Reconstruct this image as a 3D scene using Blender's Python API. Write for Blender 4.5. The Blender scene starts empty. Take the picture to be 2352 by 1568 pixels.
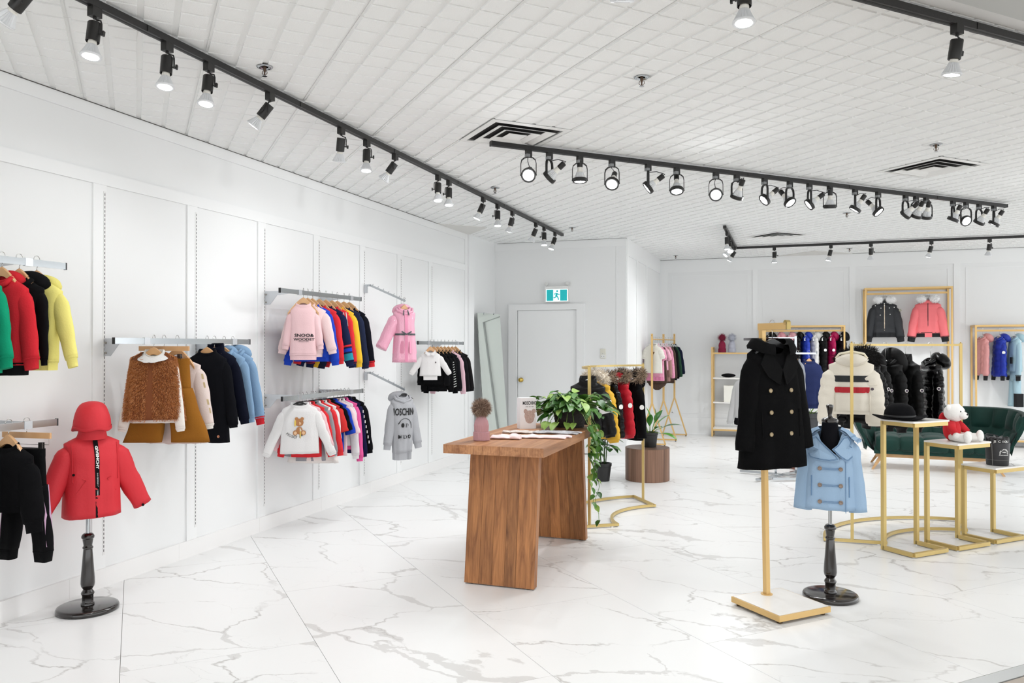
import bpy, math, random
from mathutils import Vector, Matrix, noise
C = bpy.context.scene.collection
sc = bpy.context.scene
R = random.Random(11)
pi = math.pi
sin, cos, rad = math.sin, math.cos, math.radians

# ------------------------------------------------------------------ camera, world, exposure
cam = bpy.data.objects.new('camera', bpy.data.cameras.new('camera'))
C.objects.link(cam)
cam.location = (0, 0, 1.517)
cam.rotation_euler = (rad(90.376), 0, rad(19.38))
cam.data.sensor_width = 36
cam.data.lens = 1805 / 2352 * 36
cam.data.clip_end = 100
sc.camera = cam
w = bpy.data.worlds.new('mall'); sc.world = w; w.use_nodes = True
WORLD = 1.15
w.node_tree.nodes['Background'].inputs[0].default_value = (0.965, 0.985, 1.0, 1)
w.node_tree.nodes['Background'].inputs[1].default_value = WORLD
sc.view_settings.view_transform = 'Standard'
sc.view_settings.look = 'None'
sc.view_settings.exposure = 1.0
sc.view_settings.gamma = 1
sc.view_settings.use_curve_mapping = False
SPOT = 15.0        # watt of every track lamp
sc.cycles.max_bounces = 5
sc.cycles.diffuse_bounces = 4
sc.cycles.use_adaptive_sampling = True
sc.cycles.adaptive_threshold = .04
sc.cycles.glossy_bounces = 4
sc.cycles.caustics_reflective = False
sc.cycles.caustics_refractive = False

# ------------------------------------------------------------------ helpers
def lin(c):
    if isinstance(c, str):
        c = [int(c[i:i + 2], 16) / 255 for i in (0, 2, 4)]
    return tuple((v / 12.92 if v <= .04045 else ((v + .055) / 1.055) ** 2.4) for v in c[:3]) + (1,)

def dim(col, k=.93): return ''.join('%02x' % int(int(col[i:i + 2], 16) * k) for i in (0, 2, 4))
MC = {}
def mat(key, col='ffffff', rough=.5, metal=0., bump=None, var=None, coat=0, sheen=0, emit=None, spec=None, alpha=None, trans=0):
    if key in MC: return MC[key]
    m = bpy.data.materials.new(key); m.use_nodes = True
    nt = m.node_tree; b = nt.nodes['Principled BSDF']
    c = lin(col)
    b.inputs['Base Color'].default_value = c
    b.inputs['Roughness'].default_value = rough
    b.inputs['Metallic'].default_value = metal
    if spec is not None: b.inputs['Specular IOR Level'].default_value = spec
    if coat: b.inputs['Coat Weight'].default_value = coat; b.inputs['Coat Roughness'].default_value = .12
    if sheen: b.inputs['Sheen Weight'].default_value = sheen
    if emit: b.inputs['Emission Color'].default_value = lin(emit[0]); b.inputs['Emission Strength'].default_value = emit[1]
    if trans: b.inputs['Transmission Weight'].default_value = trans
    if alpha is not None: b.inputs['Alpha'].default_value = alpha
    tc = nt.nodes.new('ShaderNodeTexCoord')
    if bump:
        n = nt.nodes.new('ShaderNodeTexNoise'); n.inputs['Scale'].default_value = bump[0]; n.inputs['Detail'].default_value = 3
        nt.links.new(tc.outputs['Object'], n.inputs['Vector'])
        bp = nt.nodes.new('ShaderNodeBump'); bp.inputs['Strength'].default_value = bump[1]; bp.inputs['Distance'].default_value = .004
        nt.links.new(n.outputs['Fac'], bp.inputs['Height']); nt.links.new(bp.outputs['Normal'], b.inputs['Normal'])
    if var:   # (colour2, scale)
        n2 = nt.nodes.new('ShaderNodeTexNoise'); n2.inputs['Scale'].default_value = var[1]; n2.inputs['Detail'].default_value = 4
        nt.links.new(tc.outputs['Object'], n2.inputs['Vector'])
        mx = nt.nodes.new('ShaderNodeMix'); mx.data_type = 'RGBA'
        mx.inputs['A'].default_value = c; mx.inputs['B'].default_value = lin(var[0])
        nt.links.new(n2.outputs['Fac'], mx.inputs['Factor']); nt.links.new(mx.outputs['Result'], b.inputs['Base Color'])
    MC[key] = m
    return m

def fab(col, rough=.92, bump=(120, .35)):
    return mat('fabric_' + col + str(rough), dim(col), rough, bump=bump, spec=.12)
def puff(col, rough=.5):
    return mat('puffer_' + col + str(rough), dim(col), rough, bump=(45, .5), spec=.22)

white_wall = mat('white_wall_paint', 'ebecec', .55, bump=(60, .05))
white_trim = mat('white_trim_paint', 'eeefef', .45, bump=(50, .05))
chrome = mat('chrome', 'b4b8bb', .12, 1.)
zinc = mat('zinc_bracket', 'c9ccd0', .35, .9, bump=(80, .1))
wire = mat('hanger_wire', 'c8c8c6', .2, 1.)
black_plastic = mat('black_plastic', '101012', .35)
black_metal = mat('black_track_metal', '1b1a1a', .42, bump=(90, .1))
gold = mat('champagne_gold', 'cdb475', .36, .55, bump=(120, .05))
gold2 = mat('warm_gold', 'd8b477', .38, .4, bump=(120, .05))
beech = mat('beech_hanger', 'd9ac7d', .42, var=('c08f5e', 14), coat=.25)
white_plastic = mat('white_plastic', 'ececea', .4)
clear_plastic = mat('frosted_plastic', 'dcdcdc', .3)
label_white = mat('printed_white', 'efefec', .7)
ink = mat('printed_black', '151515', .7)
marble_top = mat('white_marble_top', 'f1efec', .25, var=('dedbd6', 6))

class MB:
    def __init__(s): s.v = []; s.f = []; s.m = []
    def add(s, vs, fs, mi=0):
        o = len(s.v); s.v += [tuple(v) for v in vs]
        for f in fs: s.f.append(tuple(i + o for i in f)); s.m.append(mi)
        return s
    def box(s, a, b, mi=0, M=None):
        x0, y0, z0 = a; x1, y1, z1 = b
        vs = [Vector(p) for p in ((x0, y0, z0), (x1, y0, z0), (x1, y1, z0), (x0, y1, z0), (x0, y0, z1), (x1, y0, z1), (x1, y1, z1), (x0, y1, z1))]
        if M is not None: vs = [M @ v for v in vs]
        return s.add(vs, [(0, 3, 2, 1), (4, 5, 6, 7), (0, 1, 5, 4), (1, 2, 6, 5), (2, 3, 7, 6), (3, 0, 4, 7)], mi)
    def bar(s, p, q, w_, h_, mi=0):     # rectangular bar between two points, h_ is its vertical size
        p = Vector(p); q = Vector(q); d = (q - p)
        L = d.length; d = d / L
        up = Vector((0, 0, 1)) if abs(d.z) < .95 else Vector((1, 0, 0))
        sd = d.cross(up).normalized(); u2 = sd.cross(d)
        M = Matrix((sd, d, u2)).transposed().to_4x4(); M.translation = p
        return s.box((-w_ / 2, 0, -h_ / 2), (w_ / 2, L, h_ / 2), mi, M)
    def loft(s, rings, mi=0, caps=(True, True), closed=True):
        n = len(rings[0]); o = len(s.v)
        for r in rings: s.v += [tuple(p) for p in r]
        for i in range(len(rings) - 1):
            for j in range(n if closed else n - 1):
                k = (j + 1) % n
                s.f.append((o + i * n + j, o + i * n + k, o + (i + 1) * n + k, o + (i + 1) * n + j)); s.m.append(mi)
        if caps[0]: s.f.append(tuple(o + j for j in reversed(range(n)))); s.m.append(mi)
        if caps[1]: s.f.append(tuple(o + (len(rings) - 1) * n + j for j in range(n))); s.m.append(mi)
        return s
    def tube(s, pts, r, n=8, mi=0, flat=1., closed=False):
        pts = [Vector(p) for p in pts]; rings = []
        N = len(pts); prev = None
        for i, p in enumerate(pts):
            a = pts[(i - 1) % N] if (i or closed) else p; b = pts[(i + 1) % N] if (i < N - 1 or closed) else p
            d = (b - a).normalized()
            if prev is None:
                up = Vector((0, 0, 1)) if abs(d.z) < .9 else Vector((0, 1, 0))
                e1 = d.cross(up).normalized()
            else:
                e1 = (prev - d * prev.dot(d)).normalized()
            prev = e1; e2 = e1.cross(d)
            rr = r[i] if isinstance(r, (list, tuple)) else r
            rings.append([p + e1 * (rr * cos(2 * pi * j / n)) + e2 * (rr * flat * sin(2 * pi * j / n)) for j in range(n)])
        if closed: rings.append(rings[0])
        return s.loft(rings, mi, (not closed, not closed))
    def lathe(s, prof, c=(0, 0, 0), n=24, mi=0, M=None, star=None, caps=(True, True)):
        rings = []
        for r, z in prof:
            ring = []
            for j in range(n):
                rr = r * (star if (star and j % 2) else 1)
                v = Vector((c[0] + rr * cos(2 * pi * j / n), c[1] + rr * sin(2 * pi * j / n), c[2] + z))
                ring.append(M @ v if M is not None else v)
            rings.append(ring)
        return s.loft(rings, mi, caps)
    def ball(s, c, r, n=12, m_=8, mi=0, M=None, fn=None):
        if not isinstance(r, (list, tuple)): r = (r, r, r)
        rings = []
        for i in range(m_ + 1):
            t = -pi / 2 + pi * i / m_
            t = max(-pi / 2 + .04, min(pi / 2 - .04, t))
            ring = []
            for j in range(n):
                a = 2 * pi * j / n
                v = Vector((r[0] * cos(t) * cos(a), r[1] * cos(t) * sin(a), r[2] * sin(t)))
                if fn: v = fn(v)
                if M is not None: v = M @ v
                ring.append(v + Vector(c))
            rings.append(ring)
        return s.loft(rings, mi)
    def fur(s, pts, length, width, rnd, mi=0, droop=.3, nm=1):   # pts: (position, normal)
        for p, nrm in pts:
            p = Vector(p); nrm = Vector(nrm)
            d = (nrm + Vector((rnd.uniform(-.5, .5), rnd.uniform(-.5, .5), rnd.uniform(-.5, .5) - droop))).normalized()
            sd = d.cross(Vector((rnd.uniform(-1, 1), rnd.uniform(-1, 1), rnd.uniform(-1, 1)))).normalized() * width
            l = length * rnd.uniform(.55, 1.15)
            m2 = p + d * l * .6
            s.add([p - sd, p + sd, m2 + sd * .7, p + d * l - Vector((0, 0, droop * l * .3)), m2 - sd * .7], [(0, 1, 2, 3, 4)], mi + (rnd.randrange(nm) if nm > 1 else 0))
        return s
    def build(s, name, mats, parent=None, smooth=False, loc=None, rotz=0., auto=None):
        me = bpy.data.meshes.new(name); me.from_pydata(s.v, [], s.f)
        for m in (mats if isinstance(mats, (list, tuple)) else [mats]): me.materials.append(m)
        if any(s.m): me.polygons.foreach_set('material_index', s.m)
        if smooth:
            me.polygons.foreach_set('use_smooth', [True] * len(s.f))
            if auto: me.set_sharp_from_angle(angle=rad(auto))
        me.update()
        o = bpy.data.objects.new(name, me); C.objects.link(o)
        if parent is not None: o.parent = parent
        if loc is not None: o.location = loc
        if rotz: o.rotation_euler = (0, 0, rotz)
        return o

def tag(o, label, cat, group=None):
    if len(label.split()) > 16: print('LONG', label)
    o['label'] = label; o['category'] = cat
    if group: o['group'] = group
    return o
def thing(name, label, cat, loc=(0, 0, 0), rotz=0., group=None):
    o = bpy.data.objects.new(name, None); C.objects.link(o); o.location = loc; o.rotation_euler = (0, 0, rotz)
    o.empty_display_size = .1
    return tag(o, label, cat, group)
def struct(o, parent=None):
    o['kind'] = 'structure'; return o
def stuff(o): o['kind'] = 'stuff'; return o
def dup(root, loc=None, rotz=None, label=None, group=None):
    r = root.copy(); C.objects.link(r)
    if loc is not None: r.location = loc
    if rotz is not None: r.rotation_euler = (0, 0, rotz)
    if label: r['label'] = label
    if group: r['group'] = group
    for ch in list(root.children):
        c = ch.copy(); C.objects.link(c); c.parent = r
        for g in ch.children:
            d = g.copy(); C.objects.link(d); d.parent = c
    return r
def text_mesh(txt, size, font_scale=(1, 1), extrude=0., bold=0.):
    cu = bpy.data.curves.new('lettering', 'FONT'); cu.body = txt; cu.size = size; cu.align_x = 'CENTER'; cu.align_y = 'CENTER'
    cu.resolution_u = 2; cu.offset = bold; cu.extrude = extrude
    o = bpy.data.objects.new('lettering_source', cu); C.objects.link(o)
    bpy.context.view_layer.update()
    me = bpy.data.meshes.new_from_object(o.evaluated_get(bpy.context.evaluated_depsgraph_get()))
    bpy.data.objects.remove(o); bpy.data.curves.remove(cu)
    for v in me.vertices: v.co.x *= font_scale[0]; v.co.y *= font_scale[1]
    return me

# ------------------------------------------------------------------ room
H = 3.05; XL = -4.09; YB = 13.95; YD = 10.9; XS = -2.14; XR = 6.4
S2 = math.sqrt(.5)
def sd(s, d, z=0.): return Vector(((s - d) * S2, (s + d) * S2, z))     # diagonal grid of the tiles: s along (1,1), d along (-1,1)

# marble floor tile material
def marble():
    m = bpy.data.materials.new('marble_floor_tile'); m.use_nodes = True; nt = m.node_tree; b = nt.nodes['Principled BSDF']
    N = nt.nodes.new; L = nt.links.new
    tc = N('ShaderNodeTexCoord'); oi = N('ShaderNodeObjectInfo')
    mul = N('ShaderNodeMath'); mul.operation = 'MULTIPLY'; mul.inputs[1].default_value = 53.
    L(oi.outputs['Random'], mul.inputs[0])
    rot = N('ShaderNodeMapping'); rot.inputs['Rotation'].default_value = (0, 0, rad(32)); rot.inputs['Scale'].default_value = (1.0, 1.75, 1)
    L(tc.outputs['Object'], rot.inputs['Vector'])
    cmb = N('ShaderNodeVectorMath'); cmb.operation = 'ADD'
    L(rot.outputs[0], cmb.inputs[0]); L(mul.outputs[0], cmb.inputs[1])
    nz = N('ShaderNodeTexNoise'); nz.inputs['Scale'].default_value = 1.7; nz.inputs['Detail'].default_value = 6; nz.inputs['Roughness'].default_value = .58
    L(cmb.outputs[0], nz.inputs['Vector'])
    sc_ = N('ShaderNodeVectorMath'); sc_.operation = 'MULTIPLY_ADD'; sc_.inputs[1].default_value = (.55, .55, .55)
    L(nz.outputs['Color'], sc_.inputs[0]); L(cmb.outputs[0], sc_.inputs[2])
    def vein(scale, w0, w1, strength, mscale, m0, m1):
        v = N('ShaderNodeTexVoronoi'); v.feature = 'DISTANCE_TO_EDGE'; v.inputs['Scale'].default_value = scale
        L(sc_.outputs[0], v.inputs['Vector'])
        nw = N('ShaderNodeTexNoise'); nw.inputs['Scale'].default_value = mscale; L(cmb.outputs[0], nw.inputs['Vector'])
        wd = N('ShaderNodeMapRange'); wd.inputs['From Min'].default_value = m0; wd.inputs['From Max'].default_value = m1
        wd.inputs['To Min'].default_value = w0; wd.inputs['To Max'].default_value = w1
        L(nw.outputs['Fac'], wd.inputs['Value'])
        dv = N('ShaderNodeMath'); dv.operation = 'DIVIDE'; L(v.outputs['Distance'], dv.inputs[0]); L(wd.outputs[0], dv.inputs[1])
        mr = N('ShaderNodeMapRange'); mr.inputs['From Min'].default_value = .75; mr.inputs['From Max'].default_value = 1.
        mr.inputs['To Min'].default_value = strength; mr.inputs['To Max'].default_value = 0.
        L(dv.outputs[0], mr.inputs['Value']); return mr
    def edge(scale, width, strength, mscale, m0, m1):
        v = N('ShaderNodeTexVoronoi'); v.feature = 'DISTANCE_TO_EDGE'; v.inputs['Scale'].default_value = scale
        L(sc_.outputs[0], v.inputs['Vector'])
        mr = N('ShaderNodeMapRange'); mr.inputs['From Min'].default_value = 0; mr.inputs['From Max'].default_value = width
        mr.inputs['To Min'].default_value = strength; mr.inputs['To Max'].default_value = 0.
        L(v.outputs['Distance'], mr.inputs['Value'])
        nw = N('ShaderNodeTexNoise'); nw.inputs['Scale'].default_value = mscale; nw.inputs['Detail'].default_value = 2; L(sc_.outputs[0], nw.inputs['Vector'])
        g = N('ShaderNodeMapRange'); g.inputs['From Min'].default_value = m0; g.inputs['From Max'].default_value = m1; L(nw.outputs['Fac'], g.inputs['Value'])
        p = N('ShaderNodeMath'); p.operation = 'MULTIPLY'; L(mr.outputs[0], p.inputs[0]); L(g.outputs[0], p.inputs[1]); return p
    a = vein(.95, .0003, .045, .42, 1.3, .5, .70)       # wide soft bands
    b1 = edge(.95, .013, .85, 1.8, .38, .58)            # their darker thin edge
    c1 = edge(2.3, .010, .28, 1.5, .48, .65)            # hair veins
    ad = N('ShaderNodeMath'); ad.operation = 'MAXIMUM'; L(a.outputs[0], ad.inputs[0]); L(b1.outputs[0], ad.inputs[1])
    ad2 = N('ShaderNodeMath'); ad2.operation = 'MAXIMUM'; L(ad.outputs[0], ad2.inputs[0]); L(c1.outputs[0], ad2.inputs[1])
    mx = N('ShaderNodeMix'); mx.data_type = 'RGBA'; mx.inputs['A'].default_value = lin('eaeae9'); mx.inputs['B'].default_value = lin('adaaa6')
    L(ad2.outputs[0], mx.inputs['Factor']); L(mx.outputs['Result'], b.inputs['Base Color'])
    b.inputs['Roughness'].default_value = .28; b.inputs['Specular IOR Level'].default_value = .35
    return m
MARBLE = marble()
grout = mat('pale_grout', 'd6d4d0', .8)
fl = MB(); fl.box((-6, -4, -.12), (7.5, 15, -.012)); fl = fl.build('floor', grout); struct(fl)
# threshold strip and mall floor outside
D0, D1 = 2.257, 2.333
def sdbox(s0, s1, d0, d1, z0, z1, mb, mi=0):
    p = [sd(s0, d0), sd(s1, d0), sd(s1, d1), sd(s0, d1)]
    mb.add([(q.x, q.y, z0) for q in p] + [(q.x, q.y, z1) for q in p], [(0, 1, 2, 3), (4, 7, 6, 5), (0, 4, 5, 1), (1, 5, 6, 2), (2, 6, 7, 3), (3, 7, 4, 0)], mi)
    return mb
th = sdbox(-4.5, 10.5, D0, D1, -.012, .002, MB()).build('trim_1', mat('brushed_threshold', 'c4c6c6', .4, .6)); struct(th)
wood_out = mat('mall_wood_tile', 'c4bab0', .5, var=('a2978b', 3), bump=(30, .1))
mo = sdbox(-4.5, 10.5, -3.5, D0 - .006, -.012, 0, MB()).build('mall_floor', wood_out); struct(mo)
import bmesh
def clip_floor(poly_d, s0, s1, d0, d1):   # clip a tile rectangle against the room outline
    pts = [sd(s0, d0), sd(s1, d0), sd(s1, d1), sd(s0, d1)]
    pts = [(p.x, p.y) for p in pts]
    def cut(pts, f):
        out = []
        for i in range(len(pts)):
            a, b = pts[i], pts[(i + 1) % len(pts)]; fa, fb = f(a), f(b)
            if fa >= 0: out.append(a)
            if (fa >= 0) != (fb >= 0):
                t = fa / (fa - fb); out.append((a[0] + (b[0] - a[0]) * t, a[1] + (b[1] - a[1]) * t))
        return out
    pts = cut(pts, lambda p: p[0] - XL)
    if pts: pts = cut(pts, lambda p: YB - p[1])
    if pts: pts = cut(pts, lambda p: XR - p[0])
    if not pts: return None
    cx = sum(p[0] for p in pts) / len(pts); cy = sum(p[1] for p in pts) / len(pts)
    if cx < XS and cy > YD - .05:
        return None
    if max(p[1] for p in pts) > YD and min(p[0] for p in pts) < XS:      # tile crossing the alcove corner
        if cy < YD: pts2 = cut(pts, lambda p: YD - p[1])
        else: pts2 = cut(pts, lambda p: p[0] - XS)
        pts = pts2
    return pts if len(pts) > 2 else None
def in_view(x, y, m=1.0):
    dx = x * cos(rad(19.38)) + y * sin(rad(19.38)); f = -x * sin(rad(19.38)) + y * cos(rad(19.38))
    return f > 1 and abs(dx) < f * .652 + m
ft = bpy.data.objects.new('tiles', None)
k = -8
while -.06 + .9 * k < 15:
    s0 = -.06 + .9 * k; s1 = s0 + .9
    d = 3.2 - 1.8 + (.9 if k % 2 == 0 else 0)
    segs = []
    while d < 14:
        segs.append((max(d, D1 + .004), d + 1.8)); d += 1.8
    if segs[0][1] - segs[0][0] < .02: segs = segs[1:]
    if segs[0][0] > D1 + .02: segs.insert(0, (D1 + .004, segs[0][0]))
    for d0, d1 in segs:
        g = .0012
        pts = clip_floor(None, s0 + g, s1 - g, d0 + g, d1 - g)
        if not pts: continue
        c = Vector((sum(p[0] for p in pts) / len(pts), sum(p[1] for p in pts) / len(pts), 0))
        if not in_view(c.x, c.y): continue
        n = len(pts); mb = MB()
        mb.add([(p[0] - c.x, p[1] - c.y, 0) for p in pts] + [(p[0] - c.x, p[1] - c.y, -.011) for p in pts],
               [tuple(range(n))] + [(i, i + n, (i + 1) % n + n, (i + 1) % n) for i in range(n)])
        mb.build('floor_tile', MARBLE, fl, loc=c)
    k += 1

# ceiling: white T-grid and scored acoustic panels, laid diagonally
acoustic = mat('acoustic_tile', 'f6f7f6', .9, bump=(260, .6))
grid_m = mat('white_ceiling_grid', 'f6f7f6', .6)
ce = MB()
for a, b in [((XL, -4), (XR, YD)), ((XS, YD), (XR, YB))]:
    ce.box((a[0], a[1], H), (b[0], b[1], H + .1))
ce = ce.build('ceiling', grid_m); struct(ce)
DT = 2.957 - .61     # first grid line behind the shop front
cell = MB()
cell.box((-.302, -.302, -.004), (.302, .302, 0))
for i in range(4):
    for j in range(4):
        x0 = -.305 + i * .1525; y0 = -.305 + j * .1525
        a = (x0 + .014, y0 + .009); b = (x0 + .1385, y0 + .1435)
        z = -.0115
        e = .0015
        vs = [(a[0], a[1], -.004), (b[0], a[1], -.004), (b[0], b[1], -.004), (a[0], b[1], -.004),
              (a[0] + e, a[1] + e, z), (b[0] - e, a[1] + e, z), (b[0] - e, b[1] - e, z), (a[0] + e, b[1] - e, z)]
        cell.add(vs, [(4, 7, 6, 5), (0, 4, 5, 1), (1, 5, 6, 2), (2, 6, 7, 3), (3, 7, 4, 0)])
cell_me = None
rest = MB(); tiles = []
vents = [(2.152, 4.787), (5.812, 4.177), (7.642, 7.837)]
for i in range(-14, 26):
    for j in range(0, 22):
        s0 = .322 + .61 * i; d0 = DT + .61 * j
        if any(abs(s0 - a) < .1 and abs(d0 - b) < .1 for a, b in vents): continue
        c = sd(s0 + .305, d0 + .305)
        if not in_view(c.x, c.y, .8): continue
        if c.x < XL - .45 or c.y > YB + .45 or (c.x < XS - .45 and c.y > YD + .45): continue
        full = c.x > XL + .44 and c.y < YB - .44 and not (c.x < XS + .44 and c.y > YD - .44)
        dist = c.length
        tiles.append((dist, c, full))
tiles.sort(key=lambda t: t[0])
cnt = 0
def cut_tile(mb, c):
    bm = bmesh.new()
    vs = [bm.verts.new(v) for v in mb.v]
    for f in mb.f: bm.faces.new([vs[i] for i in f])
    bm.transform(Matrix.Rotation(pi / 4, 4, 'Z')); bm.transform(Matrix.Translation(c))
    def cut(co, no):
        bmesh.ops.bisect_plane(bm, geom=bm.verts[:] + bm.edges[:] + bm.faces[:], plane_co=co, plane_no=no, clear_outer=True)
    cut((XL, 0, 0), (-1, 0, 0)); cut((0, YB, 0), (0, 1, 0))
    if c.x < XS + .44 and c.y > YD - .44:
        if c.x < XS: cut((0, YD, 0), (0, 1, 0))
        else: cut((XS, 0, 0), (-1, 0, 0))
    return bm
for dist, c, full in tiles:
    c3 = Vector((c.x, c.y, H))
    if cnt < 300:
        if full:
            if cell_me is None:
                o = cell.build('ceiling_tile', acoustic, ce, loc=c3, rotz=pi / 4); cell_me = o.data
            else:
                o = bpy.data.objects.new('ceiling_tile', cell_me); C.objects.link(o); o.parent = ce; o.location = c3; o.rotation_euler = (0, 0, pi / 4)
        else:
            bm = cut_tile(cell, c3); me = bpy.data.meshes.new('ceiling_tile')
            if len(bm.faces) == 0: bm.free(); continue
            bm.to_mesh(me); bm.free(); me.materials.append(acoustic)
            o = bpy.data.objects.new('ceiling_tile', me); C.objects.link(o); o.parent = ce
        cnt += 1
    else:
        bm = cut_tile(cell, c3)
        bm.verts.index_update()
        rest.add([v.co[:] for v in bm.verts], [tuple(v.index for v in f.verts) for f in bm.faces]); bm.free()
stuff(rest.build('ceiling_tile', acoustic, ce))
# plain plaster strip over the shop front, shutter housing beyond it
sof = sdbox(-4.5, 10.5, 2.245, DT - .004, H - .012, H + .05, MB()).build('trim_2', white_wall); struct(sof)
hs = MB(); sdbox(-4.5, 10.5, 1.75, 2.213, H - .05, H + .4, hs)
hs = hs.build('trim_3', mat('shutter_housing', 'b9bbb9', .5)); struct(hs)
gap = sdbox(-4.5, 10.5, 2.213, 2.245, H + .01, H + .05, MB()).build('trim_4', black_metal); struct(gap)
# two triangular plaster patches where the ceiling meets the walls
pm = mat('plaster_patch', 'dfdeda', .8)
for tri in [[(-4.088, 8.85), (-3.62, 9.34), (-4.088, 9.86)], [(-.2, 13.945), (.4, 13.32), (1.0, 13.945)]]:
    mb = MB(); mb.add([(x, y, H - .0185) for x, y in tri] + [(x, y, H) for x, y in tri], [(0, 2, 1), (0, 1, 4, 3), (1, 2, 5, 4), (2, 0, 3, 5)])
    mb.build('plaster_patch', pm, ce)

# left wall: recessed panels between stiles, slotted standards
wl = MB().box((XL - .12, -1.2, 0), (XL - .012, YD + .1, H)).build('wall_left', white_wall); struct(wl)
STD = [3.034 + .806 * k for k in range(8)]     # y of the slotted standards
STD = [3.034, 3.839, 4.655, 5.455, 6.255, 7.077, 7.881, 8.69]
slotm = mat('standard_slot', '3a3a3c', .6)
for y in STD:
    MB().box((XL - .014, y - .085, .118), (XL, y + .016, 2.54)).build('stile', white_trim, wl)
    MB().box((XL - .014, y - .0095, .2), (XL + .0025, y + .0095, 2.5)).build('slotted_standard', mat('standard_paint', 'e6e6e5', .4), wl)
    mb = MB(); z = .22
    while z < 2.48:
        mb.box((XL, y - .0022, z), (XL + .0032, y + .0022, z + .016)); z += .0265
    stuff(mb.build('slot', slotm, wl))
for a, b in [((XL - .014, -1.2, 2.54), (XL + .004, 9.72, 2.62)), ((XL - .014, -1.2, 2.955), (XL + .004, 9.72, H - .001))]:
    MB().box(a, b).build('rail', white_trim, wl)
MB().box((XL - .014, 9.72, .118), (XL + .0055, 9.80, H - .001)).build('stile', white_trim, wl)
MB().box((XL - .014, 9.80, 0), (XL + .03, 9.98, H)).build('pilaster', white_wall, wl)
bl = MB()
bl.box((XL - .012, -1.2, 0), (XL + .012, 9.80, .118)); bl = bl.build('baseboard_left', mat('white_baseboard_tile', 'edeceb', .3)); struct(bl)
for y0 in [3.58, 4.48, 5.38, 6.28, 7.18]:
    MB().box((XL + .0115, y0, .002), (XL + .0122, y0 + .0015, .117)).build('joint', grout, bl)
# hairline gap at the ceiling, its shadow painted as dark strips
gapm = mat('ceiling_gap', '55534f', .8)
for a, b in [((XL + .004, -1, H - .016), (XL + .008, 9.8, H - .0115)), ((XL + .031, YD - .016, H - .015), (XS, YD - .012, H - .0115)),
             ((XS, YD, H - .016), (XS + .004, YB - .013, H - .0115)), ((XS + .005, YB - .017, H - .016), (XR, YB - .0125, H - .0115))]:
    g = MB().box(a, b).build('gap_shadow_strip', gapm); struct(g)
# far wall with the door
wd = MB().box((XL - .1, YD, 0), (XS, YD + .1, H)).build('wall_door', white_wall); struct(wd)
MB().box((XL, YD - .012, 2.93), (XS, YD, H)).build('rail', white_trim, wd)
MB().box((XL, YD - .014, 0), (-3.875, YD, .12)).build('skirting', white_trim, wd)
MB().box((-2.768, YD - .014, 0), (XS, YD, .12)).build('skirting', white_trim, wd)
MB().box((-2.28, YD - .008, .12), (-2.268, YD, 2.93)).build('bead', white_trim, wd)
dr = MB()
dr.box((-3.739, YD - .012, .01), (-2.851, YD + .01, 2.04)); dr = dr.build('door_1', mat('white_door_paint', 'f2f3f3', .4)); struct(dr)
fr = MB(); fr.box((-3.875, YD - .045, 0), (-3.745, YD, 2.13)).box((-2.845, YD - .045, 0), (-2.735, YD, 2.13)).box((-3.745, YD - .045, 2.046), (-2.845, YD, 2.13))
fr.build('door_frame', white_trim, dr)
MB().box((-3.742, YD - .013, .012), (-3.7385, YD - .0115, 2.04)).build('door_gap', gapm, dr)
brass = mat('brass', 'd9b65c', .2, 1.)
glassy = mat('crystal_knob', 'f0e6c0', .08, .35)
kn = MB(); Mk = Matrix.Translation((-3.686, YD - .012, 1.032)) @ Matrix.Rotation(pi / 2, 4, 'X')
kn.lathe([(.034, 0), (.034, .006), (.014, .012), (.012, .03), (.024, .036), (.031, .05), (.026, .066), (.01, .072)], n=16, M=Mk)
kn.build('door_handle', brass, dr, smooth=True)
ws = MB().box((XS - .1, YD + .1, 0), (XS, YB, H)).build('wall_side', white_wall); struct(ws)
for y in (YD + .02, YD + .75, 12.5):
    MB().box((XS, y, .2), (XS + .012, y + .1, 2.8)).build('stile', white_trim, ws)
MB().box((XS, YD + .02, 2.8), (XS + .012, YB, H)).build('rail', white_trim, ws)
# back wall
wb = MB().box((XS - .1, YB, 0), (XR, YB + .1, H)).build('wall_back', white_wall); struct(wb)
def bx(px):   # x on the back wall for a picture column measured on the photo
    u = (px - 1176) / 1805; t = YB / (cos(rad(19.38)) + sin(rad(19.38)) * u)
    return t * (cos(rad(19.38)) * u - sin(rad(19.38)))
edges = [(1534, 1729), (1741, 1951), (1965, 2191), (2206, 2420), (2434, 2700)]
MB().box((XS, YB - .012, 2.82), (XR, YB, H)).build('rail', white_trim, wb)
prev = XS
for a, b in edges:
    xa, xb = bx(a), bx(b)
    MB().box((prev, YB - .012, .30), (xa, YB, 2.82)).build('stile', white_trim, wb)
    bd = MB(); i = .075; t = .012
    for p, q in [((xa + i, 2.82 - i), (xb - i, 2.82 - i + t)), ((xa + i, .36), (xb - i, .36 + t)), ((xa + i, .36), (xa + i + t, 2.82 - i)), ((xb - i - t, .36), (xb - i, 2.82 - i))]:
        bd.box((p[0], YB - .005, p[1]), (q[0], YB, q[1]))
    bd.build('panel_bead', white_trim, wb)
    prev = xb
MB().box((prev, YB - .012, .30), (XR, YB, 2.82)).build('stile', white_trim, wb)
bb = MB().box((XS, YB - .02, 0), (XR, YB, .285)).build('baseboard_back', white_trim); struct(bb)

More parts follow.
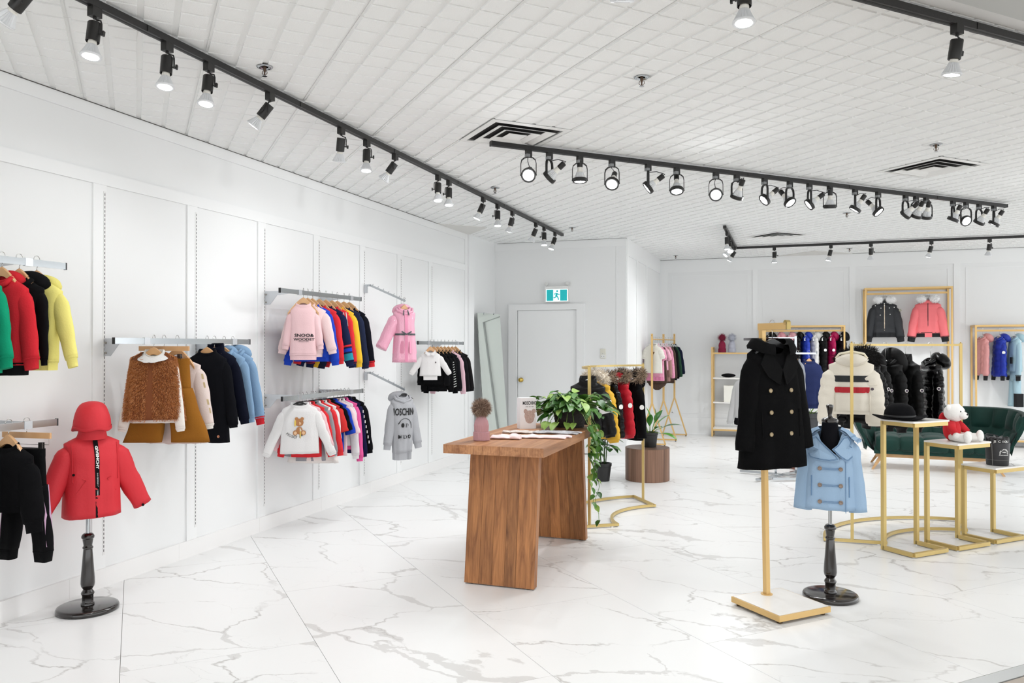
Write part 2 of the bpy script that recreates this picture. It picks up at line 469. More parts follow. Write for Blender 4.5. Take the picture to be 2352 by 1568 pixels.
# ------------------------------------------------------------------ track lighting
YAW = rad(19.38)
RT = Vector((cos(YAW), sin(YAW), 0)); FW = Vector((-sin(YAW), cos(YAW), 0)); UP = Vector((0, 0, 1))
def colx(px, x):      # depth along the left wall for a column measured on the photo, at known distance x from it
    u = (px - 1176) / 1805; return x * (sin(YAW) * u + cos(YAW)) / (cos(YAW) * u - sin(YAW))
def diag(px, c):      # point on the diagonal line y - x = c
    u = (px - 1176) / 1805; m = (sin(YAW) * u + cos(YAW)) / (cos(YAW) * u - sin(YAW)); x = c / (m - 1); return x, x + c
def coly(px, y):
    u = (px - 1176) / 1805; return y * (cos(YAW) * u - sin(YAW)) / (sin(YAW) * u + cos(YAW))
ZT = 2.989
def track(p, q, label, live_end=True):
    p = Vector((p[0], p[1], ZT + .0165)); q = Vector((q[0], q[1], ZT + .0165))
    o = MB().bar(p, q, .036, .033)
    d = (q - p).normalized(); s = Vector((-d.y, d.x, 0))
    t = thing('light_track', label, 'light track', (p + q) / 2, 0, 'black ceiling light tracks')
    c = (p + q) / 2
    rail = MB().bar(p - c, q - c, .036, .033).build('rail', black_metal, t)
    rail.data.transform(Matrix())
    g = MB().bar(p - c - Vector((0, 0, .0168)), q - c - Vector((0, 0, .0168)), .012, .0012).build('groove', mat('groove_black', '050505', .6), t)
    n = int((q - p).length / 1.22)
    for i in range(1, n + 1):
        a = p + d * (1.22 * i) - c
        MB().bar(a - d * .03 - Vector((0, 0, .001)), a + d * .03 - Vector((0, 0, .001)), .042, .030).build('joint_clip', black_metal, t)
    for e in (p - c, q - c):
        k = .012 if (e - (q - c)).length < .01 else -.012
        MB().bar(e, e + d * k, .04, .036).build('end_cap', black_metal, t)
    return t
track((-2.84, 1.7), (-2.84, 10.08), 'long black ceiling light track running parallel to the left wall')
track(diag(1130, 7.43), diag(2311, 7.40), 'black diagonal ceiling light track with ring spotlights over the middle of the shop')
track((-.745, 10.1), (-.745, 12.26), 'short black ceiling light track seen end on, near the back left corner')
track((-.76, 12.3), (5.2, 12.3), 'long black ceiling light track running parallel to the back wall')
track((-1.75, 1.59), (3.4, 6.74), 'black ceiling light track along the shop front, top right of the photo')

fin = mat('bulb_fins', 'dfe1e3', .4, .2); ceram = mat('bulb_ceramic', 'e9e7e0', .4)
lens_m = mat('lit_lens', 'ffffff', .3, emit=('fbfdff', 9.0))
housing_m = mat('spot_housing_black', '1d1c1b', .45, bump=(150, .15))
brack_m = mat('adapter_grey', '8d8f90', .3, .7)
P = {}
P['adapter'] = MB().box((-.024, -.017, -.042), (.024, .017, .001)).lathe([(.008, -.05), (.008, -.04)], n=8)
P['yoke'] = MB().tube([(0, 0, -.048), (-.012, 0, -.056), (-.030, 0, -.060), (-.034, 0, -.075), (-.034, 0, -.125)], .0038, 6)
hz = MB().lathe([(.0, -.001), (.026, -.001), (.028, -.004), (.028, -.088), (.0262, -.09), (.024, -.086), (.022, -.08)], n=20, caps=(True, False))
P['housing'] = hz
P['knob'] = MB().tube([(-.028, 0, -.055), (-.046, 0, -.055)], .004, 6).box((-.054, -.006, -.066), (-.045, .006, -.044))
P['bulb'] = MB().lathe([(.017, -.082), (.019, -.1), (.021, -.104)], n=20, mi=1).lathe([(.021, -.104), (.026, -.116), (.036, -.138), (.044, -.152)], n=40, star=.86).lathe([(.044, -.152), (.0445, -.157), (.040, -.160), (.032, -.1585)], n=28)
P['lens'] = MB().lathe([(.0325, -.1592), (.02, -.1605), (.001, -.161)], n=20, caps=(False, True))
proto = {}
def part_obj(key, m, parent, smooth=False, Mx=None):
    if key not in proto:
        o = P[key].build(key.split('@')[0], m, parent, smooth=smooth, auto=35 if smooth else None); proto[key] = o.data
    else:
        o = bpy.data.objects.new(key.split('@')[0], proto[key]); C.objects.link(o); o.parent = parent
    if Mx is not None: o.matrix_local = Mx
    return o
def head_matrix(aim, pivot, side=None):
    z = -aim.normalized(); x = Vector((0, 0, 1)).cross(z)
    if x.length < .05: x = side or Vector((1, 0, 0))
    x.normalize(); y = z.cross(x); M = Matrix((x, y, z)).transposed().to_4x4(); M.translation = pivot; return M
def lamp_light(root, M, off, power, ang=112):
    l = bpy.data.lights.new('beam', 'SPOT'); l.energy = power; l.spot_size = rad(ang); l.spot_blend = .75; l.shadow_soft_size = .03; l.color = (.97, .985, 1)
    o = bpy.data.objects.new('beam', l); C.objects.link(o); o.parent = root
    o.matrix_local = M @ Matrix.Translation((0, 0, off))
ORD = ['first', 'second', 'third', 'fourth', 'fifth', 'sixth', 'seventh', 'eighth', 'ninth', 'tenth', 'eleventh', 'twelfth', 'thirteenth', 'fourteenth', 'fifteenth', 'sixteenth', 'seventeenth', 'eighteenth', 'nineteenth', 'twentieth', 'twenty-first']
def cyl_lamp(x, y, along, aim, label, power=SPOT, knob=1, group='black cylinder track spotlights', lit=True):
    t = thing('track_spotlight', label, 'spotlight', (x, y, ZT), 0, group)
    A = Matrix.Rotation(along, 4, 'Z')
    part_obj('adapter', housing_m, t, Mx=A)
    M = head_matrix(aim, Vector((0, 0, -.066)))
    kr = M.to_3x3() @ Vector((-knob, 0, 0))
    a = math.atan2(kr.y, kr.x) + pi
    part_obj('yoke', black_metal, t, Mx=Matrix.Rotation(a, 4, 'Z'))
    Mk = M if knob > 0 else M @ Matrix.Rotation(pi, 4, 'Z')
    part_obj('housing', housing_m, t, True, M)
    part_obj('knob', housing_m, t, False, Mk)
    b = part_obj('bulb', [fin, ceram], t, False, M)
    ln = part_obj('lens', lens_m, b, True)
    lamp_light(t, M, -.17, power)
def aimv(r, f, u): return RT * r + FW * f + UP * u
T1 = [(62, (-.75, .1, -.8)), (215, (-.03, -.15, -1)), (382, (0, -.15, -1)), (478, (-.03, -.18, -1)), (619, (-.62, .0, -.8)), (783, (-.16, .3, -1)), (842, (0, -.15, -1)), (907, (-.6, .1, -.8)), (1006, (0, -.15, -1)),
      (1031, (0, -.15, -1)), (1110, (-.45, .0, -1)), (1143, (0, -.1, -1)), (1177, (-.28, .15, -1)), (1231, (-.4, .2, -1)), (1250, (0, -.12, -1)), (1275, (-.35, -.1, -1))]
for i, (px, a) in enumerate(T1):
    tl = abs(a[0])
    how = 'pointing straight down' if tl < .1 else ('tilted towards the left wall' if tl > .3 else 'tilted slightly to the left')
    cyl_lamp(-2.84, colx(px, -2.84), pi / 2, aimv(*a), 'black cylinder spotlight, %s from near end of left track, %s' % (ORD[i], how), power=SPOT * .55, knob=-1 if i in (5, 8, 9, 12, 14, 11) else 1, group='black cylinder spotlights on the left track')
T3 = [(1779, (0, 0, -1)), (1909, (-.22, .1, -1)), (2001, (.12, .3, -1)), (2140, (-.2, .2, -1)), (2274, (-.03, .2, -1))]
for i, (px, a) in enumerate(T3):
    cyl_lamp(coly(px, 12.3), 12.3, 0, aimv(*a), 'black cylinder spotlight %s from the left on the track along the back wall' % ORD[i], power=SPOT * 1.7, knob=-1, group='black cylinder spotlights along the back wall')
cyl_lamp(4.2, 12.3, 0, aimv(0, .3, -1), 'added black cylinder spotlight, unseen beyond the right edge on the back wall track', knob=-1, group='black cylinder spotlights along the back wall')  # unseen lamp added for more light at the back
for i, (y, a) in enumerate([(10.45, (0, -.1, -1)), (10.95, (-.1, -.6, -1)), (11.5, (-.8, -.1, -.9)), (12.05, (-.55, .2, -1))]):
    cyl_lamp(-.745, y, pi / 2, aimv(*a), 'black cylinder spotlight %s from the front on the short end-on track' % ORD[i], group='black cylinder spotlights on the short end-on track')
for px, a, lb in [(2201, (-.08, .15, -1), 'black cylinder spotlight at the top right, hanging from the shop front track'), (1712, (-.05, -.1, -1), 'silver finned bulb spotlight cut by the top edge of the photo')]:
    x, y = diag(px, 3.33)
    cyl_lamp(x, y, pi / 4, aimv(*a), lb, knob=-1, group='black cylinder spotlights on the shop front track')
for i, x in enumerate((-1.25, -.55, 1.75, 2.6)):  # unseen lamps added to brighten the near floor and ceiling
    cyl_lamp(x, x + 3.33, pi / 4, aimv(0, .5, -1), 'added black cylinder spotlight, %s of four, unseen on the shop front track' % ORD[i], knob=-1, group='added black cylinder spotlights out of view')
# ring spotlights
ya = MB(); pts = [(-.056, 0, -.185), (-.056, 0, -.10), (-.05, 0, -.075), (-.03, 0, -.058), (0, 0, -.053), (.03, 0, -.058), (.05, 0, -.075), (.056, 0, -.10), (.056, 0, -.185)]
ya.loft([[Vector(p) + Vector((0, sx, 0)) + Vector((sz * (1 if p[0] > .02 else -1 if p[0] < -.02 else 0), 0, sz * (1 if abs(p[0]) < .052 else 0))) for sx, sz in ((-.009, -.001), (.009, -.001), (.009, .004), (-.009, .004))] for p in pts])
P['yoke@ring'] = ya
P['adapter@ring'] = MB().box((-.022, -.017, -.052), (.022, .017, .001)).box((-.023, -.018, -.052), (.005, .018, -.03), 1)
P['ring'] = MB().lathe([(.050, .014), (.054, .016), (.056, .008), (.056, -.012), (.053, -.016), (.049, -.014), (.050, .014)], n=28, caps=(False, False)).tube([(-.062, 0, 0), (-.054, 0, 0)], .006, 8).tube([(.054, 0, 0), (.062, 0, 0)], .006, 8)
P['bulb@ring'] = MB().lathe([(.040, -.0102), (.0445, -.010), (.0485, -.006)], n=28, caps=(False, False)).lathe([(.048, -.006), (.046, .008), (.036, .035), (.026, .062)], n=40, star=.87).lathe([(.026, .062), (.0195, .075), (.018, .1), (.016, .112)], n=18, mi=1)
P['lens@ring'] = MB().lathe([(.041, -.0105), (.036, -.012), (.02, -.013), (.001, -.0135)], n=24, caps=(False, True))
P['socket'] = MB().lathe([(.019, .1), (.0215, .103), (.0215, .15), (.018, .154)], n=16)
T2 = [(1214, (-.1, -1, -.55)), (1262, (-.75, .35, -.65)), (1332, (0, .0, -1)), (1406, (-.25, -.75, -.75)), (1489, (-.78, .1, -.6)), (1555, (-.05, -.35, -1)), (1645, (-.25, -1, -.5)), (1693, (-.22, .45, -.85)),
      (1757, (-.8, -.1, -.65)), (1815, (.38, -.5, -.75)), (1860, (-.8, .1, -.6)), (1907, (.03, .15, -1)), (1965, (-.5, .2, -.8)), (2018, (.5, -.45, -.75)), (2081, (-.45, .6, -.6)), (2105, (-.15, .5, -.75)), (2128, (.05, .45, -.8)),
      (2190, (-.35, .3, -.9)), (2220, (.1, -.85, -.5)), (2250, (-.3, .5, -.8)), (2284, (-.4, .3, -.8))]
for i, (px, a) in enumerate(T2):
    c_ = 7.43 - .03 * i / 20
    x, y = diag(px, c_); aim = aimv(*a)
    how = 'glaring towards the camera' if a[1] < -.7 else ('turned away from the camera' if a[1] > .4 else ('pointing down' if abs(a[0]) < .2 else 'tilted to the %s' % ('left' if a[0] < 0 else 'right')))
    t = thing('ring_spotlight', 'black ring spotlight, %s from left on the diagonal track, %s' % (ORD[i], how), 'spotlight', (x, y, ZT), 0, 'ring spotlights on the diagonal track')
    part_obj('adapter@ring', [housing_m, brack_m], t, Mx=Matrix.Rotation(pi / 4, 4, 'Z'))
    M = head_matrix(aim, Vector((0, 0, -.185)), RT)
    xr = M.to_3x3() @ Vector((1, 0, 0))
    part_obj('yoke@ring', black_metal, t, Mx=Matrix.Rotation(math.atan2(xr.y, xr.x), 4, 'Z'))
    part_obj('ring', housing_m, t, True, M)
    b = part_obj('bulb@ring', [fin, ceram], t, False, M)
    part_obj('lens@ring', lens_m, b, True)
    part_obj('socket', housing_m, t, True, M)
    e = M @ Vector((0, 0, .154)); e2 = M @ Vector((0, 0, .17))
    mid = (e2 + Vector((0, 0, -.05))) / 2 + Vector((0, 0, .01)) + xr * .012
    MB().tube([Vector((0, 0, -.05)), Vector((0, 0, -.062)) + xr * .006, mid, e2, e], .003, 6).build('cord', black_plastic, t)
    lamp_light(t, M, -.03, SPOT)

# ceiling vents, sprinklers
vm = mat('vent_white', 'ededeb', .45); vdark = mat('vent_duct_shade', '1c1a18', .9)
for i, ((s0, d0), lb) in enumerate(zip(vents, ['large square ceiling vent nearest the left end of the diagonal track', 'large square ceiling vent above the right half of the diagonal track', 'small far square ceiling vent between diagonal and back tracks'])):
    c = sd(s0 + .305, d0 + .305)
    t = thing('ceiling_vent', lb, 'vent', (c.x, c.y, H), pi / 4, 'square ceiling vents')
    mb = MB()
    def frame(mb, ro, ri, z0, z1, th=.004):     # sloping square louvre
        for k in range(4):
            a = k * pi / 2 + pi / 4; b = a + pi / 2; q = math.sqrt(2)
            P4 = [(ro * q * cos(a), ro * q * sin(a), z0), (ro * q * cos(b), ro * q * sin(b), z0), (ri * q * cos(b), ri * q * sin(b), z1), (ri * q * cos(a), ri * q * sin(a), z1)]
            mb.add(P4 + [(x, y, z + th) for x, y, z in P4], [(3, 2, 1, 0), (4, 5, 6, 7), (0, 1, 5, 4), (1, 2, 6, 5), (2, 3, 7, 6), (3, 0, 4, 7)])
    f = MB(); frame(f, .302, .262, -.014, -.016); f.build('vent_frame', vm, t)
    MB().box((-.26, -.26, -.0045), (.26, .26, -.001)).build('duct_shade_sheet', vdark, t)  # flat sheet, the shade inside the duct is its dark colour
    for ro, ri in ((.222, .172), (.142, .10)):
        f = MB(); frame(f, ro, ri, -.026, -.009, .003); f.build('louvre', vm, t)
    MB().box((-.07, -.07, -.025), (.07, .07, -.021)).build('centre_plate', vm, t)
spr = [(-2.682, 3.574, 'near the left track'), (-.778, 4.418, 'above the near middle of the shop'), (1.051, 6.629, 'to the left of the right vent'), (-2.646, 7.033, 'beside the far half of the left track'), (.629, 9.678, 'just behind the diagonal track'),
       (-2.602, 9.708, 'in front of the door wall'), (-1.773, 13.278, 'beside the alcove corner'), (.894, 13.2, 'in front of the back wall patch')]
for x, y, lb in spr:
    t = thing('sprinkler', 'small chrome ceiling sprinkler ' + lb, 'sprinkler', (x, y, H - .0137), 0, 'ceiling sprinklers')
    MB().lathe([(.044, 0), (.042, -.004), (.03, -.006), (.02, .0)], n=20).build('escutcheon', chrome, t, smooth=True)
    MB().lathe([(.01, 0), (.008, -.02), (.004, -.03), (.004, -.05)], n=10).tube([(-.012, 0, -.02), (-.016, 0, -.035), (0, 0, -.05), (.016, 0, -.035), (.012, 0, -.02)], .002, 5).build('nozzle', mat('sprinkler_brass', '5d4c40', .4, .8), t)
    MB().lathe([(.014, -.05), (.014, -.0515)], n=10).build('deflector', chrome, t)
# exit sign over the door
t = thing('exit_sign', 'lit green running man exit sign above the door, with two emergency lamps', 'exit sign', (-3.137, YD - .001, 2.257))
MB().box((-.178, -.05, -.098), (.178, 0, .125)).build('sign_box', white_plastic, t)
MB().box((-.158, -.0515, -.09), (.162, -.05, .085)).build('lit_panel', mat('sign_white_lit', 'f2ffff', .4, emit=('f0ffff', .45)), t)
teal = mat('sign_teal_lit', '12a8ac', .4, emit=('0fa3a8', .25))
pic = MB()
pic.box((-.150, -.0525, -.082), (-.050, -.0515, .077)).build('teal_panel', teal, t)
MB().box((.052, -.0525, -.082), (.154, -.0515, .077)).build('teal_panel', teal, t)
man = MB()
def stroke(mb, pts, w_, y):
    for (x0, z0), (x1, z1) in zip(pts, pts[1:]):
        dx, dz = x1 - x0, z1 - z0; l = math.hypot(dx, dz) if 1 else 1; nx, nz = -dz / l * w_ / 2, dx / l * w_ / 2
        mb.add([(x0 + nx, y, z0 + nz), (x0 - nx, y, z0 - nz), (x1 - nx, y, z1 - nz), (x1 + nx, y, z1 + nz)], [(0, 1, 2, 3)])
stroke(man, [(.004, .028), (-.006, -.014)], .032, -.0528)
stroke(man, [(-.004, -.01), (-.018, -.035), (-.047, -.038)], .018, -.0527)
stroke(man, [(-.002, -.01), (.018, -.03), (.03, -.07)], .018, -.0526)
stroke(man, [(.002, .03), (-.026, .026), (-.036, .002)], .013, -.0525)
stroke(man, [(.004, .03), (.022, .012), (.046, .008)], .013, -.0524)
man.add([(.008 + .015 * cos(k * pi / 5), -.0523, .056 + .015 * sin(k * pi / 5)) for k in range(10)], [tuple(range(10))])
man.build('running_man', teal, t)
for sx in (-.155, .155):
    MB().lathe([(.018, 0), (.024, .006), (.024, .03), (.017, .036)], n=16, M=Matrix.Translation((sx, -.03, .165)) @ Matrix.Rotation(pi / 2, 4, 'X')).tube([(sx, -.03, .12), (sx, -.035, .155)], .006, 6).build('emergency_lamp', mat('lamp_white', 'dcdcda', .3), t)
MB().box((-.155, -.03, .128), (.155, -.024, .134)).build('mounting_bar', white_plastic, t)
t = thing('thermostat', 'cream thermostat plate on the wall right of the door', 'thermostat', (-2.47, YD, 1.42))
MB().box((-.038, -.012, -.07), (.038, 0, .065)).build('plate', mat('cream_plastic', 'dedccf', .4), t)
MB().box((-.03, -.02, -.06), (.03, -.012, -.015)).box((-.018, -.021, -.004), (.018, -.013, .006)).build('cover', white_plastic, t)
MB().box((-.02, -.0205, -.045), (-.012, -.0195, -.035)).box((.012, -.0205, -.045), (.02, -.0195, -.035)).box((-.01, -.0215, .0), (.01, -.0205, .004)).build('button', mat('grey_button', '77766f', .5), t)
# leaning mirror in the corner
a = Vector((-4.03, 10.02, 1.98)); b = Vector((-3.875, 10.495, 1.98)); 
wdir = (b - a).normalized(); nrm = Vector((wdir.y, -wdir.x, 0))
foot = nrm * .17
t = thing('leaning_mirror', 'tall narrow frameless mirror leaning in the corner left of the door', 'mirror', (0, 0, 0))
t.location = ((a + b) / 2 + foot); t.location.z = 0
L0 = Vector(t.location)
pa = [a + foot - Vector((0, 0, 1.98)), b + foot - Vector((0, 0, 1.98)), b, a]
pa = [p - L0 for p in pa]; up = (pa[3] - pa[0]).normalized(); nn = wdir.cross(up).normalized()
if nn.dot(nrm) < 0: nn = -nn
def pan(k, e): return [p + nn * k for p in (pa[0] + wdir * e + up * e, pa[1] - wdir * e + up * e, pa[2] - wdir * e - up * e, pa[3] + wdir * e - up * e)]
MB().add(pan(0, 0) + pan(-.006, 0), [(0, 1, 2, 3), (7, 6, 5, 4), (0, 4, 5, 1), (1, 5, 6, 2), (2, 6, 7, 3), (3, 7, 4, 0)]).build('mirror_glass', mat('mirror_silver', 'dfe6e0', .03, 1.), t)
MB().add(pan(-.0065, 0) + pan(-.016, .002), [(0, 1, 2, 3), (7, 6, 5, 4), (0, 4, 5, 1), (1, 5, 6, 2), (2, 6, 7, 3), (3, 7, 4, 0)]).build('backing_board', mat('mirror_back', '8f958f', .6), t)
for q in (.28, .72):
    p = pa[3].lerp(pa[2], q)
    MB().bar(p - up * .015 + nn * .002, p + up * .012 + nn * .002, .016, .004).build('clip', chrome, t)

# ------------------------------------------------------------------ hangers
def hook_pts(drop, r=.021, base=-.0):    # hook over a bar whose centre is the origin; stem goes down to -drop
    pts = []
    for k in range(11):
        a = rad(-40 + 220 * (1 - k / 10))
        pts.append((r * cos(a), 0, r * sin(a)))
    pts = pts[:]
    pts += [(r * .75, 0, -r * .9), (.004, 0, -r * 1.7), (0, 0, -r * 2.2), (0, 0, -drop)]
    return pts
HP = {}
def hanger(kind, loc, rot, label, drop=.055, group=None, width=.15):
    if len(label.split()) > 16: label = label.split(',')[0]
    for cut in (' and a round', ' of the curved'):
        if len(label.split()) > 16: label = label.split(cut)[0]
    name = {'wood': 'wooden_hanger', 'slim': 'black_hanger', 'white': 'white_hanger', 'clip': 'clip_hanger', 'blackwide': 'black_hanger', 'clear': 'plastic_hanger'}[kind]
    t = thing(name, label, 'hanger', loc, rot, group)
    key = (kind, drop, width)
    if key in HP:
        for nm, me in HP[key]:
            o = bpy.data.objects.new(nm, me); C.objects.link(o); o.parent = t
        return t
    L = []
    o = MB().tube([(0, p[0], p[2]) for p in hook_pts(drop)], .0019, 6).build('hook', wire, t, smooth=True); L.append(('hook', o.data))
    def arms(m, top, thick, w0, flatk, span, dropz, nm='shoulders'):
        rings = []
        for k in range(17):
            u = -1 + k / 8; x = u * span
            au = abs(u)
            zt = -drop - dropz * (au ** 1.35) + .0
            hh = top * (1 - .55 * au ** .8)
            zb = zt - hh - (.012 * (1 - au) ** 2 if kind == 'wood' else 0) * 0
            th_ = thick * (1 + (.8 * max(0, au - .55) / .45 if kind in ('wood', 'blackwide', 'white') else 0))
            rings.append([(x, -th_, zt - .003), (x, -th_ * .5, zt), (x, th_ * .5, zt), (x, th_, zt - .003), (x, th_, zb + .003), (x, 0, zb), (x, -th_, zb + .003)])
        o = MB().loft(rings).build(nm, m, t, smooth=True, auto=50); L.append((nm, o.data))
    if kind == 'wood': arms(beech, .05, .0085, 0, 1, width * .82, .125)
    elif kind == 'blackwide': arms(black_plastic, .05, .014, 0, 1, width * .85, .075)
    elif kind == 'white':
        arms(white_plastic, .045, .008, 0, 1, width * .8, .085)
        o = MB().box((-.03, -.0095, -drop - .04), (.03, -.0085, -drop - .012)).build('name_plate', mat('hanger_plate_grey', 'b8b8b8', .4), t); L.append(('name_plate', o.data))
    elif kind == 'clear': arms(clear_plastic, .02, .004, 0, 1, width, .06)
    elif kind == 'slim':
        arms(black_plastic, .014, .0035, 0, 1, width * .8, .055)
        m = MB(); z = -drop - .012
        q = [(.03 * cos(a) * (1 if abs(cos(a)) > .5 else 1), 0, .011 * sin(a)) for a in [k * pi / 6 for k in range(12)]]
        m.tube([(p[0], 0, z + p[2]) for p in q], .0045, 6, closed=True)
        o = m.build('size_ring', black_plastic, t, smooth=True); L.append(('size_ring', o.data))
    elif kind == 'clip':
        o = MB().box((-width, -.006, -drop - .03), (width, .006, -drop)).build('wooden_bar', beech, t); L.append(('wooden_bar', o.data))
        o = MB().tube([(-width * .93, 0, -drop - .03), (-width * .93, 0, -drop - .062), (width * .93, 0, -drop - .062), (width * .93, 0, -drop - .03)], .0016, 6).build('clip_rail', wire, t); L.append(('clip_rail', o.data))
        for sx in (-1, 1):
            m = MB(); x = sx * width * .62
            m.box((x - .012, -.009, -drop - .09), (x + .012, -.003, -drop - .05)).box((x - .012, .003, -drop - .09), (x + .012, .009, -drop - .05)).tube([(x, -.009, -drop - .066), (x, .009, -drop - .066)], .006, 8)
            o = m.build('clip', mat('clip_dark_chrome', '6a6666', .25, .8), t); L.append(('clip', o.data))
    HP[key] = L
    return t

# ------------------------------------------------------------------ garments
def sm(x): x = max(0., min(1., x)); return x * x * (3 - 2 * x)
def spow(v, e): return math.copysign(abs(v) ** e, v)
class Torso:
    def __init__(s, L=.4, sh=.15, shz=.045, nw=.06, wc=.16, wh=.165, t=.055, th=None, dip=.03, fold=.011, nf=5, puff=0, pa=.012, seed=1, arm=.1, skew=0):
        s.__dict__.update(locals()); s.th = th or t; s.R = random.Random(seed); s.ph = [s.R.uniform(0, 6.3) for _ in range(6)]
    def W(s, z):
        zs = -s.shz; za = zs - s.arm
        if z <= za: return s.wh + (s.wc - s.wh) * (z + s.L) / (za + s.L)
        if z <= zs: return s.wc + (s.sh - s.wc) * ((z - za) / s.arm)
        k = (z - zs) / s.shz
        return s.sh + (s.nw - s.sh) * k ** .75
    def T(s, z):
        zs = -s.shz; za = zs - s.arm
        if z <= za: return s.th + (s.t - s.th) * (z + s.L) / (za + s.L)
        k = (z - za) / (-za)
        return s.t + (s.t * .45 - s.t) * k ** 1.6
    def disp(s, u, z, side):
        g = sm((-z - s.shz) / (s.L * .8))
        w_ = s.W(z)
        f = s.fold * g * (sin(s.nf * pi * u / max(w_, .05) + s.ph[0] + side * 2) * .7 + sin(s.nf * 1.7 * pi * u / max(w_, .05) + s.ph[1] + z * 6) * .5)
        n = noise.noise(Vector((u * 14 + s.seed, z * 14, side * 3))) * .5 + noise.noise(Vector((u * 40, z * 30 + s.seed, side))) * .16
        f += s.fold * 1.3 * n
        if s.puff:
            q = (-z - .02) / (s.L / s.puff)
            f += s.pa * (abs(sin(pi * q)) ** .6 - .5)
        return f
    def pt(s, a, z):
        ca, sa = cos(a), sin(a)
        u = s.W(z) * spow(ca, .85); v = -s.T(z) * spow(sa, .75)
        side = 1 if sa > 0 else -1
        f = s.disp(u, z, side) * (abs(sa) ** .5)
        pu = 0
        if s.puff: pu = s.pa * .6 * (abs(sin(pi * ((-z - .02) / (s.L / s.puff)))) ** .6 - .5) * abs(ca)
        return Vector((u + math.copysign(pu, ca) + s.skew * z, v - side * f, z))
    def front(s, u, z, lift=.002):
        w_ = s.W(z); k = min(.999, abs((u) / w_)); ca = k ** (1 / .85); sa = math.sqrt(max(0, 1 - ca * ca))
        return Vector((u + s.skew * z, -s.T(z) * sa ** .75 - s.disp(u, z, 1) * sa ** .5 - lift, z))
    def mesh(s, n=32, rows=22):
        rows = max(rows, int(s.puff * 6))
        rings = []
        for i in range(rows + 1):
            k = i / rows; z = -s.L * (1 - k) if k < 1 else 0
            z = -s.L * (1 - k ** .9)
            ring = []
            for j in range(n):
                a = 2 * pi * (j + .5) / n; p = s.pt(a, z)
                dw = max(.06, s.dip * 1.7)
                if z > -dw and sin(a) > 0:
                    p.z -= s.dip * sin(a) ** (3 if s.dip > .08 else 1) * sm((z + dw) / dw)
                p.z += .004 * noise.noise(Vector((p.x * 20, s.seed, 0))) * (1 if i == 0 else 0)
                ring.append(p)
            rings.append(ring)
        return rings
def sleeve_rings(T, side, sl, r0, r1, sa=14, fwd=0., bend=0., puff=0, pa=.008, n=16, rows=14, flat=.56, seed=3, start=0., end=1.):
    rows = max(rows, int(puff * 5)) if rows == 14 else rows
    rings = []; p = Vector((side * (T.sh - r0 * .55), 0, -T.shz - r0 * .62)); path = []; rr = []
    steps = rows
    for i in range(steps + 1):
        k = i / steps; an = rad(sa - bend * k)
        d = Vector((side * sin(an), -fwd * (.4 + k), -cos(an))).normalized()
        path.append((p.copy(), d)); p = p + d * sl / steps
    for i, (q, d) in enumerate(path):
        k = i / steps
        if k < start - 1e-6 or k > end + 1e-6: continue
        r = r0 + (r1 - r0) * k ** .8
        if k < .12: r *= .62 + .38 * sm(k / .12)
        if puff: r += pa * (abs(sin(pi * k * puff)) ** .6 - .4)
        e1 = Vector((0, 1, 0)).cross(d).normalized(); e2 = e1.cross(d)
        ring = []
        for j in range(n):
            a = 2 * pi * j / n
            nn = noise.noise(Vector((cos(a) * 1.3 + seed, sin(a) * 1.3, k * 5))) * .17
            ring.append(q + e1 * (r * (1 + nn) * cos(a)) + e2 * (r * flat * (1 + nn) * sin(a)))
        rings.append(ring)
    return rings
GCOUNT = [0]
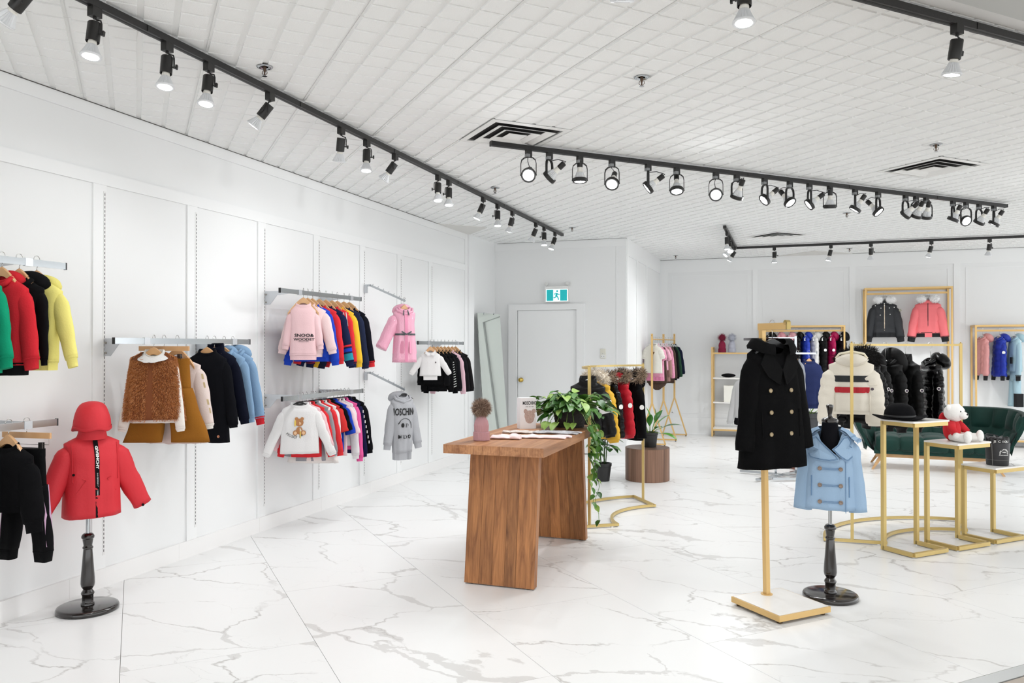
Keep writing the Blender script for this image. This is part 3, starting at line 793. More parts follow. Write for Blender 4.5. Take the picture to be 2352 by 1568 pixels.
def garment(name, label, cat, loc, rot, m, T, sl=.32, r0=.06, r1=.036, sa=12, fwd=.05, bend=4, cuff=None, hem=None, collar=None, collar_h=.018,
            sleeve_m=None, sl_puff=0, sl_pa=.008, flat=.56, hood=None, hood_m=None, fur=None, group=None, short=False, zipc=None, stripe=None, sleeve_bands=None, sides=(-1, 1), badge=None, furback=0.):
    GCOUNT[0] += 1
    t = thing(name, label, cat, loc, rot, group)
    MB().loft(T.mesh(), caps=(True, False)).build('body', m, t, smooth=True)
    for s in sides:
        if sl <= 0: break
        rg = sleeve_rings(T, s, sl, r0, r1, sa, fwd, bend, sl_puff, sl_pa, seed=T.seed + s, flat=flat)
        o = MB().loft(rg).build('sleeve', sleeve_m or m, t, smooth=True)
        if sleeve_bands:
            for k0, k1, bm_ in sleeve_bands:
                rb = sleeve_rings(T, s, sl, r0 + .002, r1 + .002, sa, fwd, bend, sl_puff, sl_pa, seed=T.seed + s, flat=flat, rows=28, start=k0, end=k1)
                MB().loft(rb, caps=(False, False)).build('sleeve_band', bm_, o, smooth=True)
        if cuff:
            c = [Vector(p) for p in rg[-1]]; cc = sum(c, Vector()) / len(c)
            pc = sum((Vector(p) for p in rg[-3]), Vector()) / len(c); d = (cc - pc).normalized(); h_ = cuff[1]
            rs = []
            for q, k in ((-.012, 1.06), (0, .98), (.004, .86), (h_, .8), (h_, .7)):
                rs.append([cc + (p - cc) * k + d * q for p in c])
            MB().loft(rs, caps=(False, True)).build('cuff', cuff[0], t, smooth=True, auto=60)
    if hem:
        rs = []
        for z, k in ((.014, 1.012), (0, .99), (-.004, .965), (-hem[1], .95), (-hem[1], .85)):
            rs.append([Vector((p[0] * k, p[1] * k, -T.L + z)) for p in (T.pt(2 * pi * (j + .5) / 32, -T.L) for j in range(32))])
        MB().loft(rs, caps=(False, True)).build('hem_band', hem[0], t, smooth=True, auto=60)
    # collar ring following the neck opening
    cm = collar or m
    if cm != 'none':
        pts = []
        for j in range(20):
            a = 2 * pi * (j + .5) / 20; p = T.pt(a, 0)
            if sin(a) > 0: p.z -= T.dip * sin(a)
            pts.append(p)
        rs = []
        for dz, k in ((-.006, 1.08), (collar_h * .5, 1.05), (collar_h, .96), (collar_h * .8, .86), (-.01, .84)):
            rs.append([Vector((p.x * k, p.y * k + (0 if k > .9 else .0), p.z + dz)) for p in pts])
        MB().loft(rs, caps=(False, False)).build('collar', cm, t, smooth=True)
    if hood:      # hood hanging behind the neck: (width, height, depth)
        hw, hh, hd = hood
        def fn(v):
            v = v.copy()
            k = v.z / hh
            v.y += .25 * hd * (1 - k) ; v.x *= 1 + .25 * max(0, -k)
            n_ = noise.noise(Vector((v.x * 12 + T.seed, v.y * 12, v.z * 12))) * .018
            return v * (1 + n_ * 4)
        MB().ball((0, T.t * .45 + hd * .45, -.01), (hw, hd, hh), 20, 12, fn=fn).build('hood', hood_m or m, t, smooth=True)
        MB().tube([(-hw * .8, .0, .0), (-hw * .75, -.035, -.03), (0, -T.T(-.02) - .012, -T.dip - .028), (hw * .75, -.035, -.03), (hw * .8, .0, .0)], .013, 8).build('hood_edge', hood_m or m, t, smooth=True)
    if fur:
        fm, fw, fh, fn_ = fur
        rnd = random.Random(T.seed); pts = []
        for k in range(fn_):
            a = rnd.uniform(-.15, 1.15) * pi; b = rnd.uniform(0, 2 * pi)
            c = Vector((fw * cos(a), T.t * .3 + .01 * sin(a) + furback * sin(a), fh * sin(a) + .005)); q = Vector((cos(a) * cos(b), sin(b), sin(a) * cos(b)))
            pts.append((c + q * .022, q))
        f = MB().fur(pts, .05, .0022, rnd, 0, .15, nm=len(fm)); stuff(f.build('fur_trim', fm, t))
        MB().tube([(fw * cos(k * pi / 10), T.t * .3 + furback * sin(k * pi / 10), fh * sin(k * pi / 10)) for k in range(-1, 12)], .024, 8).build('trim_base', fm[0], t, smooth=True)
    if zipc:
        rs = []; zt = -T.dip - .005
        for k in range(19):
            z = zt + (-T.L - zt) * k / 18
            p = T.front(0, z, .002); rs.append([p + Vector((-.006, .002, 0)), p + Vector((-.004, -.002, 0)), p + Vector((.004, -.002, 0)), p + Vector((.006, .002, 0))])
        MB().loft(rs, closed=False, caps=(False, False)).build('zipper', zipc, t)
    if badge:
        bc, k_, s = badge
        rg = sleeve_rings(T, s, sl, r0, r1, sa, fwd, bend, sl_puff, sl_pa, seed=T.seed + s, flat=flat)
        ri = rg[int(k_ * (len(rg) - 1))]; cc = sum((Vector(p) for p in ri), Vector()) / len(ri)
        out = Vector((s, -.35, 0)).normalized(); e = Vector((0, 0, 1)).cross(out).normalized()
        pr = max((Vector(p) - cc).dot(out) for p in ri)
        c = cc + out * (pr + (.013 if sl_puff else .004))
        m1 = MB()
        m1.add([c + e * (.022 * cos(a) * (1 if sin(a) > -.5 else 1.25)) + Vector((0, 0, .022 * sin(a))) for a in [k * pi / 8 for k in range(16)]], [tuple(range(16))])
        o = m1.build('sleeve_badge', bc, t)
    return t
def stick_print(t, T, txt, size, u, z, m, scale=(1, 1), bold=0., arc=None, name='lettering', lift=.004):
    me = text_mesh(txt, size, scale, bold=bold)
    for v in me.vertices:
        x, y = v.co.x, v.co.y
        if arc: a = x / arc; x, y = (arc + y) * sin(a), (arc + y) * cos(a) - arc
        v.co = T.front(x + u, y + z, lift) if T else Vector((x + u, 0, y + z))
    me.materials.append(m)
    o = bpy.data.objects.new(name, me); C.objects.link(o); o.parent = t; return o
def patch(t, T, pts, m, name='print', lift=.004, sub=1):
    mb = MB(); mb.add([T.front(x, z, lift) for x, z in pts], [tuple(range(len(pts)))]); return mb.build(name, m, t)
def disc(u, z, rx, rz, n=14, a0=0): return [(u + rx * cos(2 * pi * k / n + a0), z + rz * sin(2 * pi * k / n + a0)) for k in range(n)]
def strip(t, T, z0, z1, m, name='stripe', lift=.003, u0=-.97, u1=.97, n=20):
    vs = []; fs = []
    for k in range(n + 1):
        for z in (z0, z1):
            u = T.W(z) * (u0 + (u1 - u0) * k / n); vs.append(T.front(u, z, lift))
    for k in range(n): fs.append((2 * k, 2 * k + 2, 2 * k + 3, 2 * k + 1))
    return MB().add(vs, fs).build(name, m, t, smooth=True)
def vstrip(t, T, u, wd_, z0, z1, m, name='stripe', lift=.003, n=16):
    vs = []; fs = []
    for k in range(n + 1):
        z = z0 + (z1 - z0) * k / n
        vs += [T.front(u - wd_ / 2, z, lift), T.front(u + wd_ / 2, z, lift)]
    for k in range(n): fs.append((2 * k, 2 * k + 1, 2 * k + 3, 2 * k + 2))
    return MB().add(vs, fs).build(name, m, t, smooth=True)
def fcircle(t, T, u, z, r, m, name='button', lift=.004, thick=.004):
    c = T.front(u, z, lift)
    return MB().lathe([(r, 0), (r, thick * .6), (r * .8, thick), (r * .6, thick * .7), (.0005, thick * .7)], n=14, M=Matrix.Translation(c) @ Matrix.Rotation(pi / 2, 4, 'X')).build(name, m, t, smooth=True, auto=40)

# ------------------------------------------------------------------ hang rails on the left wall
XB = -3.75
def hang_rail(y0, y1, z, y_br, label):
    t = thing('hang_rail', label, 'hang rail', (XB, (y0 + y1) / 2, z), 0, 'chrome hang rails on the left wall')
    yc = (y0 + y1) / 2
    MB().box((-.0075, y0 - yc, -.018), (.0075, y1 - yc, .018)).build('rail', chrome, t)
    for e, s in ((y0, -1), (y1, 1)):
        MB().box((-.009, min(e, e + s * .006) - yc, -.0195), (.009, max(e, e + s * .006) - yc, .0195)).build('end_cap', black_plastic, t)
    for yb in y_br:
        yy = yb - yc; x0 = XL - XB + .004
        b = MB()
        pts = [(x0, .018), (-.009, .018), (-.009, -.0), (x0 + .12, -.018), (x0 + .05, -.095), (x0, -.095)]
        b.add([(x, yy - .0015, z_) for x, z_ in pts] + [(x, yy + .0015, z_) for x, z_ in pts], [(0, 1, 2, 3), (0, 3, 4, 5), (9, 8, 7, 6), (11, 10, 9, 6)] + [(i, i + 6, (i + 1) % 6 + 6, (i + 1) % 6) for i in range(6)])
        o = b.build('bracket', zinc, t)
        MB().box((-.0095, yy - .022, -.021), (.0095, yy + .022, .021)).build('clamp', zinc, t)
        for zz in (-.01, -.075):
            MB().lathe([(.007, 0), (.007, .004), (.003, .006)], n=10, M=Matrix.Translation((x0 + .012, yy - .0015, zz)) @ Matrix.Rotation(pi / 2, 4, 'X')).build('bolt', mat('bolt_steel', '9a958c', .3, .9), o)
hang_rail(2.04, 3.256, 1.958, (2.23, STD[0]), 'chrome hang rail with sweatshirts, upper left edge of the photo')
hang_rail(1.99, 3.205, 1.108, (2.23, STD[0]), 'chrome hang rail low on the left wall at the left edge')
hang_rail(3.591, 4.82, 1.552, (STD[1], STD[2]), 'chrome hang rail carrying the fur vest and blue hoodies')
hang_rail(5.192, 6.418, 1.958, (STD[3], STD[4]), 'chrome hang rail above another, carrying coloured sweatshirts')
hang_rail(5.223, 6.452, 1.106, (STD[3], STD[4]), 'chrome hang rail below another, carrying small shirts on black hangers')
hang_rail(7.62, 8.85, 1.558, (STD[6], STD[7]), 'chrome hang rail nearest the mirror, with the white baby shirt')
for zz, lb in ((2.140, 'upper'), (1.250, 'lower')):
    t = thing('waterfall_arm', '%s slanted waterfall display arm on the left wall' % lb, 'display arm', (XL + .004, STD[5], zz), 0, 'waterfall arms on the left wall')
    MB().bar((0, 0, 0), (.07, 0, .002), .014, .02).bar((.065, 0, .002), (.46, -.0, -.165), .014, .02).build('arm', chrome, t)
    MB().box((-.002, -.012, -.075), (.03, .012, .005)).build('bracket', zinc, t)
    for k in range(7):
        x = .09 + k * .06; z_ = .001 - (x - .065) * .4228
        MB().tube([(x, 0, z_), (x + .004, 0, z_ + .018), (x + .01, 0, z_ + .024)], .003, 6).build('pin', chrome, t)

black_f = fab('0c0c0e'); navy_f = fab('1d2547'); red_f = fab('cf2c35'); white_f = fab('f1efee')
wood_i = [0]
def hang(kind, y, z, rot, glabel, drop=.055, x=XB, grp='wooden hangers on the left wall', width=.15, hook_rot=None):
    return hanger(kind, (x, y, z + .018 - .0), rot, kind_word[kind] + ' holding the ' + glabel, drop, grp, width)
kind_word = {'wood': 'natural wood hanger', 'slim': 'slim black hanger', 'white': 'white plastic hanger', 'clip': 'wooden clip hanger', 'blackwide': 'wide black hanger', 'clear': 'clear plastic hanger'}
Z1, Z2, Z3, Z4, Z5, Z0 = 1.958, 1.552, 1.958, 1.106, 1.558, 1.108
# --- upper left rail
def swt(name, label, y, z, rot, m, T, kind='wood', hlabel=None, drop=.055, cat='sweatshirt', x=XB, nk=.058, width=.15, grp='wooden hangers on the left wall', **kw):
    hang(kind, y, z, rot, hlabel or label, drop, x=x, grp=grp, width=width)
    return garment(name, label, cat, (x, y, z + .018 - drop - nk), rot, m, T, **kw)
ch = fab('2a2b30')
swt('sweatshirt', 'dark charcoal sweatshirt at the left edge, in front of the green one', 2.66, Z1, rad(6), ch, Torso(L=.44, wc=.15, wh=.15, seed=2), hlabel='dark charcoal sweatshirt', cuff=(ch, .03), hem=(ch, .04), sl=.37, group=None)
gr = fab('12936c')
swt('sweatshirt', 'green sweatshirt on the upper left rail', 2.75, Z1, rad(6), gr, Torso(L=.43, wc=.15, wh=.15, seed=3), hlabel='green sweatshirt', cuff=(gr, .045), hem=(gr, .045), sl=.335, r0=.06, r1=.047, sa=15)
swt('hoodie', 'red hoodie between the green and black ones, upper left rail', 2.89, Z1, rad(8), red_f, Torso(L=.44, wc=.15, wh=.15, seed=4), hlabel='red hoodie', cat='hoodie', cuff=(red_f, .045), hem=(black_f, .05), sl=.34, r0=.062, r1=.047, sa=14, hood=(.075, .055, .05))
swt('hoodie', 'black hoodie with a pointed hood, upper left rail', 2.985, Z1, rad(6), black_f, Torso(L=.36, wc=.13, wh=.13, seed=5), hlabel='black hoodie', cat='hoodie', cuff=(black_f, .03), sl=.34, r0=.05, r1=.022, sa=10, hood=(.10, .06, .07))
yel = fab('f5ea88')
swt('hoodie', 'pale yellow hoodie, last on the upper left rail', 3.085, Z1, rad(10), yel, Torso(L=.43, wc=.135, wh=.12, seed=6, fold=.012), hlabel='yellow hoodie', cat='hoodie', cuff=(yel, .045), hem=(yel, .04), sl=.345, r0=.058, r1=.036, sa=19, hood=(.085, .05, .05))
# --- lower left rail
lil = fab('cfa9c6')
swt('sweatshirt', 'black cropped sweatshirt with wide sleeves, lower left edge', 2.93, Z0, rad(4), black_f, Torso(L=.30, wc=.14, wh=.12, seed=7), hlabel='black cropped sweatshirt', cuff=(black_f, .05), hem=(black_f, .03), sl=.29, r0=.085, r1=.062, sa=16, flat=.5)
gm = fab('bfc0c4')
swt('sweatshirt', 'light grey jogging top cut by the left edge', 2.70, Z0, rad(4), gm, Torso(L=.60, wc=.14, wh=.13, seed=8), hlabel='light grey jogging top', cat='sweatshirt', cuff=(gm, .04), sl=.42, r0=.06, r1=.045, sa=5)
def trousers(name, label, loc, rot, m, L=.5, hw=.12, leg=.07, hemw=.05, flare=0, side=None, cuffm=None, t=.03, seed=1, skew=0, group=None, spread=.04, sub=None):
    tt = thing(name, label, 'trousers', loc, rot, group)
    rings = []
    for i in range(6):
        k = i / 5; z = -L * .38 * k; rings.append([(hw * (1 + .08 * k) * spow(cos(a), .85), -t * (1 + .3 * k) * spow(sin(a), .8), z) for a in [2 * pi * j / 24 for j in range(24)]])
    MB().loft(rings).build('waist', m, tt, smooth=True)
    for s in (-1, 1):
        rings = []
        for i in range(10):
            k = i / 9; z = -L * (.34 + .66 * k); cx = s * (hw * .54 + spread * k); w_ = hw * .54 * (1 - k) + hemw * k + .006
            nn = .004 * sin(k * 9 + seed)
            rings.append([(cx + nn + w_ * spow(cos(a), .85), -t * 1.2 * spow(sin(a), .8) + .006 * sin(a * 3 + k * 3), z) for a in [2 * pi * j / 18 for j in range(18)]])
        o = MB().loft(rings).build('trouser_leg', m, tt, smooth=True)
        if side:
            vs = []; fs = []
            for i in range(10):
                k = i / 9; z = -L * (.34 + .6 * k); cx = s * (hw * .54 + spread * k); w_ = hw * .54 * (1 - k) + hemw * k + .006
                for q in (-.6, .6):
                    a = q; vs.append((cx + s * (w_ + .002) * spow(cos(a), .85), -(t * 1.2 + .002) * spow(sin(a), .8) - .0, z))
            for i in range(9): fs.append((2 * i, 2 * i + 1, 2 * i + 3, 2 * i + 2))
            MB().add(vs, fs).build('side_stripe', side, o, smooth=True)
        if cuffm:
            r = rings[-1]; cc = sum((Vector(p) for p in r), Vector()) / len(r)
            MB().loft([[cc + (Vector(p) - cc) * k2 + Vector((0, 0, -dz)) for p in r] for dz, k2 in ((-.006, 1.03), (.004, .95), (.05, .85))]).build('ankle_cuff', cuffm, tt, smooth=True)
    MB().loft([[(hw * 1.02 * spow(cos(a), .85), -t * 1.05 * spow(sin(a), .8), z) for a in [2 * pi * j / 24 for j in range(24)]] for z in (.012, -.03)], caps=(True, True)).build('waistband', m, tt, smooth=True, auto=40)
    return tt
hang('clip', 3.03, Z0, rad(6), 'black jogging trousers with lilac side stripes', .055)
trousers('jogging_trousers', 'black jogging trousers with lilac side stripes', (XB, 3.03, Z0 + .018 - .15), rad(6), black_f, L=.52, hw=.11, hemw=.04, side=lil, cuffm=black_f, spread=.05)
# --- fur vest rail
fv = MB(); furm = [mat('ginger_fur', 'c28150', .95, spec=.1), mat('ginger_fur_dark', 'ae6d3e', .95, spec=.1), mat('ginger_fur_light', 'cf9466', .95, spec=.1)]
camel = fab('9a6524'); ivory = fab('f3ede6'); blush = fab('e9d8d1')
vy = 3.90; vr = rad(24)
hang('wood', vy, Z2, vr, 'ginger fur vest', .055)
Tv = Torso(L=.42, sh=.13, shz=.03, wc=.145, wh=.185, t=.06, th=.075, fold=.006, seed=9, dip=.05, nw=.07)
t = thing('fur_vest', 'ginger faux fur vest worn over the white blouse', 'vest', (XB, vy, Z2 - .068), vr)
MB().loft(Tv.mesh(28, 18), caps=(True, False)).build('body', mat('vest_backing', '7a4524', .95), t, smooth=True)
rnd = random.Random(5); pts = []
for _ in range(22000):
    a = rnd.uniform(0, 2 * pi); z = -Tv.L * 1.015 * rnd.random() ** .9
    if abs(cos(a)) < .06 and sin(a) > 0: continue
    if z > -.05 and sin(a) > .3: continue
    p = Tv.pt(a, z); pts.append((p, Vector((cos(a), -sin(a), -.25))))
stuff(MB().fur(pts, .015, .0014, rnd, 0, .45, nm=3).build('fur', furm, t))
Tb = Torso(L=.40, sh=.125, shz=.03, wc=.125, wh=.17, t=.045, seed=10, nw=.06, dip=.04)
t = garment('blouse', 'white long sleeved blouse with an embroidered round collar, under the fur vest', 'blouse', (XB, vy + .004, Z2 - .070), vr, ivory, Torso(L=.44, sh=.12, shz=.03, wc=.11, wh=.16, t=.045, seed=10, nw=.06, dip=.04), sl=.43, r0=.05, r1=.028, sa=13, flat=.5, cuff=(ivory, .012), fwd=.12)
for s in (-1, 1):     # flat scalloped collar
    vs = []; n = 12
    for k in range(n + 1):
        a = rad(95 - 150 * k / n) if s > 0 else rad(85 + 150 * k / n)
        ri, ro = .052, .092 + .006 * abs(sin(k * .9))
        for r in (ri, ro):
            x = r * cos(a - 0) ; y = -r * sin(a)
            vs.append((x, y * .95 + .0, .004 - .03 * (r - ri) / .04 - max(0, sin(a)) * .035))
    MB().add(vs, [(2 * k, 2 * k + 1, 2 * k + 3, 2 * k + 2) if s > 0 else (2 * k, 2 * k + 2, 2 * k + 3, 2 * k + 1) for k in range(n)]).build('collar_leaf', white_f, t, smooth=True)
MB().add([(-.045 + .012 * cos(k * pi / 3), -.088 + .006 * sin(k * pi / 3), -.043 - .002 * sin(k)) for k in range(6)], [tuple(range(6))]).build('embroidery', furm[0], t)
hang('clip', 3.985, Z2, rad(12), 'camel wide trousers', .05, width=.17)
trousers('wide_trousers', 'camel brown wide cropped trousers behind the fur vest', (XB + .02, 3.99, Z2 + .018 - .14), rad(22), camel, L=.52, hw=.14, hemw=.115, t=.03, spread=.075)
hang('wood', 4.10, Z2, rad(14), 'pale blush lace blouse', .055)
t = garment('blouse', 'pale blush lace dress with full sleeves, behind the camel trousers', 'dress', (XB, 4.105, Z2 - .11), rad(18), blush, Torso(L=.55, wc=.14, wh=.20, t=.05, seed=12, fold=.014, nf=7), sl=.37, r0=.055, r1=.05, sa=14, flat=.6, cuff=(ivory, .02))
tr = mat('ochre_braid', '96703c', .8)
for k in range(5):
    vs = [(.165 + .012 * k, -.03, -.10 - .055 * k), (.178 + .012 * k, -.03, -.10 - .055 * k), (.185 + .012 * k, -.03, -.135 - .055 * k), (.172 + .012 * k, -.03, -.135 - .055 * k)]
    if k != 2: MB().add(vs, [(0, 1, 2, 3)]).build('lace_insert', mat('lace_gold', 'cdb98f', .8), t)
Td = Torso(L=.62, sh=.135, wc=.13, wh=.155, t=.05, seed=13, fold=.008)
hang('wood', 4.377, Z2, rad(16), 'black knitted dress', .055)
blk2 = fab('0d0e14')
t = garment('knitted_dress', 'black knitted dress with a copper button near the hem', 'dress', (XB, 4.38, Z2 - .068), rad(16), blk2, Td, sl=.43, r0=.052, r1=.035, sa=13, cuff=(blk2, .02))
fcircle(t, Td, .10, -.575, .009, mat('copper_button', 'c98a6a', .3, .6))
hang('wood', 4.45, Z2, rad(12), 'dark navy jumper', .055)
nv2 = fab('0e1222')
garment('jumper', 'dark navy roll neck jumper behind the knitted dress', 'jumper', (XB, 4.46, Z2 - .060), rad(12), nv2, Torso(L=.46, wc=.14, wh=.14, seed=14), sl=.41, r0=.055, r1=.036, sa=16, cuff=(nv2, .03), collar_h=.05)
blu = fab('86a5c4')
hang('wood', 4.55, Z2, rad(12), 'first light blue hoodie', .055)
garment('hoodie', 'light blue hoodie left of its twin with the red cuff', 'hoodie', (XB, 4.555, Z2 - .065), rad(12), blu, Torso(L=.43, wc=.14, wh=.14, seed=15), sl=.40, r0=.055, r1=.036, sa=13, cuff=(blu, .03), hem=(nv2, .03), hood=(.07, .05, .05))
hang('wood', 4.64, Z2, rad(10), 'light blue hoodie with the red cuff', .055)
garment('hoodie', 'light blue hoodie with a red cuff, last on its rail', 'hoodie', (XB, 4.645, Z2 - .065), rad(10), blu, Torso(L=.43, wc=.14, wh=.14, seed=16), sl=.41, r0=.055, r1=.036, sa=15, cuff=(red_f, .045), hood=(.10, .055, .06))
# --- upper middle rail
pink = fab('f6cfd2'); royal = fab('2448c0'); redm = fab('e2343c'); yel2 = fab('f5c63c'); tealf = fab('2f9ab0'); pinkd = fab('f3d5d5')
zz = Z3
Tp = Torso(L=.42, sh=.105, wc=.10, wh=.11, t=.05, seed=20, fold=.006, dip=.022)
t = swt('sweatshirt_dress', 'pale pink sweatshirt dress with black printed lettering, first on its rail', 5.507, zz, rad(26), pink, Tp, hlabel='pale pink sweatshirt dress', cat='dress', cuff=(pink, .03), hem=(pink, .035), sl=.27, r0=.048, r1=.032, sa=14)
stick_print(t, Tp, 'SNOO&', .046, .012, -.255, ink, (.95, .75), bold=.0012)
stick_print(t, Tp, 'WOODST', .040, .012, -.288, ink, (.92, .72), bold=.001)
stuff(MB().add([Tp.front(-.03 + .001, -.305), Tp.front(.05, -.305), Tp.front(.05, -.307), Tp.front(-.03, -.307)], [(0, 1, 2, 3)]).build('underline', ink, t))
swt('sweatshirt', 'white sweatshirt sleeve behind the pale pink dress', 5.57, zz, rad(20), pinkd, Torso(L=.40, wc=.125, wh=.125, seed=21), hlabel='white sweatshirt', cuff=(pinkd, .03), hem=(pinkd, .03), sl=.31, r0=.052, r1=.040, sa=17)
Tr = Torso(L=.44, wc=.14, wh=.16, seed=22)
t = swt('sweatshirt', 'royal blue sweatshirt with a white print, behind the pale pink dress', 5.635, zz, rad(18), royal, Tr, hlabel='royal blue sweatshirt', cuff=(royal, .03), hem=(royal, .03), sl=.40, r0=.055, r1=.038, sa=13)
for k in range(9):
    o = vstrip(t, Tr, .05 + .011 * (k % 3), .006, -.14 - .03 * k, -.165 - .03 * k, label_white, 'print', .004, 3)
LB = [(5.74, redm, 'red sweatshirt right of the royal blue one', .39, 11, dict(cuff=(redm, .03), hem=(redm, .03))),
      (5.84, navy_f, 'navy sweatshirt with red, blue and teal bands on the sleeve', .41, 15, dict(cuff=(navy_f, .035), hem=(yel2, .03), sleeve_bands=[(.62, .70, redm), (.70, .80, royal), (.80, .98, tealf)])),
      (5.935, redm, 'red sweatshirt with striped white shoulder bands', .42, 11, dict(cuff=(navy_f, .035), hem=(navy_f, .03))),
      (6.02, yel2, 'mustard yellow sweatshirt on the upper middle rail', .42, 12, dict(cuff=(yel2, .035), hem=(black_f, .03))),
      (6.13, fab('232a44'), 'navy sweatshirt right of the mustard yellow one', .44, 12, dict(cuff=(fab('232a44'), .03), hem=(black_f, .03))),
      (6.22, fab('12131c'), 'black jumper with a red cuff, last on the upper middle rail', .42, 13, dict(cuff=(redm, .04)))]
for i, (y, m, lb, sl, sa, kw) in enumerate(LB):
    T_ = Torso(L=.42, wc=.13, wh=.13, seed=24 + i, t=.04, fold=.005)
    t = swt('sweatshirt', lb, y, zz, rad(15), m, T_, sl=sl, r0=.055, r1=.04, sa=sa, **kw)
    if i == 2:
        for k in range(3):
            MB().add([(.09 + .022 * k, -.045, -.05), (.098 + .022 * k, -.045, -.05), (.118 + .022 * k, -.06, -.17), (.110 + .022 * k, -.06, -.17)], [(0, 1, 2, 3)]).build('shoulder_stripe', label_white, t)
# --- lower middle rail, slim black hangers
zz = Z4; gh = 'slim black hangers on the lower middle rail'
Tt = Torso(L=.40, sh=.14, shz=.035, wc=.145, wh=.155, t=.04, seed=30, fold=.006, nw=.07, dip=.03)
t = swt('long_sleeved_shirt', 'white long sleeved shirt with a printed teddy bear, first on its rail', 5.46, zz, rad(30), white_f, Tt, kind='slim', hlabel='white teddy bear shirt', cat='shirt', sl=.37, r0=.055, r1=.034, sa=26, flat=.5, nk=.02, grp=gh, cuff=(white_f, .012))
bb_ = mat('bear_print_brown', 'b07a4e', .8); bl_ = mat('bear_print_tan', 'dfb891', .8); by_ = mat('bear_print_yellow', 'e2c25a', .8)
for (u, z, rx, rz, m_, li) in [(-.022, -.115, .014, .014, bb_, .0035), (.022, -.115, .014, .014, bb_, .0035), (0, -.145, .033, .032, bb_, .004), (0, -.152, .014, .012, bl_, .0046), (0, -.21, .026, .032, bb_, .0038), (0, -.205, .018, .018, white_f, .0044),
                               (-.032, -.228, .019, .021, bb_, .0044), (.032, -.228, .019, .021, bb_, .0044), (-.032, -.229, .012, .014, bl_, .005), (.032, -.229, .012, .014, bl_, .005), (-.033, -.15, .007, .028, by_, .005), (.008, -.24, .005, .035, by_, .0052)]:
    patch(t, Tt, disc(u, z, rx, rz), m_, 'bear_print', li)
for u in (-.011, .011): patch(t, Tt, disc(u, -.139, .003, .002, 6), ink, 'bear_print', .0052)
stick_print(t, Tt, 'MOSCHINO', .03, -.03, -.262, ink, (1, 1), arc=-.09)
SM = [(5.50, fab('f3c9cd'), 'pale pink shirt just behind the white teddy bear shirt', .30, 22), (5.555, redm, 'first bright red shirt from the left, lower middle rail', .35, 15), (5.62, fab('9b9ba2'), 'mid grey shirt between the two bright red ones', .35, 13),
      (5.685, fab('e43a3f'), 'second bright red shirt, right of the mid grey one', .36, 15), (5.74, white_f, 'plain white shirt behind the second red one', .34, 10), (5.795, fab('d63b3a'), 'red top with small white printed patches', .20, 20),
      (5.85, black_f, 'black top edge with short sleeve beside the royal blue shirt', .20, 22), (5.905, royal, 'royal blue short sleeved shirt on the lower middle rail', .23, 19), (5.96, fab('f6d9dc'), 'pale pink short sleeved tunic right of the blue shirt', .24, 22),
      (6.02, fab('e9e6e8'), 'off white tracksuit top right of the pale pink tunic', .42, 9), (6.08, fab('ef62a4'), 'hot pink sweatshirt on the lower middle rail', .45, 9), (6.14, fab('1b1b40'), 'indigo sweatshirt with white lettering down the sleeve', .42, 10), (6.21, fab('101014'), 'black sweatshirt, last on the lower middle rail', .40, 13)]
for i, (y, m, lb, sl, sa) in enumerate(SM):
    sh_ = sl < .25
    T_ = Torso(L=.40 + .04 * (i % 3), wc=.12, wh=.125, t=.024, fold=.005, seed=40 + i, shz=.035, nw=.065)
    t = swt('shirt', lb, y, zz, rad(22 if i < 4 else 14), m, T_, kind='slim', cat='shirt' if i < 9 else 'sweatshirt', sl=sl, r0=.052, r1=.046 if sh_ else .034, sa=sa, flat=.5, nk=.02, grp=gh, cuff=None if sh_ else (m, .03))
    if i == 5:
        for k in range(7): patch(t, T_, disc(.06 + .02 * (k % 3), -.10 - .045 * k, .012, .009, 4, .6), label_white, 'printed_patch')
    if i == 11:
        for k in range(7): MB().box((.178 + .009 * k, -.034, -.12 - .045 * k), (.186 + .009 * k, -.033, -.095 - .045 * k)).build('lettering', label_white, t)
T_ = Torso(L=.50, wc=.13, wh=.22, t=.04, seed=60, fold=.016, nf=8, shz=.035)
swt('petticoat_dress', 'cream dress with a sheer full skirt below the other shirts', 5.65, zz, rad(14), fab('f0e9e4'), T_, kind='slim', hlabel='cream petticoat dress', cat='dress', sl=0, nk=.02, grp=gh)
# --- waterfall arms
hanger('clip' if 0 else 'wood', (XL + .455, STD[5], 1.975 + .015), rad(60), 'natural wood hanger holding the glossy pink raincoat', .05, 'wooden hangers on the left wall', .12)
pk = mat('glossy_pink_pile', 'eba6be', .75, bump=(160, .9), coat=.9)
Tq = Torso(L=.54, sh=.115, wc=.10, wh=.125, t=.07, seed=61, fold=.01, dip=.03)
t = garment('raincoat', 'pink fluffy coat with a glossy clear shell and printed belt', 'coat', (XL + .455, STD[5], 1.975 - .075), rad(44), pk, Tq, sl=.36, r0=.068, r1=.055, sa=30, fwd=.1, sides=(-1,), hood=(.10, .06, .06), flat=.7)
dk = mat('belt_grey_print', '4b5154', .6)
for z in (-.255, -.262): pass
strip(t, Tq, -.27, -.252, dk, 'belt', .006)
for q in ((.0, .03), (.0, -.035)):
    MB().bar(Tq.front(.0, -.262, .012), Tq.front(q[0] + .05 * (1 if q[1] > 0 else -1), -.262 + .03, .016), .006, .012).build('belt_bow', dk, t)
for s in (-1, 1):
    pts = [(s * .03, -.33), (s * .115, -.33), (s * .125, -.45), (s * .03, -.45)]
    patch(t, Tq, pts if s < 0 else pts[::-1], mat('pink_pocket', 'ea9ab6', .6, bump=(160, .6)), 'pocket', .008)
    MB().tube([(s * .02, -.05, -.02), (s * .028, -.07, -.07)], .006, 6).build('drawstring', dk, t)
vstrip(t, Tq, 0, .03, -.04, -.53, mat('pink_placket', 'e48fae', .6), 'placket', .005)
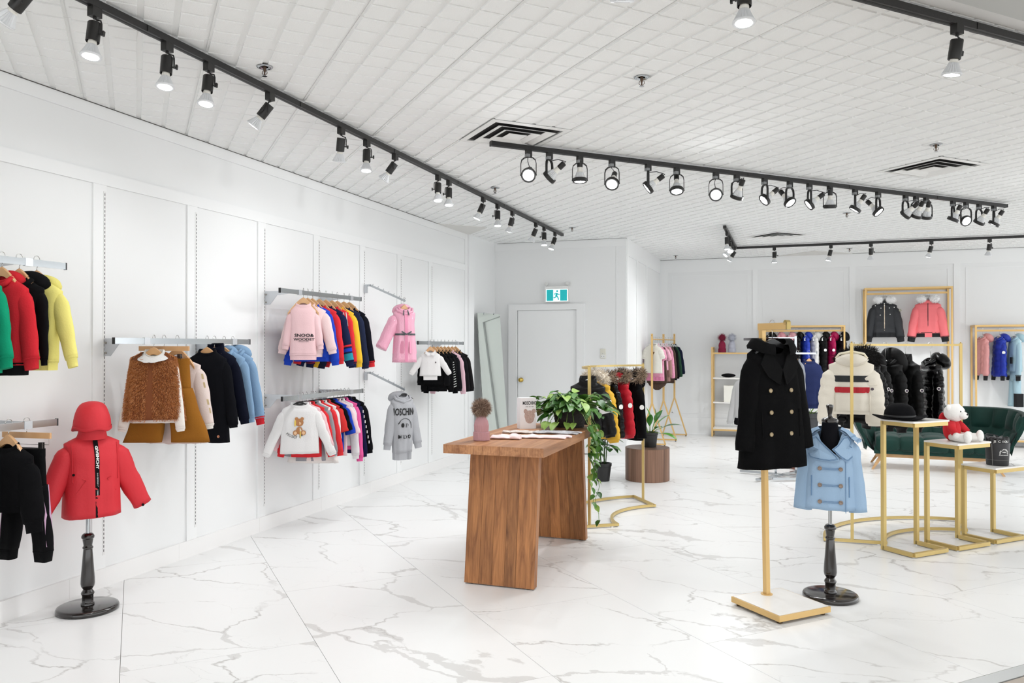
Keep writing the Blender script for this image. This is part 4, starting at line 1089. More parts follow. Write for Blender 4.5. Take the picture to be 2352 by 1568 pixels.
hanger('slim', (XL + .455, STD[5], 1.082 + .012), rad(50), 'slim black hanger holding the grey hooded dress', .045, None, .12)
gy = fab('b9bbbf')
Tg = Torso(L=.56, sh=.12, wc=.115, wh=.10, t=.07, seed=62, fold=.016, nf=4, dip=.03)
t = garment('hooded_dress', 'grey marl hooded dress with black lettering on the lower slanted arm', 'dress', (XL + .44, STD[5] - .02, 1.082 - .06), rad(52), gy, Tg, sl=.40, r0=.062, r1=.045, sa=13, cuff=(gy, .05), hem=(gy, .07), hood=(.105, .06, .07), flat=.7)
stick_print(t, Tg, 'MOSCHINO', .085, .0, -.155, ink, (.62, 1.15), bold=.002, lift=.006)
stick_print(t, Tg, 'MILVO', .05, .0, -.40, ink, (.95, 1), bold=.0008, lift=.007)
q = [(.075 * cos(a), -.30 + .085 * sin(a)) for a in [rad(160 - 17 * k) for k in range(11)]]
vs = []
for x, z in q: vs += [Tg.front(x, z, .007), Tg.front(x * .92, z - .004, .007)]
MB().add(vs, [(2 * k, 2 * k + 1, 2 * k + 3, 2 * k + 2) for k in range(10)]).build('print', ink, t)
for s in (-1, 1): patch(t, Tg, disc(s * .022, -.285, .014, .022), ink, 'print', .007)
# --- right rail by the mirror
zz = Z5; gh = 'wooden hangers on the rail nearest the mirror'
Tw = Torso(L=.27, sh=.11, shz=.035, wc=.11, wh=.12, t=.04, seed=70, fold=.005, nw=.055)
t = swt('baby_shirt', 'white baby shirt with a pointed collar, first on the rail nearest the mirror', 7.93, zz, rad(30), white_f, Tw, hlabel='white baby shirt', cat='shirt', sl=.22, r0=.045, r1=.03, sa=36, flat=.5, grp=gh, width=.12, cuff=(white_f, .012))
for s in (-1, 1): MB().add([(0, -.05, -.03), (s * .055, -.02, .012), (s * .06, -.045, -.02), (s * .03, -.062, -.048)], [(0, 1, 2, 3) if s < 0 else (3, 2, 1, 0)]).build('collar_point', white_f, t)
MB().box((-.075, -.028, -.315), (.075, .02, -.265)).build('bodysuit_bottom', white_f, t)
patch(t, Tw, disc(.055, -.12, .009, .009), mat('crest_grey', '6d6468', .8), 'crest')
stripm = mat('script_print', '14141a', .85)
BK = [(8.02, black_f, .34, .28, 'black sweatshirt right behind the white baby shirt', 8), (8.12, black_f, .42, .36, 'long black sweatshirt with a small white paw print', 7), (8.215, black_f, .40, .38, 'black sweatshirt covered in rows of white lettering', 9),
      (8.315, fab('17171b'), .40, .36, 'black sweatshirt right of the lettered one', 10), (8.42, fab('eac3cf'), .42, .40, 'pale pink sweatshirt between black ones near the mirror', 10), (8.53, fab('19191d'), .40, .38, 'black sweatshirt right of the pale pink one', 11), (8.63, fab('1c1a1b'), .36, .38, 'black sweatshirt, last on the rail nearest the mirror', 13)]
for i, (y, m, L_, sl, lb, sa) in enumerate(BK):
    T_ = Torso(L=L_, wc=.12, wh=.115, t=.036, seed=71 + i, fold=.005)
    t = swt('sweatshirt', lb, y, zz, rad(12), m, T_, sl=sl, r0=.05, r1=.036, sa=sa, grp=gh, width=.13, cuff=(m, .025), hem=(m, .03))
    if i == 2:
        rg = sleeve_rings(T_, 1, sl, .05, .036, sa, .05, 4, 0, .008, seed=T_.seed + 1)
        for k in range(2, 13):
            q = [Vector(p) for p in rg[k]]; cc = sum(q, Vector()) / 16; fr_ = min(q, key=lambda p: p.y)
            MB().add([Vector((fr_.x - .022, fr_.y - .004, fr_.z - .008)), Vector((fr_.x + .026, fr_.y - .004, fr_.z + .012)), Vector((fr_.x + .026, fr_.y - .004, fr_.z + .003)), Vector((fr_.x - .022, fr_.y - .004, fr_.z - .017))], [(3, 2, 1, 0)]).build('lettering', label_white, t)
    if i == 1: patch(t, T_, disc(.06, -.36, .012, .007, 8, .3), label_white, 'paw_print')
print('garments', GCOUNT[0])

# ------------------------------------------------------------------ walnut plank table
def wood_mat(key, c1, c2, c3, scale=(14, 14, .9), rough=.42, ring=0):
    if key in MC: return MC[key]
    m = bpy.data.materials.new(key); m.use_nodes = True; nt = m.node_tree; b = nt.nodes['Principled BSDF']; N = nt.nodes.new; L = nt.links.new
    tc = N('ShaderNodeTexCoord'); oi = N('ShaderNodeObjectInfo'); mp = N('ShaderNodeMapping'); mp.inputs['Scale'].default_value = scale
    L(tc.outputs['Object'], mp.inputs['Vector'])
    mu = N('ShaderNodeMath'); mu.operation = 'MULTIPLY'; mu.inputs[1].default_value = 37; L(oi.outputs['Random'], mu.inputs[0])
    ad = N('ShaderNodeVectorMath'); ad.operation = 'ADD'; L(mp.outputs[0], ad.inputs[0]); L(mu.outputs[0], ad.inputs[1])
    n1 = N('ShaderNodeTexNoise'); n1.inputs['Scale'].default_value = 1.; n1.inputs['Detail'].default_value = 7; n1.inputs['Roughness'].default_value = .62; n1.inputs['Distortion'].default_value = .8
    L(ad.outputs[0], n1.inputs['Vector'])
    wv = N('ShaderNodeTexWave'); wv.inputs['Scale'].default_value = .9; wv.inputs['Distortion'].default_value = 7; wv.inputs['Detail'].default_value = 3; wv.inputs['Detail Scale'].default_value = .8
    L(ad.outputs[0], wv.inputs['Vector'])
    r = N('ShaderNodeValToRGB'); e = r.color_ramp.elements; e[0].color = lin(c2); e[0].position = .28; e[1].color = lin(c1); e[1].position = .62
    L(n1.outputs['Fac'], r.inputs['Fac'])
    mx = N('ShaderNodeMix'); mx.data_type = 'RGBA'; mx.blend_type = 'MULTIPLY'
    rr = N('ShaderNodeValToRGB'); rr.color_ramp.elements[0].color = (.55, .5, .46, 1); rr.color_ramp.elements[1].color = (1, 1, 1, 1); rr.color_ramp.elements[1].position = .35
    L(wv.outputs['Fac'], rr.inputs['Fac']); mx.inputs['Factor'].default_value = .3; L(r.outputs['Color'], mx.inputs['A']); L(rr.outputs['Color'], mx.inputs['B'])
    hs_ = N('ShaderNodeHueSaturation'); mr = N('ShaderNodeMapRange'); mr.inputs['To Min'].default_value = .72; mr.inputs['To Max'].default_value = 1.18
    L(oi.outputs['Random'], mr.inputs['Value']); L(mr.outputs[0], hs_.inputs['Value']); L(mx.outputs['Result'], hs_.inputs['Color']); L(hs_.outputs['Color'], b.inputs['Base Color'])
    b.inputs['Roughness'].default_value = rough; b.inputs['Specular IOR Level'].default_value = .35
    bp = N('ShaderNodeBump'); bp.inputs['Strength'].default_value = .12; bp.inputs['Distance'].default_value = .002; L(n1.outputs['Fac'], bp.inputs['Height']); L(bp.outputs['Normal'], b.inputs['Normal'])
    MC[key] = m; return m
acacia_v = wood_mat('acacia_upright', 'b07748', '744829', '', (20, 20, 1.0))
acacia_h = wood_mat('acacia_top', 'b3815a', '835437', '', (20, 1.0, 20))
endg = bpy.data.materials.new('acacia_end_grain')
TX, TY = -1.73, 5.30     # centre of the table
TW, TL = .665, 1.50
t = thing('display_table', 'chunky acacia wood display table with splayed slab legs', 'table', (TX, TY, 0))
ws_ = [.115, .15, .115, .135, .15]; x = -TW / 2
for i, w_ in enumerate(ws_):
    g = .0008
    o = MB().box((x - 0 + g, -TL / 2, .844), (x + w_ - g, TL / 2, .90)).build('top_plank', acacia_h, t); x += w_
def slab_leg(y0, y1):
    x = -.235; ws2 = [.10, .085, .085, .075, .125]
    lean = (y1 - y0)
    for w_ in ws2:
        g = .0008; m = MB(); T_ = .03
        for zz_, yy in ((.008, y0), (.844, y1)): pass
        vs = []
        for zz_, yy in ((.008, y0), (.844, y1)):
            vs += [(x + g, yy - T_, zz_), (x + w_ - g, yy - T_, zz_), (x + w_ - g, yy + T_, zz_), (x + g, yy + T_, zz_)]
        m.add(vs, [(0, 3, 2, 1), (4, 5, 6, 7), (0, 1, 5, 4), (1, 2, 6, 5), (2, 3, 7, 6), (3, 0, 4, 7)])
        m.build('leg_plank', acacia_v, t); x += w_
    for fx in (-.19, .19): MB().lathe([(.016, 0), (.016, .009)], c=(fx, y0, 0), n=12).build('glide', black_plastic, t)
slab_leg(-.61, -.50); slab_leg(.715, .60)
for fx in (-.13, .07):
    MB().box((fx - .035, -.56, .8355), (fx + .035, -.532, .8435)).tube([(fx - .03, -.548, .8355), (fx + .03, -.548, .8355)], .004, 6).build('steel_bracket', mat('dark_steel', '2c2926', .4, .8), t)
ZTB = .90
# knitted bobble hat on the table
def bobble(x, y, z, s, col, furc, label, name='bobble_hat', rot=0, badge=None, n=900, wr=1.25):
    t = thing(name, label, 'hat', (x, y, z), rot, None if z > .95 else None)
    m = mat('knit_' + col, col, .9, bump=(150, .3))
    rings = []
    for zz_, r in [(0, .034), (.004, .038), (.05, .037), (.053, .033), (.056, .0325), (.09, .034), (.115, .030), (.135, .022), (.15, .014)]:
        rings.append([(s * wr * r * (1 + .035 * (j % 2)) * cos(2 * pi * j / 56) * 1.02, s * wr * r * .8 * (1 + .035 * (j % 2)) * sin(2 * pi * j / 56), s * zz_) for j in range(56)])
    MB().loft(rings[:4], caps=(True, False)).build('turned_brim', m, t)
    MB().loft([[(p[0] * .97, p[1] * .97, p[2]) for p in rings[3]]] + rings[4:]).build('crown', m, t)
    rnd = random.Random(int(x * 100)); pts = []
    for _ in range(n):
        a, b_ = rnd.uniform(0, 2 * pi), math.asin(rnd.uniform(-1, 1)); q = Vector((cos(a) * cos(b_), sin(a) * cos(b_), sin(b_)))
        pts.append((Vector((0, 0, s * .19)) + q * s * .034, q))
    fm = [mat('fur_' + c, c, .95) for c in furc]
    o = MB().fur(pts, s * .034, s * .0011, rnd, 0, .1, nm=len(fm)); o = stuff(o.build('pompom', fm, t))
    MB().ball((0, 0, s * .19), s * .040, 14, 10).build('pompom_core', fm[0], t, smooth=True)
    if badge: MB().lathe([(s * .007, 0), (s * .006, .002), (.0003, .002)], n=10, M=Matrix.Translation((0, -s * .031, s * .028)) @ Matrix.Rotation(pi / 2, 4, 'X')).build('badge', badge, t)
    return t
bobble(-1.905, 4.81, ZTB, 1.12, 'bb8f94', ['8b7262', 'c0a893', '6f594d'], 'dusty pink knitted hat with a fur bobble on the table corner', n=2600)
# white box
t = thing('gift_box', 'white box printed with a bear head, standing on the table', 'box', (-1.865, 5.64, ZTB), rad(38))
MB().box((-.062, -.03, 0), (.062, .045, .232)).build('carton', mat('matt_white_card', 'efeef0', .5), t)
me = text_mesh('MOSCHINO', .036, (.58, 1.0), bold=.0012)
for v in me.vertices: v.co = Vector((v.co.x + .012, -.0308, v.co.y + .192))
me.materials.append(ink); o = bpy.data.objects.new('lettering', me); C.objects.link(o); o.parent = t
me = text_mesh('BABY  KID  TEEN', .0095, (.9, 1), bold=.0001)
for v in me.vertices: v.co = Vector((v.co.x + .012, -.0308, v.co.y + .165))
me.materials.append(ink); o = bpy.data.objects.new('lettering', me); C.objects.link(o); o.parent = t
bm_ = mat('printed_fur_texture', '9b7b70', .8, var=('d9c3ba', 110))
for (u, z, rx, rz, li) in [(-.021, .132, .016, .017, 0), (.044, .132, .016, .017, 0), (.0115, .098, .042, .04, .0004), (.0115, .078, .036, .038, .0008)]:
    MB().add([(u + rx * cos(k * pi / 10), -.0303 - li, z + rz * sin(k * pi / 10)) for k in range(20)], [tuple(range(20))]).build('bear_print', bm_, t)
# folded baby clothes lying on the table
def flat_cloth(name, label, pts_rings, m, loc, rot, th=.012, group=None, seed=1):
    t = thing(name, label, 'baby clothes', loc, rot, group)
    for nm, path, ws2 in pts_rings:
        rings = []
        P_ = [Vector((p[0], p[1], 0)) for p in path]; N_ = 14; full = []
        for i in range(N_ + 1):
            k = i / N_ * (len(P_) - 1); j = min(int(k), len(P_) - 2); f = k - j
            q = P_[j].lerp(P_[j + 1], f); w_ = ws2[j] * (1 - f) + ws2[j + 1] * f; full.append((q, w_))
        for i, (q, w_) in enumerate(full):
            d = (full[min(i + 1, N_)][0] - full[max(i - 1, 0)][0]).normalized(); e = Vector((-d.y, d.x, 0))
            ring = []
            for j in range(14):
                a = 2 * pi * j / 14; n_ = noise.noise(Vector((q.x * 18 + seed, q.y * 18, cos(a) * 1.5)))
                x_ = w_ * cos(a) * (1 + .14 * n_); z_ = th * (.55 + .45 * n_) * (1 + sin(a)) * (1 if i not in (0, N_) else .6)
                ring.append(q + e * x_ + Vector((0, 0, max(.0005, z_))))
            rings.append(ring)
        MB().loft(rings).build(nm, m, t, smooth=True)
    return t
pfl = mat('pink_floral_cotton', 'f3e3e2', .9, var=('e7c9c8', 60)); gfl = mat('grey_floral_cotton', 'dcdcdf', .9, var=('4d5058', 42)); cfl = mat('cream_print_cotton', 'eee8e2', .9, var=('a89890', 50))
flat_cloth('baby_trousers', 'pale pink baby trousers laid flat along the front of the table', [('trouser_leg', [(-.12, 0), (.02, -.005), (.17, -.03), (.29, -.05)], [.05, .05, .035, .028]), ('trouser_leg', [(-.12, .03), (.05, .04), (.2, .02), (.33, .03)], [.05, .04, .032, .02]), ('seat', [(-.16, .01), (-.05, .015)], [.06, .055])], pfl, (-1.70, 5.06, ZTB + .001), rad(12), .013)
flat_cloth('baby_blouse', 'ruffled pale pink baby blouse beside the bobble hat', [('body', [(-.09, 0), (0, .01), (.09, .02)], [.05, .06, .045]), ('sleeve', [(.03, .05), (.11, .075)], [.028, .02]), ('sleeve', [(.05, -.02), (.12, -.035)], [.026, .02])], pfl, (-1.80, 4.95, ZTB + .001), rad(10), .019)
flat_cloth('baby_trousers', 'grey flowered baby trousers laid flat near the plant', [('trouser_leg', [(-.1, 0), (.05, -.01), (.22, -.04)], [.045, .04, .03]), ('trouser_leg', [(-.1, .04), (.06, .05), (.24, .05)], [.045, .038, .03])], gfl, (-1.62, 5.36, ZTB + .001), rad(8), .012, seed=4)
flat_cloth('baby_bonnet', 'cream patterned baby top with ruffles in front of the white box', [('body', [(-.08, 0), (.02, .01), (.09, 0)], [.04, .05, .03]), ('sleeve', [(-.05, .0), (-.13, -.01)], [.024, .016]), ('tie', [(.08, 0), (.13, .03)], [.01, .006])], cfl, (-1.80, 5.30, ZTB + .001), rad(10), .016, seed=8)

# ------------------------------------------------------------------ plants
leafg = [mat('leaf_deep', '25491c', .38, var=('3a6a28', 20)), mat('leaf_mid', '3f6d28', .38, var=('59883a', 20)), mat('leaf_young', '7a9e42', .4, var=('9cba5c', 16))]
stem_m = mat('green_stem', '6c8f3a', .5)
def leaf_mesh(w_, l_, m, heart=True, seg=6):
    mb = MB(); pr = []
    for i in range(seg + 1):
        k = i / seg
        wd = (sin(pi * min(1, k * .92 + .08)) ** .8) * (1 - .35 * k) if heart else sin(pi * (k * .94 + .03)) ** .9
        pr.append((k * l_ - (.0), w_ * wd * .5, -.28 * l_ * k * k))
    vs = []
    for y, hw, z in pr: vs += [(-hw, y - (.08 * l_ if heart and y < .2 * l_ else 0), z + hw * .35), (0, y, z), (hw, y - (.08 * l_ if heart and y < .2 * l_ else 0), z + hw * .35)]
    fs = []
    for i in range(seg): fs += [(3 * i, 3 * i + 1, 3 * i + 4, 3 * i + 3), (3 * i + 1, 3 * i + 2, 3 * i + 5, 3 * i + 4)]
    mb.add(vs, fs)
    me = bpy.data.meshes.new('leaf'); me.from_pydata(mb.v, [], mb.f); me.materials.append(m); me.polygons.foreach_set('use_smooth', [True] * len(mb.f)); return me
LM = [leaf_mesh(.085, .10, m) for m in leafg]
def put_leaf(parent, p, direc, scale, me, roll=0.):
    o = bpy.data.objects.new('leaf', me); C.objects.link(o); o.parent = parent
    d = direc.normalized(); up = Vector((0, 0, 1)) if abs(d.z) < .95 else Vector((1, 0, 0))
    x = d.cross(up).normalized(); z = x.cross(d)
    M = Matrix((x, d, z)).transposed().to_4x4(); M = Matrix.Translation(p) @ M @ Matrix.Rotation(roll, 4, 'Y') @ Matrix.Scale(scale, 4); o.matrix_local = M
    return o
PX, PY = -1.585, 5.84
t = thing('potted_pothos', 'big trailing pothos plant in a dark woven basket on the far end of the table', 'plant', (PX, PY, ZTB))
bk = MB()
rings = []
for i in range(13):
    z = .15 * i / 12; r = .085 + .02 * (i / 12)
    r += .002 * (i % 2)
    rings.append([(1.25 * r * (1 + .018 * ((j + i) % 2)) * cos(2 * pi * j / 44), r * (1 + .018 * ((j + i) % 2)) * sin(2 * pi * j / 44), z) for j in range(44)])
MB().loft(rings, caps=(True, False)).build('basket', mat('dark_basket', '2a2624', .8), t)
MB().ball((0, 0, .125), (.12, .095, .02), 16, 6).build('soil', mat('potting_soil', '2b1f17', .95), t)
rl = random.Random(3); nleaf = 0
def rleaf(): return LM[rl.choice([0, 0, 1, 1, 1, 2])]
for i in range(46):
    a = 2 * pi * i / 46 + rl.uniform(-.1, .1); ln = rl.uniform(.10, .27); h_ = rl.uniform(.04, .17)
    el = 1.35 if abs(cos(a)) > .5 else 1.0
    if cos(a) < -.4: ln *= .78
    p0 = Vector((.07 * cos(a), .055 * sin(a), .13)); pts = [p0]
    for k in range(1, 6):
        q = k / 5; pts.append(p0 + Vector((cos(a) * ln * q * el * .8, sin(a) * ln * q * .75, h_ * sin(q * 2.0) - .08 * q * q)))
    MB().tube(pts, .0022, 5).build('stem', stem_m, t, smooth=True)
    for k in (1, 2, 3, 4, 5):
        if nleaf > 215: break
        p = pts[k]; s_ = rl.uniform(.5, 1.05)
        d = Vector((cos(a + rl.uniform(-1.1, 1.1)), sin(a + rl.uniform(-1.1, 1.1)), rl.uniform(-.7, .25)))
        put_leaf(t, p, d, s_, rleaf(), rl.uniform(-.5, .5)); nleaf += 1
for i in range(26):      # crown leaves
    a = rl.uniform(0, 2 * pi); r = rl.uniform(0, .12)
    p = Vector((r * 1.5 * cos(a), r * sin(a), .17 + rl.uniform(0, .11)))
    MB().tube([(p.x * .4, p.y * .4, .13), (p.x * .8, p.y * .8, p.z - .02), p], .002, 5).build('stem', stem_m, t, smooth=True)
    put_leaf(t, p, Vector((cos(a), sin(a), rl.uniform(-.4, .5))), rl.uniform(.7, 1.15), rleaf(), rl.uniform(-.5, .5))
for i, (x0, y0, bot) in enumerate([(.20, .02, -.42), (.225, .08, -.30), (.19, -.06, -.56), (.235, .13, -.22), (.21, .05, -.75), (.24, -.02, -.36)]):   # vines over the table edge
    edge = TX + TW / 2 - PX + .022 + .008 * i
    y0 -= .16
    pts = [Vector((.08, y0 * .3, .14)), Vector((.16, y0, .12)), Vector((edge - .02, y0, .03))]
    k = 0; z = -.02
    while z > bot:
        pts.append(Vector((edge + .02 * sin(k * 1.3 + i), y0 + .02 * cos(k * 1.1 + i * 2), z))); z -= .05; k += 1
    MB().tube(pts, .002, 5).build('vine', stem_m, t, smooth=True)
    for k, p in enumerate(pts[2:]):
        dens = 1 if i in (0, 2, 4) else 1
        for q in range(2 if k < 5 else (1 if k % 2 == 0 or i < 3 else 0)):
            a = rl.uniform(-2.2, 1.2)
            put_leaf(t, p, Vector((cos(a), sin(a), rl.uniform(-1.2, -.2))), rl.uniform(.4, .72), rleaf(), rl.uniform(-.6, .6))
for x_, y_, s_ in [(-.10, -.20, .9), (-.04, -.22, 1.0), (.03, -.2, .8), (.09, -.21, .7), (-.13, -.17, .8)]:
    put_leaf(t, Vector((x_, y_, .05)), Vector((rl.uniform(-.4, .8), -1, -.35)), s_, LM[2], rl.uniform(-.3, .3))
    MB().tube([(x_ * .5, y_ * .45, .13), (x_ * .8, y_ * .8, .10), (x_, y_, .05)], .0022, 5).build('stem', stem_m, t)
def pot(t, r0, r1, h_, m=None):
    m = m or mat('black_nursery_pot', '1b1b1c', .45)
    MB().lathe([(r0, 0), (r1 * .97, h_ * .82), (r1 * 1.03, h_ * .84), (r1 * 1.05, h_), (r1 * .95, h_), (r1 * .9, h_ * .9)], n=28, caps=(True, False)).build('pot', m, t, smooth=True, auto=40)
    MB().lathe([(r1 * .93, h_ * .88), (.001, h_ * .9)], n=20, caps=(False, True)).build('soil', mat('potting_soil', '2b1f17', .95), t)
# floor plant, tall
t = thing('potted_plant', 'leafy plant with tall green canes in a black pot on the floor behind the table', 'plant', (-1.985, 8.75, 0))
pot(t, .072, .095, .20)
for i in range(5):
    a = i * 1.3; x0, y0 = .03 * cos(a), .03 * sin(a)
    top = .50 + .12 * rl.random()
    MB().tube([(x0, y0, .18), (x0 * 1.4, y0 * 1.4, .35), (x0 * 2.2, y0 * 2.2, top)], .006 if i < 3 else .003, 6).build('cane', mat('cane_green', '3f5c2e', .5), t, smooth=True)
    for k in range(13):
        p = Vector((x0 * 2, y0 * 2, top - .18 + .03 * k)); a2 = rl.uniform(0, 6.3)
        put_leaf(t, p + Vector((.05 * cos(a2), .05 * sin(a2), 0)), Vector((cos(a2), sin(a2), rl.uniform(-.3, .4))), rl.uniform(.9, 1.5), LM[rl.choice([0, 1, 1])], rl.uniform(-.4, .4))
# pedestal with a broad leaved plant
ply = wood_mat('walnut_veneer', '93705c', '5f4536', '', (26, 26, .5), .45)
t = thing('round_pedestal', 'round walnut veneer pedestal standing behind the brass rack', 'pedestal', (-1.525, 9.0, 0))
MB().lathe([(.247, 0), (.25, .002), (.25, .366), (.248, .368)], n=64, caps=(True, True)).build('drum', ply, t, smooth=True, auto=40)
MB().lathe([(.249, .3675), (.249, .3695), (.247, .370)], n=64, caps=(False, True)).build('top_disc', wood_mat('walnut_top', '7e6353', '5e4638', '', (20, 1.2, 20), .4), t)
t = thing('potted_plant', 'broad leaved green plant in a black pot on the round pedestal', 'plant', (-1.50, 9.02, .3705))
pot(t, .072, .092, .17)
BL = [leaf_mesh(.085, .20, m, False, 7) for m in (mat('broad_leaf', '3f7f2c', .32, var=('2c6420', 14)), mat('broad_leaf_light', '63a03a', .32, var=('4c8a30', 14)))]
for a, el, ln, s_ in [(-.2, .9, .12, .95), (.15, .35, .14, 1.05), (-.35, -.1, .12, 1.0), (2.9, 1.2, .10, .8), (1.6, 1.5, .12, .9), (-1.4, 1.1, .10, .9), (2.4, .6, .1, .8), (-2.3, .6, .1, .8), (.8, 1.1, .13, .9), (-.9, .4, .12, .8), (.1, 1.3, .16, .7), (3.6, .9, .1, .75)]:
    d = Vector((cos(a) * cos(el), sin(a) * cos(el), sin(el) + .2)).normalized(); p0 = Vector((.02 * cos(a), .02 * sin(a), .15)); p1 = p0 + d * ln
    MB().tube([p0, p0.lerp(p1, .5) + Vector((0, 0, .015)), p1], .0035, 6).build('leaf_stalk', stem_m, t, smooth=True)
    put_leaf(t, p1, d + Vector((0, 0, -.1)), s_, BL[rl.choice([0, 1])], rl.uniform(-.4, .4))
# ------------------------------------------------------------------ mannequin stands and their garments
ebony = mat('black_lacquered_wood', '17110f', .16, coat=.6)
def turned_stand(t, h_top, base_r=.165):
    MB().lathe([(base_r * .97, 0), (base_r, .004), (base_r, .018), (base_r * .97, .027), (base_r * .9, .031), (.001, .031)], n=56, caps=(True, True)).build('round_base', ebony, t, smooth=True, auto=60)
    pr = [(.030, .030), (.036, .033), (.036, .042), (.031, .047), (.030, .05), (.030, .088), (.033, .091), (.036, .098), (.033, .106), (.028, .112), (.024, .120), (.027, .126), (.035, .138), (.038, .155), (.037, .185), (.030, .27), (.024, .35), (.0235, .352), (.028, .356), (.028, .364), (.0235, .368),
          (.023, .375), (.028, .405), (.028, .41), (.034, .415), (.035, .425), (.030, .435), (.022, .442)]
    MB().lathe(pr, n=28).build('turned_column', ebony, t, smooth=True, auto=50)
    MB().lathe([(.011, .43), (.011, h_top)], n=14).build('chrome_pole', chrome, t, smooth=True, auto=50)
t = thing('mannequin_stand', 'black turned mannequin stand by the left wall, carrying the red jacket', 'stand', (-3.815, 3.472, 0), 0, None)
turned_stand(t, .62)
MB().lathe([(.04, .56), (.06, .60), (.065, .75), (.06, .9), (.045, .98), (.04, 1.04), (.001, 1.05)], n=20).build('bust', fab('101013'), t, smooth=True)
rj = mat('red_shell_fabric', 'cb2b35', .6, bump=(70, .3), spec=.35)
jr = rad(63)
Tj = Torso(L=.455, sh=.145, shz=.03, nw=.07, wc=.14, wh=.15, t=.10, th=.115, fold=.010, nf=3, seed=90, dip=.015, arm=.12)
JX, JY, JZ = -3.785, 3.47, 1.005
t = garment('hooded_jacket', 'red hooded zip jacket with black taped zip on the black stand', 'jacket', (JX, JY, JZ), jr, rj, Tj, sl=.39, r0=.078, r1=.052, sa=27, fwd=.06, bend=2, flat=.75, collar='none')
zb = fab('131315')
vstrip(t, Tj, .0, .024, -.015, -.452, zb, 'zip_tape', .004)
me = text_mesh('GIVENCHY', .026, (1, 1), bold=.001)
me.transform(Matrix.Rotation(-pi / 2, 4, 'Z'))
for v in me.vertices: v.co = Tj.front(v.co.x * .75, v.co.y - .115, .007)
me.materials.append(label_white); o = bpy.data.objects.new('lettering', me); C.objects.link(o); o.parent = t
me = text_mesh('3 AV GEORGE V 75008 PARIS', .010, (1, 1))
me.transform(Matrix.Rotation(-pi / 2, 4, 'Z'))
for v in me.vertices: v.co = Tj.front(v.co.x, v.co.y - .265, .007)
me.materials.append(label_white); o = bpy.data.objects.new('lettering', me); C.objects.link(o); o.parent = t
# standing collar and drooping hood
rs = []
for z, rx, ry, cy in ((-.02, .085, .075, .01), (.01, .075, .07, .0), (.035, .07, .07, -.006), (.05, .068, .068, -.01)):
    rs.append([(rx * cos(a), cy - ry * sin(a), z + (.012 * sin(a) if z > 0 else 0)) for a in [2 * pi * (j + .5) / 28 for j in range(28)]])
MB().loft(rs, caps=(False, True)).build('collar', rj, t, smooth=True)
rs = []; n = 32
for k in range(11):
    q = k / 10     # 0 brim .. 1 crown
    z = .062 + .135 * sin(q * pi / 2); r = cos(q * pi / 2) ** .55 if k < 10 else .18
    ring = []
    for j in range(n):
        a = 2 * pi * j / n; sa_ = sin(a)
        rx = .098 * r; ry = (.118 if sa_ > 0 else .10) * r
        zz_ = z - (.018 if sa_ > 0 else .035) * (1 - q) * abs(sa_) - .012 * (1 - q) * abs(cos(a))
        w_ = 1 + .03 * noise.noise(Vector((cos(a) * 2, sin(a) * 2, q * 3)))
        ring.append((rx * w_ * cos(a), -ry * w_ * sa_ + .006, zz_ + .004 * sin(a * 5) * (1 - q)))
    rs.append(ring)
MB().loft(rs, caps=(False, True)).build('hood', rj, t, smooth=True)
MB().loft([[(p[0] * k, p[1] * k, p[2] + dz) for p in rs[0]] for k, dz in ((1.03, .012), (1.06, -.004), (1.0, -.008), (.93, .012))], caps=(False, False)).build('hood_brim', rj, t, smooth=True)
MB().loft([[(p[0] * k, p[1] * k, p[2] + dz) for p in rs[0]] for k, dz in ((.97, .004), (.75, .04), (.3, .07))], caps=(False, True)).build('hood_lining', zb, t, smooth=True)
MB().ball((0, 0, .07), (.06, .06, .045), 14, 8).build('hood_dark_core', zb, t, smooth=True)  # dark ball filling the hood opening
for s in (-1, 1):
    MB().tube([Tj.front(s * .055, -.24, .003), Tj.front(s * .105, -.315, .003)], .0022, 5).tube([Tj.front(s * .075, -.23, .003), Tj.front(s * .055, -.24, .003)], .0022, 5).build('pocket_welt', rj, t)
    MB().tube([Tj.front(s * (.118 - .0 * k), -.04 - .035 * k, .002) for k in range(7)], .0022, 5).build('seam', rj, t)
    rg = sleeve_rings(Tj, s, .42, .078, .052, 27, .06, 2, 0, .008, seed=90 + s, flat=.75)
    q = min((Vector(p) for p in rg[-2]), key=lambda p: p.y)
    MB().lathe([(.008, 0), (.007, .004), (.0005, .004)], n=12, M=Matrix.Translation(q + Vector((-.01 * s, -.001, 0))) @ Matrix.Rotation(pi / 2, 4, 'X')).build('snap', zb, t)
fcircle(t, Tj, -.115, -.205, .007, zb, 'snap')
# blue double breasted coat
t = thing('mannequin_stand', 'black turned mannequin stand beside the gold pole stand, carrying the blue coat', 'stand', (.236, 5.135, 0))
turned_stand(t, .60, .16)
MB().lathe([(.04, .56), (.06, .60), (.065, .75), (.06, .88), (.055, .96), (.05, 1.0), (.045, 1.06), (.046, 1.065)], n=24).build('bust', fab('0f0f14'), t, smooth=True)
MB().lathe([(.046, 1.06), (.048, 1.064), (.048, 1.075), (.038, 1.084), (.018, 1.09), (.012, 1.098), (.011, 1.105), (.018, 1.14), (.022, 1.158), (.020, 1.164), (.008, 1.168), (.001, 1.169)], n=24, caps=(True, True)).build('neck_cap', ebony, t, smooth=True, auto=50)
bc = fab('a3bfdb', .95, (200, .25)); bc2 = fab('7798bc', .95, (200, .25))  # second blue for stitching and edges, darkened to outline the lapels in flat light
Tc = Torso(L=.46, sh=.135, shz=.03, nw=.075, wc=.135, wh=.155, t=.085, th=.105, fold=.006, nf=3, seed=91, dip=.12, arm=.11)
